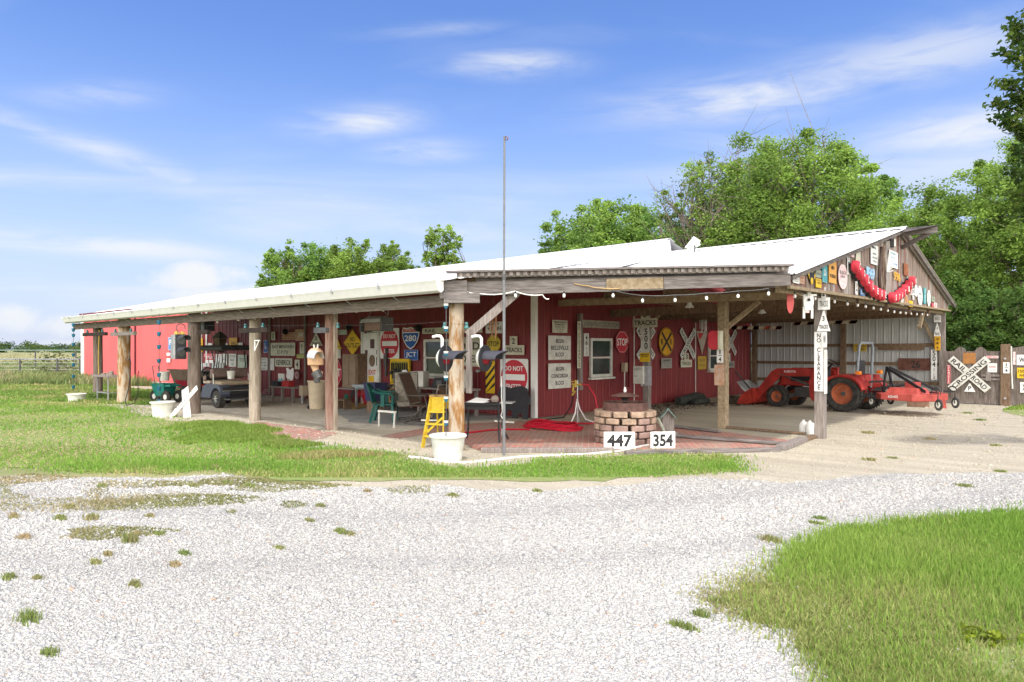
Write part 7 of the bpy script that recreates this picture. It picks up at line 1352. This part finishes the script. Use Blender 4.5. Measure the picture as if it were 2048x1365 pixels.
dk_ = dr_ & (RNG.random(len(P_)) < .55); blades('dry_lawn', P_[dk_], D[dk_], .016, (.32, .33, .13), (.46, .42, .20), (.56, .46, .28), .5, .012, .8, 33, 1.1)
sl_xy = [(p.x, p.y) for p in lawn2]; P_, D = polar(160000, 17, 60, -1.0, -.3, -.3); k = inpoly(P_, sl_xy); P_, D = P_[k], D[k]; blades('side_grass', P_, D, .10, (.15, .28, .05), (.26, .38, .09), DRY, -.08, .008, 1.0, 23)
P_, D = polar(90000, 30, 75, -1.1, -.38, -.2); blades('rough_grass', P_, D, .34, (.16, .24, .08), (.30, .34, .13), (.42, .37, .21), .05, 0, 1.3, 24)
P_, D = polar(60000, 75, 200, -1.1, -.35, -.5); blades('meadow_grass', P_, D, .45, (.36, .36, .18), (.44, .42, .22), (.52, .46, .28), .2, 0, 1.3, 25)
P_, D = polar(50000, 18, 30, .55, 1.1, 0); k = inpoly(P_, [(p.x, p.y) for p in rsmall]); blades('strip_grass', P_[k], D[k], .07, GA, GB, DRY, -.2, .01, 1, 26)
# darker ground cover mats beside the brick path
def mat_patch(px, py, rx, ry, n, label):
    g = gp(px, py); a = RNG.uniform(0, 2*PI, n); r = np.sqrt(RNG.random(n))*(1+.18*np.sin(3*a+1)+.1*np.sin(7*a)); P2_ = np.stack([g.x+Rv.x*r*np.cos(a)*rx+Fv.x*r*np.sin(a)*ry, g.y+Rv.y*r*np.cos(a)*rx+Fv.y*r*np.sin(a)*ry], 1)
    D2 = np.full(n, (g-CAM).dot(Fv)); return P2_, D2
mp_ = [mat_patch(*q_, 'x') for q_ in ((455, 868, .75, 1.3, 5000), (400, 852, .6, .8, 2500), (500, 880, .55, .5, 2500), (575, 893, .45, .35, 3500), (640, 915, .8, .3, 2500))]
blades('ground_cover', np.concatenate([a for a, b in mp_]), np.concatenate([b for a, b in mp_]), .07, (.19, .30, .05), (.31, .41, .10), (.42, .37, .17), -.2, .012, .9, 27)
# weeds and dry thatch on the gravel: individual tufts
tuft_px = [(184, 1040, 1.), (262, 1085, 1.), (120, 1041, .6), (28, 1037, .6), (50, 1078, .7), (350, 1133, .5), (275, 1072, .5), (318, 1072, .5), (370, 1111, .4), (20, 1160, .6), (58, 1245, 1.0), (100, 1313, .6), (215, 1113, .3), (140, 1018, .7), (205, 975, .8), (430, 938, .6), (500, 975, .9), (455, 968, .6),
           (1540, 1085, 1.), (1630, 1050, .5), (1640, 1040, .4), (905, 995, .5), (680, 1068, .6), (700, 1072, .4), (735, 985, .4), (300, 1035, .3), (385, 975, .6), (1437, 1210, .8), (1400, 1236, .6), (1375, 1262, .6), (1352, 1255, .4), (270, 1175, .4), (190, 1130, .35), (1860, 880, .5), (1737, 868, .7), (1990, 893, .5), (1740, 922, .6), (1785, 918, .4), (2000, 945, .5), (1925, 975, .6), (1935, 828, .5), (1960, 842, .5), (640, 1015, .4), (1075, 985, .4), (620, 1045, .3), (75, 1160, .3), (560, 1100, .3)]
mt = bpy.data.meshes
for i, (px, py, s_) in enumerate(tuft_px):
    g = gp(px, py); d = (g-CAM).dot(Fv); n = int(70+90*s_); sp_ = (.022+.035*s_)*(.45+d*.055); Pt = np.stack([RNG.normal(0, sp_, n), RNG.normal(0, sp_*.55, n)], 1)
    o = blades('weed_tuft', Pt, np.full(n, d), .02+.026*s_, (.17, .25, .06), (.32, .36, .13), (.46, .36, .21), -.05 if i % 3 else .3, .0, .8, 100+i); del o['kind']
    o.location = (g.x, g.y, .01); tag(o, 'small weed tuft growing through the gravel drive' if py < 2000 else '', 'weed', 'weed tufts scattered on the drive')
# thatch patches
th = [(170, 1012, 2.6, .35), (230, 1068, .9, .25), (300, 1005, 2.0, .45), (370, 1000, 1.2, .35), (60, 960, .9, .4), (90, 905, 3.2, .9), (1480, 1210, .5, .3), (560, 975, 1.3, .35), (470, 965, .9, .3), (300, 970, 1.6, .25)]
Ps, Ds = zip(*[mat_patch(a, b, c/2, d/1.2, 1600, '') for a, b, c, d in th]); blades('dry_thatch', np.concatenate(Ps), np.concatenate(Ds), .018, (.20, .22, .07), (.32, .31, .13), (.45, .38, .22), .35, .01, .9, 31, 1.)
# leafy seedling in the verge
def leafcloud(C, R_, n, size, ca, cb, seed, jitter=.35, flat=.0):
    """leaf quads scattered round clump centres C (k,3) with radii R_ (k,)"""
    r = np.random.default_rng(seed); k = len(C); idx = r.integers(0, k, n); dirs = r.normal(0, 1, (n, 3)); dirs /= np.linalg.norm(dirs, axis=1, keepdims=True)
    rad = R_[idx]*(r.random(n)**.5)*(1+.35*r.normal(0, 1, n)*(r.random(n) < .35)); pos = C[idx] + dirs*rad[:, None]*np.array([1, 1, .72])
    u = r.normal(0, 1, (n, 3)); u[:, 2] *= .55; u /= np.linalg.norm(u, axis=1, keepdims=True); w_ = r.normal(0, 1, (n, 3)); v = np.cross(u, w_); v /= np.linalg.norm(v, axis=1, keepdims=True)
    s_ = size*r.uniform(.6, 1.35, n)[:, None]; V = np.stack([pos-u*s_, pos+v*s_*.5, pos+u*s_, pos-v*s_*.5], 1)
    cm_ = r.random(k)[:, None]; cc = np.array(ca)*(1-cm_)+np.array(cb)*cm_; c = cc[idx]*r.uniform(1-jitter, 1+jitter, (n, 1))
    yl_ = (r.random((n, 1)) < .06)*1.0; c = c*(1-yl_*.5)+np.array([.22, .25, .04])*yl_*.5
    return V.reshape(-1, 3), np.repeat(c, 4, 0)
def tree(px, top, depth, wpx, label, seed, n=14000, size=.11, ca=(.035, .075, .015), cb=(.13, .22, .045), low=.22, dens=1., lean=0, name='broadleaf_tree', bare=0, grp='trees behind the building', trunk_r=None, nclump=None, flat=.8, kind=None):
    r = np.random.default_rng(seed); b0 = at(px, 700, depth); H = 1.6+(700-top)/1365*depth; Wd = wpx/1365*depth/2
    o = thing(name, label, 'tree', (b0.x, b0.y, 0), 0, grp); tr_ = trunk_r or H*.022
    ncl = int((nclump or 120)*1.4); zc = H*(low+1)/2; hz = H*(1-low)/2
    C = []; 
    lobes = [(r.uniform(0, 2*PI), r.uniform(-.6, .9), r.uniform(.75, 1.08)) for _ in range(9)]
    while len(C) < ncl:
        d = r.normal(0, 1, 3); d /= np.linalg.norm(d); q_ = r.random()**.45
        # lumpy silhouette
        lump = .72+.28*max(math.cos(math.atan2(d[1], d[0])-a_)*.6+(1-abs(d[2]-z_))*.5 for a_, z_, s2 in lobes)*1.0
        C.append((d[0]*Wd*q_*lump*.86, d[1]*Wd*q_*lump*.86*flat, zc+d[2]*hz*q_*min(1, lump+.05)*.9))
    C = np.array(C); C[:, 0] += lean*(C[:, 2]/H); R_ = r.uniform(.08, .19, ncl)*min(Wd, hz)*1.6*dens
    # a few ragged shoots at the outline
    nsh = ncl//2; j = r.integers(0, ncl, nsh); Cs = C[j].copy(); Cs[:, 2] += r.uniform(.3, .9, nsh)*R_[j]*1.3; Cs[:, :2] *= 1.06; C = np.concatenate([C, Cs]); R_ = np.concatenate([R_, R_[j]*.42])
    V, c = leafcloud(C, R_, int(n*3.0), size*.74, ca, cb, seed+1); F = np.arange(len(V)).reshape(-1, 4)
    cr = np_mesh('crown', V, F, leafm, c); cr.parent = o
    mb = MB(); mb.tube([(0, 0, 0), (r.normal(0, .05)*H*.3, 0, H*low*.8), (lean*.4, 0, H*.55), (lean*.8, 0, H*.88)], [tr_, tr_*.85, tr_*.5, tr_*.12], 8)
    mb.build('trunk', barkm, o, smooth=True)
    mb = MB()
    for q_ in r.permutation(ncl)[:34 if not bare else 60]:
        t = C[q_]; z0 = max(H*low*.5, min(t[2]*.6, H*.55)); s0 = V3((lean*.5*z0/H, 0, z0)); e = V3(t); mid = s0.lerp(e, .5)+V3(r.normal(0, .04*H, 3))+V3((0, 0, .03*H))
        mb.tube([s0, mid, e], [tr_*.32, tr_*.2, tr_*.05], 5, cap=False)
        for _ in range(2 if not bare else 5):
            e2 = e+V3(r.normal(0, 1, 3))*float(R_[q_])*.9+V3((0, 0, .2)); mb.tube([mid, (mid+e2)/2+V3(r.normal(0, .02*H, 3)), e2], [tr_*.12, tr_*.07, tr_*.02], 4, cap=False)
    for _ in range(bare):
        a = r.uniform(0, 2*PI); e = V3((math.cos(a)*Wd*r.uniform(.6, 1.08), math.sin(a)*Wd*.5, H*r.uniform(.62, 1.06))); s0 = V3((0, 0, H*r.uniform(.3, .55))); mid = s0.lerp(e, .55)+V3((0, 0, .05*H))+V3(r.normal(0, .02*H, 3)); mb.tube([s0, mid, e], [tr_*.22, tr_*.12, tr_*.02], 4, cap=False)
        for _2 in range(5):
            t = r.uniform(.4, .95); s1 = s0.lerp(e, t)+V3((0, 0, .03*H)); mb.tube([s1, s1+V3((r.normal(0, .08*H), r.normal(0, .05*H), abs(r.normal(.04, .06))*H))], [tr_*.07, tr_*.015], 3, cap=False)
    mb.build('branches', deadm if bare else barkm, o)
    return o
LG, DG, YG = (.22, .38, .08), (.13, .24, .055), (.33, .49, .10)
tree(1150, 405, 44, 190, 'bushy green tree at the left end of the row behind the roof', 1, 11000, .14, DG, YG, .1)
tree(1215, 378, 40, 230, 'rounded green tree rising over the main roof ridge', 2, 14000, .13, DG, YG, .1)
tree(1290, 375, 46, 210, 'green tree between the rounded tree and the half bare tree', 3, 12000, .14, DG, LG, .1)
tree(1405, 300, 38, 250, 'half bare tree with grey dead limbs behind the roof dish', 4, 7500, .10, (.10, .16, .05), YG, .18, .8, bare=16)
tree(1600, 262, 35, 430, 'largest broad green tree behind the carport ridge', 5, 38000, .105, (.13, .22, .045), YG, .15, 1.0, bare=6, nclump=130)
tree(1490, 300, 42, 220, 'green tree between the half bare tree and the largest tree', 6, 13000, .12, DG, LG, .15, bare=4)
tree(1725, 300, 38, 210, 'green tree filling in right of the largest tree', 7, 15000, .12, DG, LG, .08)
tree(1850, 335, 30, 220, 'pale green tree just right of the carport peak', 8, 20000, .085, (.13, .22, .045), YG, .06, 1.)
tree(1760, 470, 27, 150, 'low dark green tree behind the carport gable', 9, 9000, .09, DG, LG, .0, 1.1)
tree(1955, 305, 27, 190, 'tall yellow green tree above the wooden gate', 10, 21000, .075, (.16, .26, .05), YG, .08, 1.)
tree(2060, 225, 24, 240, 'tall leafy tree at the right edge behind the fence', 11, 26000, .07, (.13, .22, .04), YG, .05, 1.05)
tree(1905, 520, 23.5, 130, 'dark shady undergrowth tree behind the far right carport post', 12, 11000, .07, DG, (.13, .22, .045), .0, 1.15, grp='undergrowth behind the fence')
tree(1985, 560, 22, 140, 'dark shrub tree right behind the wooden gate', 13, 11000, .065, DG, (.13, .22, .05), .0, 1.15, grp='undergrowth behind the fence')
tree(2060, 540, 21, 130, 'dark shrub tree behind the WEST sign fence', 14, 9000, .06, DG, (.13, .22, .05), .0, 1.15, grp='undergrowth behind the fence')
tree(1835, 560, 25, 150, 'dark shrub tree behind the right slope of the carport roof', 15, 9000, .075, DG, (.13, .22, .045), .0, 1.2, grp='undergrowth behind the fence')
tree(565, 490, 58, 130, 'small shrubby tree leftmost above the long roof', 16, 6500, .15, DG, YG, .3, .9, grp='small trees over the long roof')
tree(625, 478, 60, 160, 'dark green small tree second from left above the long roof', 17, 9000, .15, DG, LG, .3, .9, grp='small trees over the long roof')
tree(700, 470, 58, 150, 'yellow green small tree in the middle above the long roof', 18, 8500, .15, (.13, .2, .04), YG, .3, 1., grp='small trees over the long roof')
tree(778, 475, 60, 150, 'small tree left of the tall sparse tree above the roof', 19, 8500, .15, (.12, .19, .04), YG, .3, .95, grp='small trees over the long roof')
tree(886, 425, 55, 115, 'tall sparse light green tree standing apart above the roof', 20, 5200, .14, (.14, .22, .04), YG, .3, .75, grp='small trees over the long roof')
tree(830, 520, 60, 60, 'thin wispy tree beside the tall sparse tree', 21, 1500, .12, (.06, .10, .02), LG, .3, .8, grp='small trees over the long roof')
# near tree with large leaves whose branches enter at the right edge
o = thing('leafy_tree', 'near tree with large dark leaves reaching in at the upper right edge', 'tree', tuple(at(2210, 700, 10.5).to_2d())+(0,)); b0 = V3(o.location); rgn = np.random.default_rng(55)
mb = MB(); mb.tube([(0, 0, 0), (.05, 0, 2.2), (.0, .1, 5.0), (.1, 0, 7.0)], [.16, .13, .08, .03], 10); mb.build('trunk', barkm, o, smooth=True)
Cs = []; mb = MB()
for (px, py, dd) in ((2030, 45, 9.6), (2045, 80, 9.9), (2012, 105, 9.7), (2055, 130, 9.4), (2005, 165, 9.6), (2035, 200, 9.9), (1990, 205, 9.8), (2050, 235, 9.5), (2060, 30, 9.8), (2085, 90, 9.8), (2090, 180, 9.8), (2040, 265, 10.), (2080, 300, 10.2), (2120, 60, 10), (2120, 260, 10), (2062, 330, 10.1), (2050, 385, 10.1), (2090, 420, 10.1), (2110, 360, 10.), (2056, 165, 9.8), (2035, 300, 9.9), (2028, 345, 10), (2035, 385, 10), (2045, 425, 10.1), (2022, 70, 9.7), (2000, 235, 9.8), (2020, 250, 9.9)):
    e = at(px, py, dd)-b0; s0 = V3((0, 0, max(1.2, e.z-.9))); mid = s0.lerp(e, .5)+V3((0, 0, .15)); mb.tube([s0, mid, e], [.04, .02, .006], 5, cap=False); Cs += [tuple(e), tuple(mid.lerp(e, .6)), tuple(mid.lerp(e, .82))]
mb.build('branches', barkm, o)
V, c = leafcloud(np.array(Cs), np.full(len(Cs), .17), 4300, .048, (.03, .07, .012), (.11, .17, .03), 56); cr = np_mesh('crown', V, np.arange(len(V)).reshape(-1, 4), leafm, c); cr.parent = o
# shrubs
def shrub(px, py, w_, h_, n, size, ca, cb, label, seed, name='shrub', sparse=1.):
    g = gp(px, py); o = thing(name, label, 'plant', (g.x, g.y, 0)); r = np.random.default_rng(seed); k = 26; C = np.stack([r.normal(0, w_*.28, k), r.normal(0, w_*.25, k), np.abs(r.normal(h_*.55, h_*.25, k))], 1)
    V, c = leafcloud(C, np.full(k, w_*.16*sparse), n, size, ca, cb, seed); cr = np_mesh('foliage', V, np.arange(len(V)).reshape(-1, 4), leafm, c); cr.parent = o
    mb = MB(); [mb.tube([(0, 0, 0), (q_[0]*.5, q_[1]*.5, q_[2]*.6), tuple(q_)], [size*.18, size*.12, size*.05], 4, cap=False) for q_ in C]; mb.build('stems', barkm, o); return o
shrub(1968, 1285, .20, .06, 330, .016, (.16, .22, .02), (.28, .34, .03), 'bright yellow green leafy seedling in the verge grass', 61, 'seedling')
shrub(112, 752, 3.6, 1.3, 350, .10, (.10, .12, .05), (.2, .22, .08), 'sparse straggly bush by the wire fence at the far left', 62, sparse=.8)
shrub(1905, 800, 1.2, .7, 900, .05, DG, LG, 'low green weeds at the foot of the far right post', 63, 'weeds') if False else None
shrub(191, 800, .5, .22, 300, .03, (.07, .13, .02), LG, 'small green weeds at the foot of the leftmost post', 64, 'weeds')
# distant wood on the horizon
r = np.random.default_rng(70); k = 420; t = r.uniform(-1.25, -.2, k); d = r.uniform(330, 520, k); C = np.stack([CAM.x+Fv.x*d+Rv.x*d*t, CAM.y+Fv.y*d+Rv.y*d*t, np.abs(r.normal(2.0, 1.6, k))], 1); R_ = r.uniform(2.0, 4.2, k)
V, c = leafcloud(C, R_, 60000, .55, (.055, .10, .03), (.11, .16, .05), 71, .25); o = np_mesh('distant_wood', V, np.arange(len(V)).reshape(-1, 4), leafm, c); o['kind'] = 'stuff'
# ============================================================ GRAVEL STONES
def stones(name, n, d0, d1, poly, s0, pw, seed, col=(.45, .44, .412), z0=.008, avoid=None):
    P_, D = polar(n, d0, d1, -.85, .9, pw); k = inpoly(P_, poly)
    for av in (avoid if isinstance(avoid, tuple) else (avoid,)):
        if av is not None: k &= ~inpoly(P_, av)
    P_, D = P_[k], D[k]; rel = P_-np.array([CAM.x, CAM.y]); fx = rel@np.array([Rv.x, Rv.y]); fz = rel@np.array([Fv.x, Fv.y]); cv = fz-(5.0+.10*(fx+1.5)**2*.55)+.15*vnoise(P_, 1.2, 61)
    trk = np.exp(-((cv)/.28)**2)+np.exp(-((cv-1.55)/.28)**2)
    k = RNG.random(len(P_)) > .45*trk; P_, D, trk = P_[k], D[k], trk[k]
    n = len(P_); r = np.random.default_rng(seed); s = (1-.25*trk)*s0*(.55+.12*D)*r.lognormal(0, .38, n)*.5
    B = np.array([(a, b, c) for a in (-1, 1) for b in (-1, 1) for c in (-1, 1)], float)
    V = B[None]*r.uniform(.45, 1.0, (n, 8, 3)); a = r.uniform(0, 2*PI, n); ca_, sa_ = np.cos(a)[:, None], np.sin(a)[:, None]; el = r.uniform(.7, 1.35, n)[:, None]
    x = V[:, :, 0]*el; y = V[:, :, 1]/el; z = V[:, :, 2]*r.uniform(.45, .85, n)[:, None]; tl = r.normal(0, .45, n)[:, None]; x, z = x*np.cos(tl)-z*np.sin(tl), x*np.sin(tl)+z*np.cos(tl)
    X = (x*ca_-y*sa_)*s[:, None]+P_[:, :1]; Y = (x*sa_+y*ca_)*s[:, None]+P_[:, 1:]; Z = z*s[:, None]+(z0+s*.18)[:, None]
    V = np.stack([X, Y, Z], 2).reshape(-1, 3); q_ = np.array([(0, 1, 3, 2), (4, 6, 7, 5), (0, 4, 5, 1), (2, 3, 7, 6), (0, 2, 6, 4), (1, 5, 7, 3)]); F = (np.arange(n)[:, None, None]*8+q_[None]).reshape(-1, 4)
    c = np.array(col)*(r.normal(1, .11, n)*(1+.10*vnoise(P_*np.array([1, .5]), .9, 12))).clip(.55, 1.35)[:, None]; tn = (r.random((n, 1)) < .012)*1.; c = c*(1-tn)+np.array([.45, .33, .25])*tn*r.uniform(.7, 1.1, (n, 1))
    o = np_mesh(name, V, F, stonem, np.repeat(c, 8, 0)); o['kind'] = 'stuff'; print(name, n); return o
stones('gravel_stones', 400000, 3.0, 11, [(p.x, p.y) for p in gravel], .0098, -1.0, 81, avoid=patch_xy)
stones('gravel_stones', 1500, 3.4, 5.5, patch_xy, .015, -1, 82)

# grit on the screenings and small weeds creeping over the left gravel
stones('sand_grit', 60000, 8.0, 20, [(p.x, p.y) for p in yd], .0075, -.5, 83, col=(.42, .38, .30), z0=.004, avoid=(lawn_xy, [(-14, -4.3), (-14, 0), (0, 0), (0, 12), (5.5, 12), (5.5, 1), (5.9, -.6), (2.4, -4.9), (1.2, -4.2)]))
P_, D = polar(60000, 5.5, 13, -.8, -.12, -.6); q_ = vnoise(P_*np.array([1, 1]), 2.4, 41)+.5*vnoise(P_, 6, 42)+np.clip((D-7)/5, -.5, .8)-.05*(P_[:, 0]-CAM.x)*0; k = inpoly(P_, [(p.x, p.y) for p in gravel]) & (q_ > .8) & (RNG.random(len(P_)) < .8); blades('creeping_weeds', P_[k], D[k], .022, (.17, .22, .06), (.30, .30, .12), (.42, .34, .2), .15, .012, .8, 43, 1.)
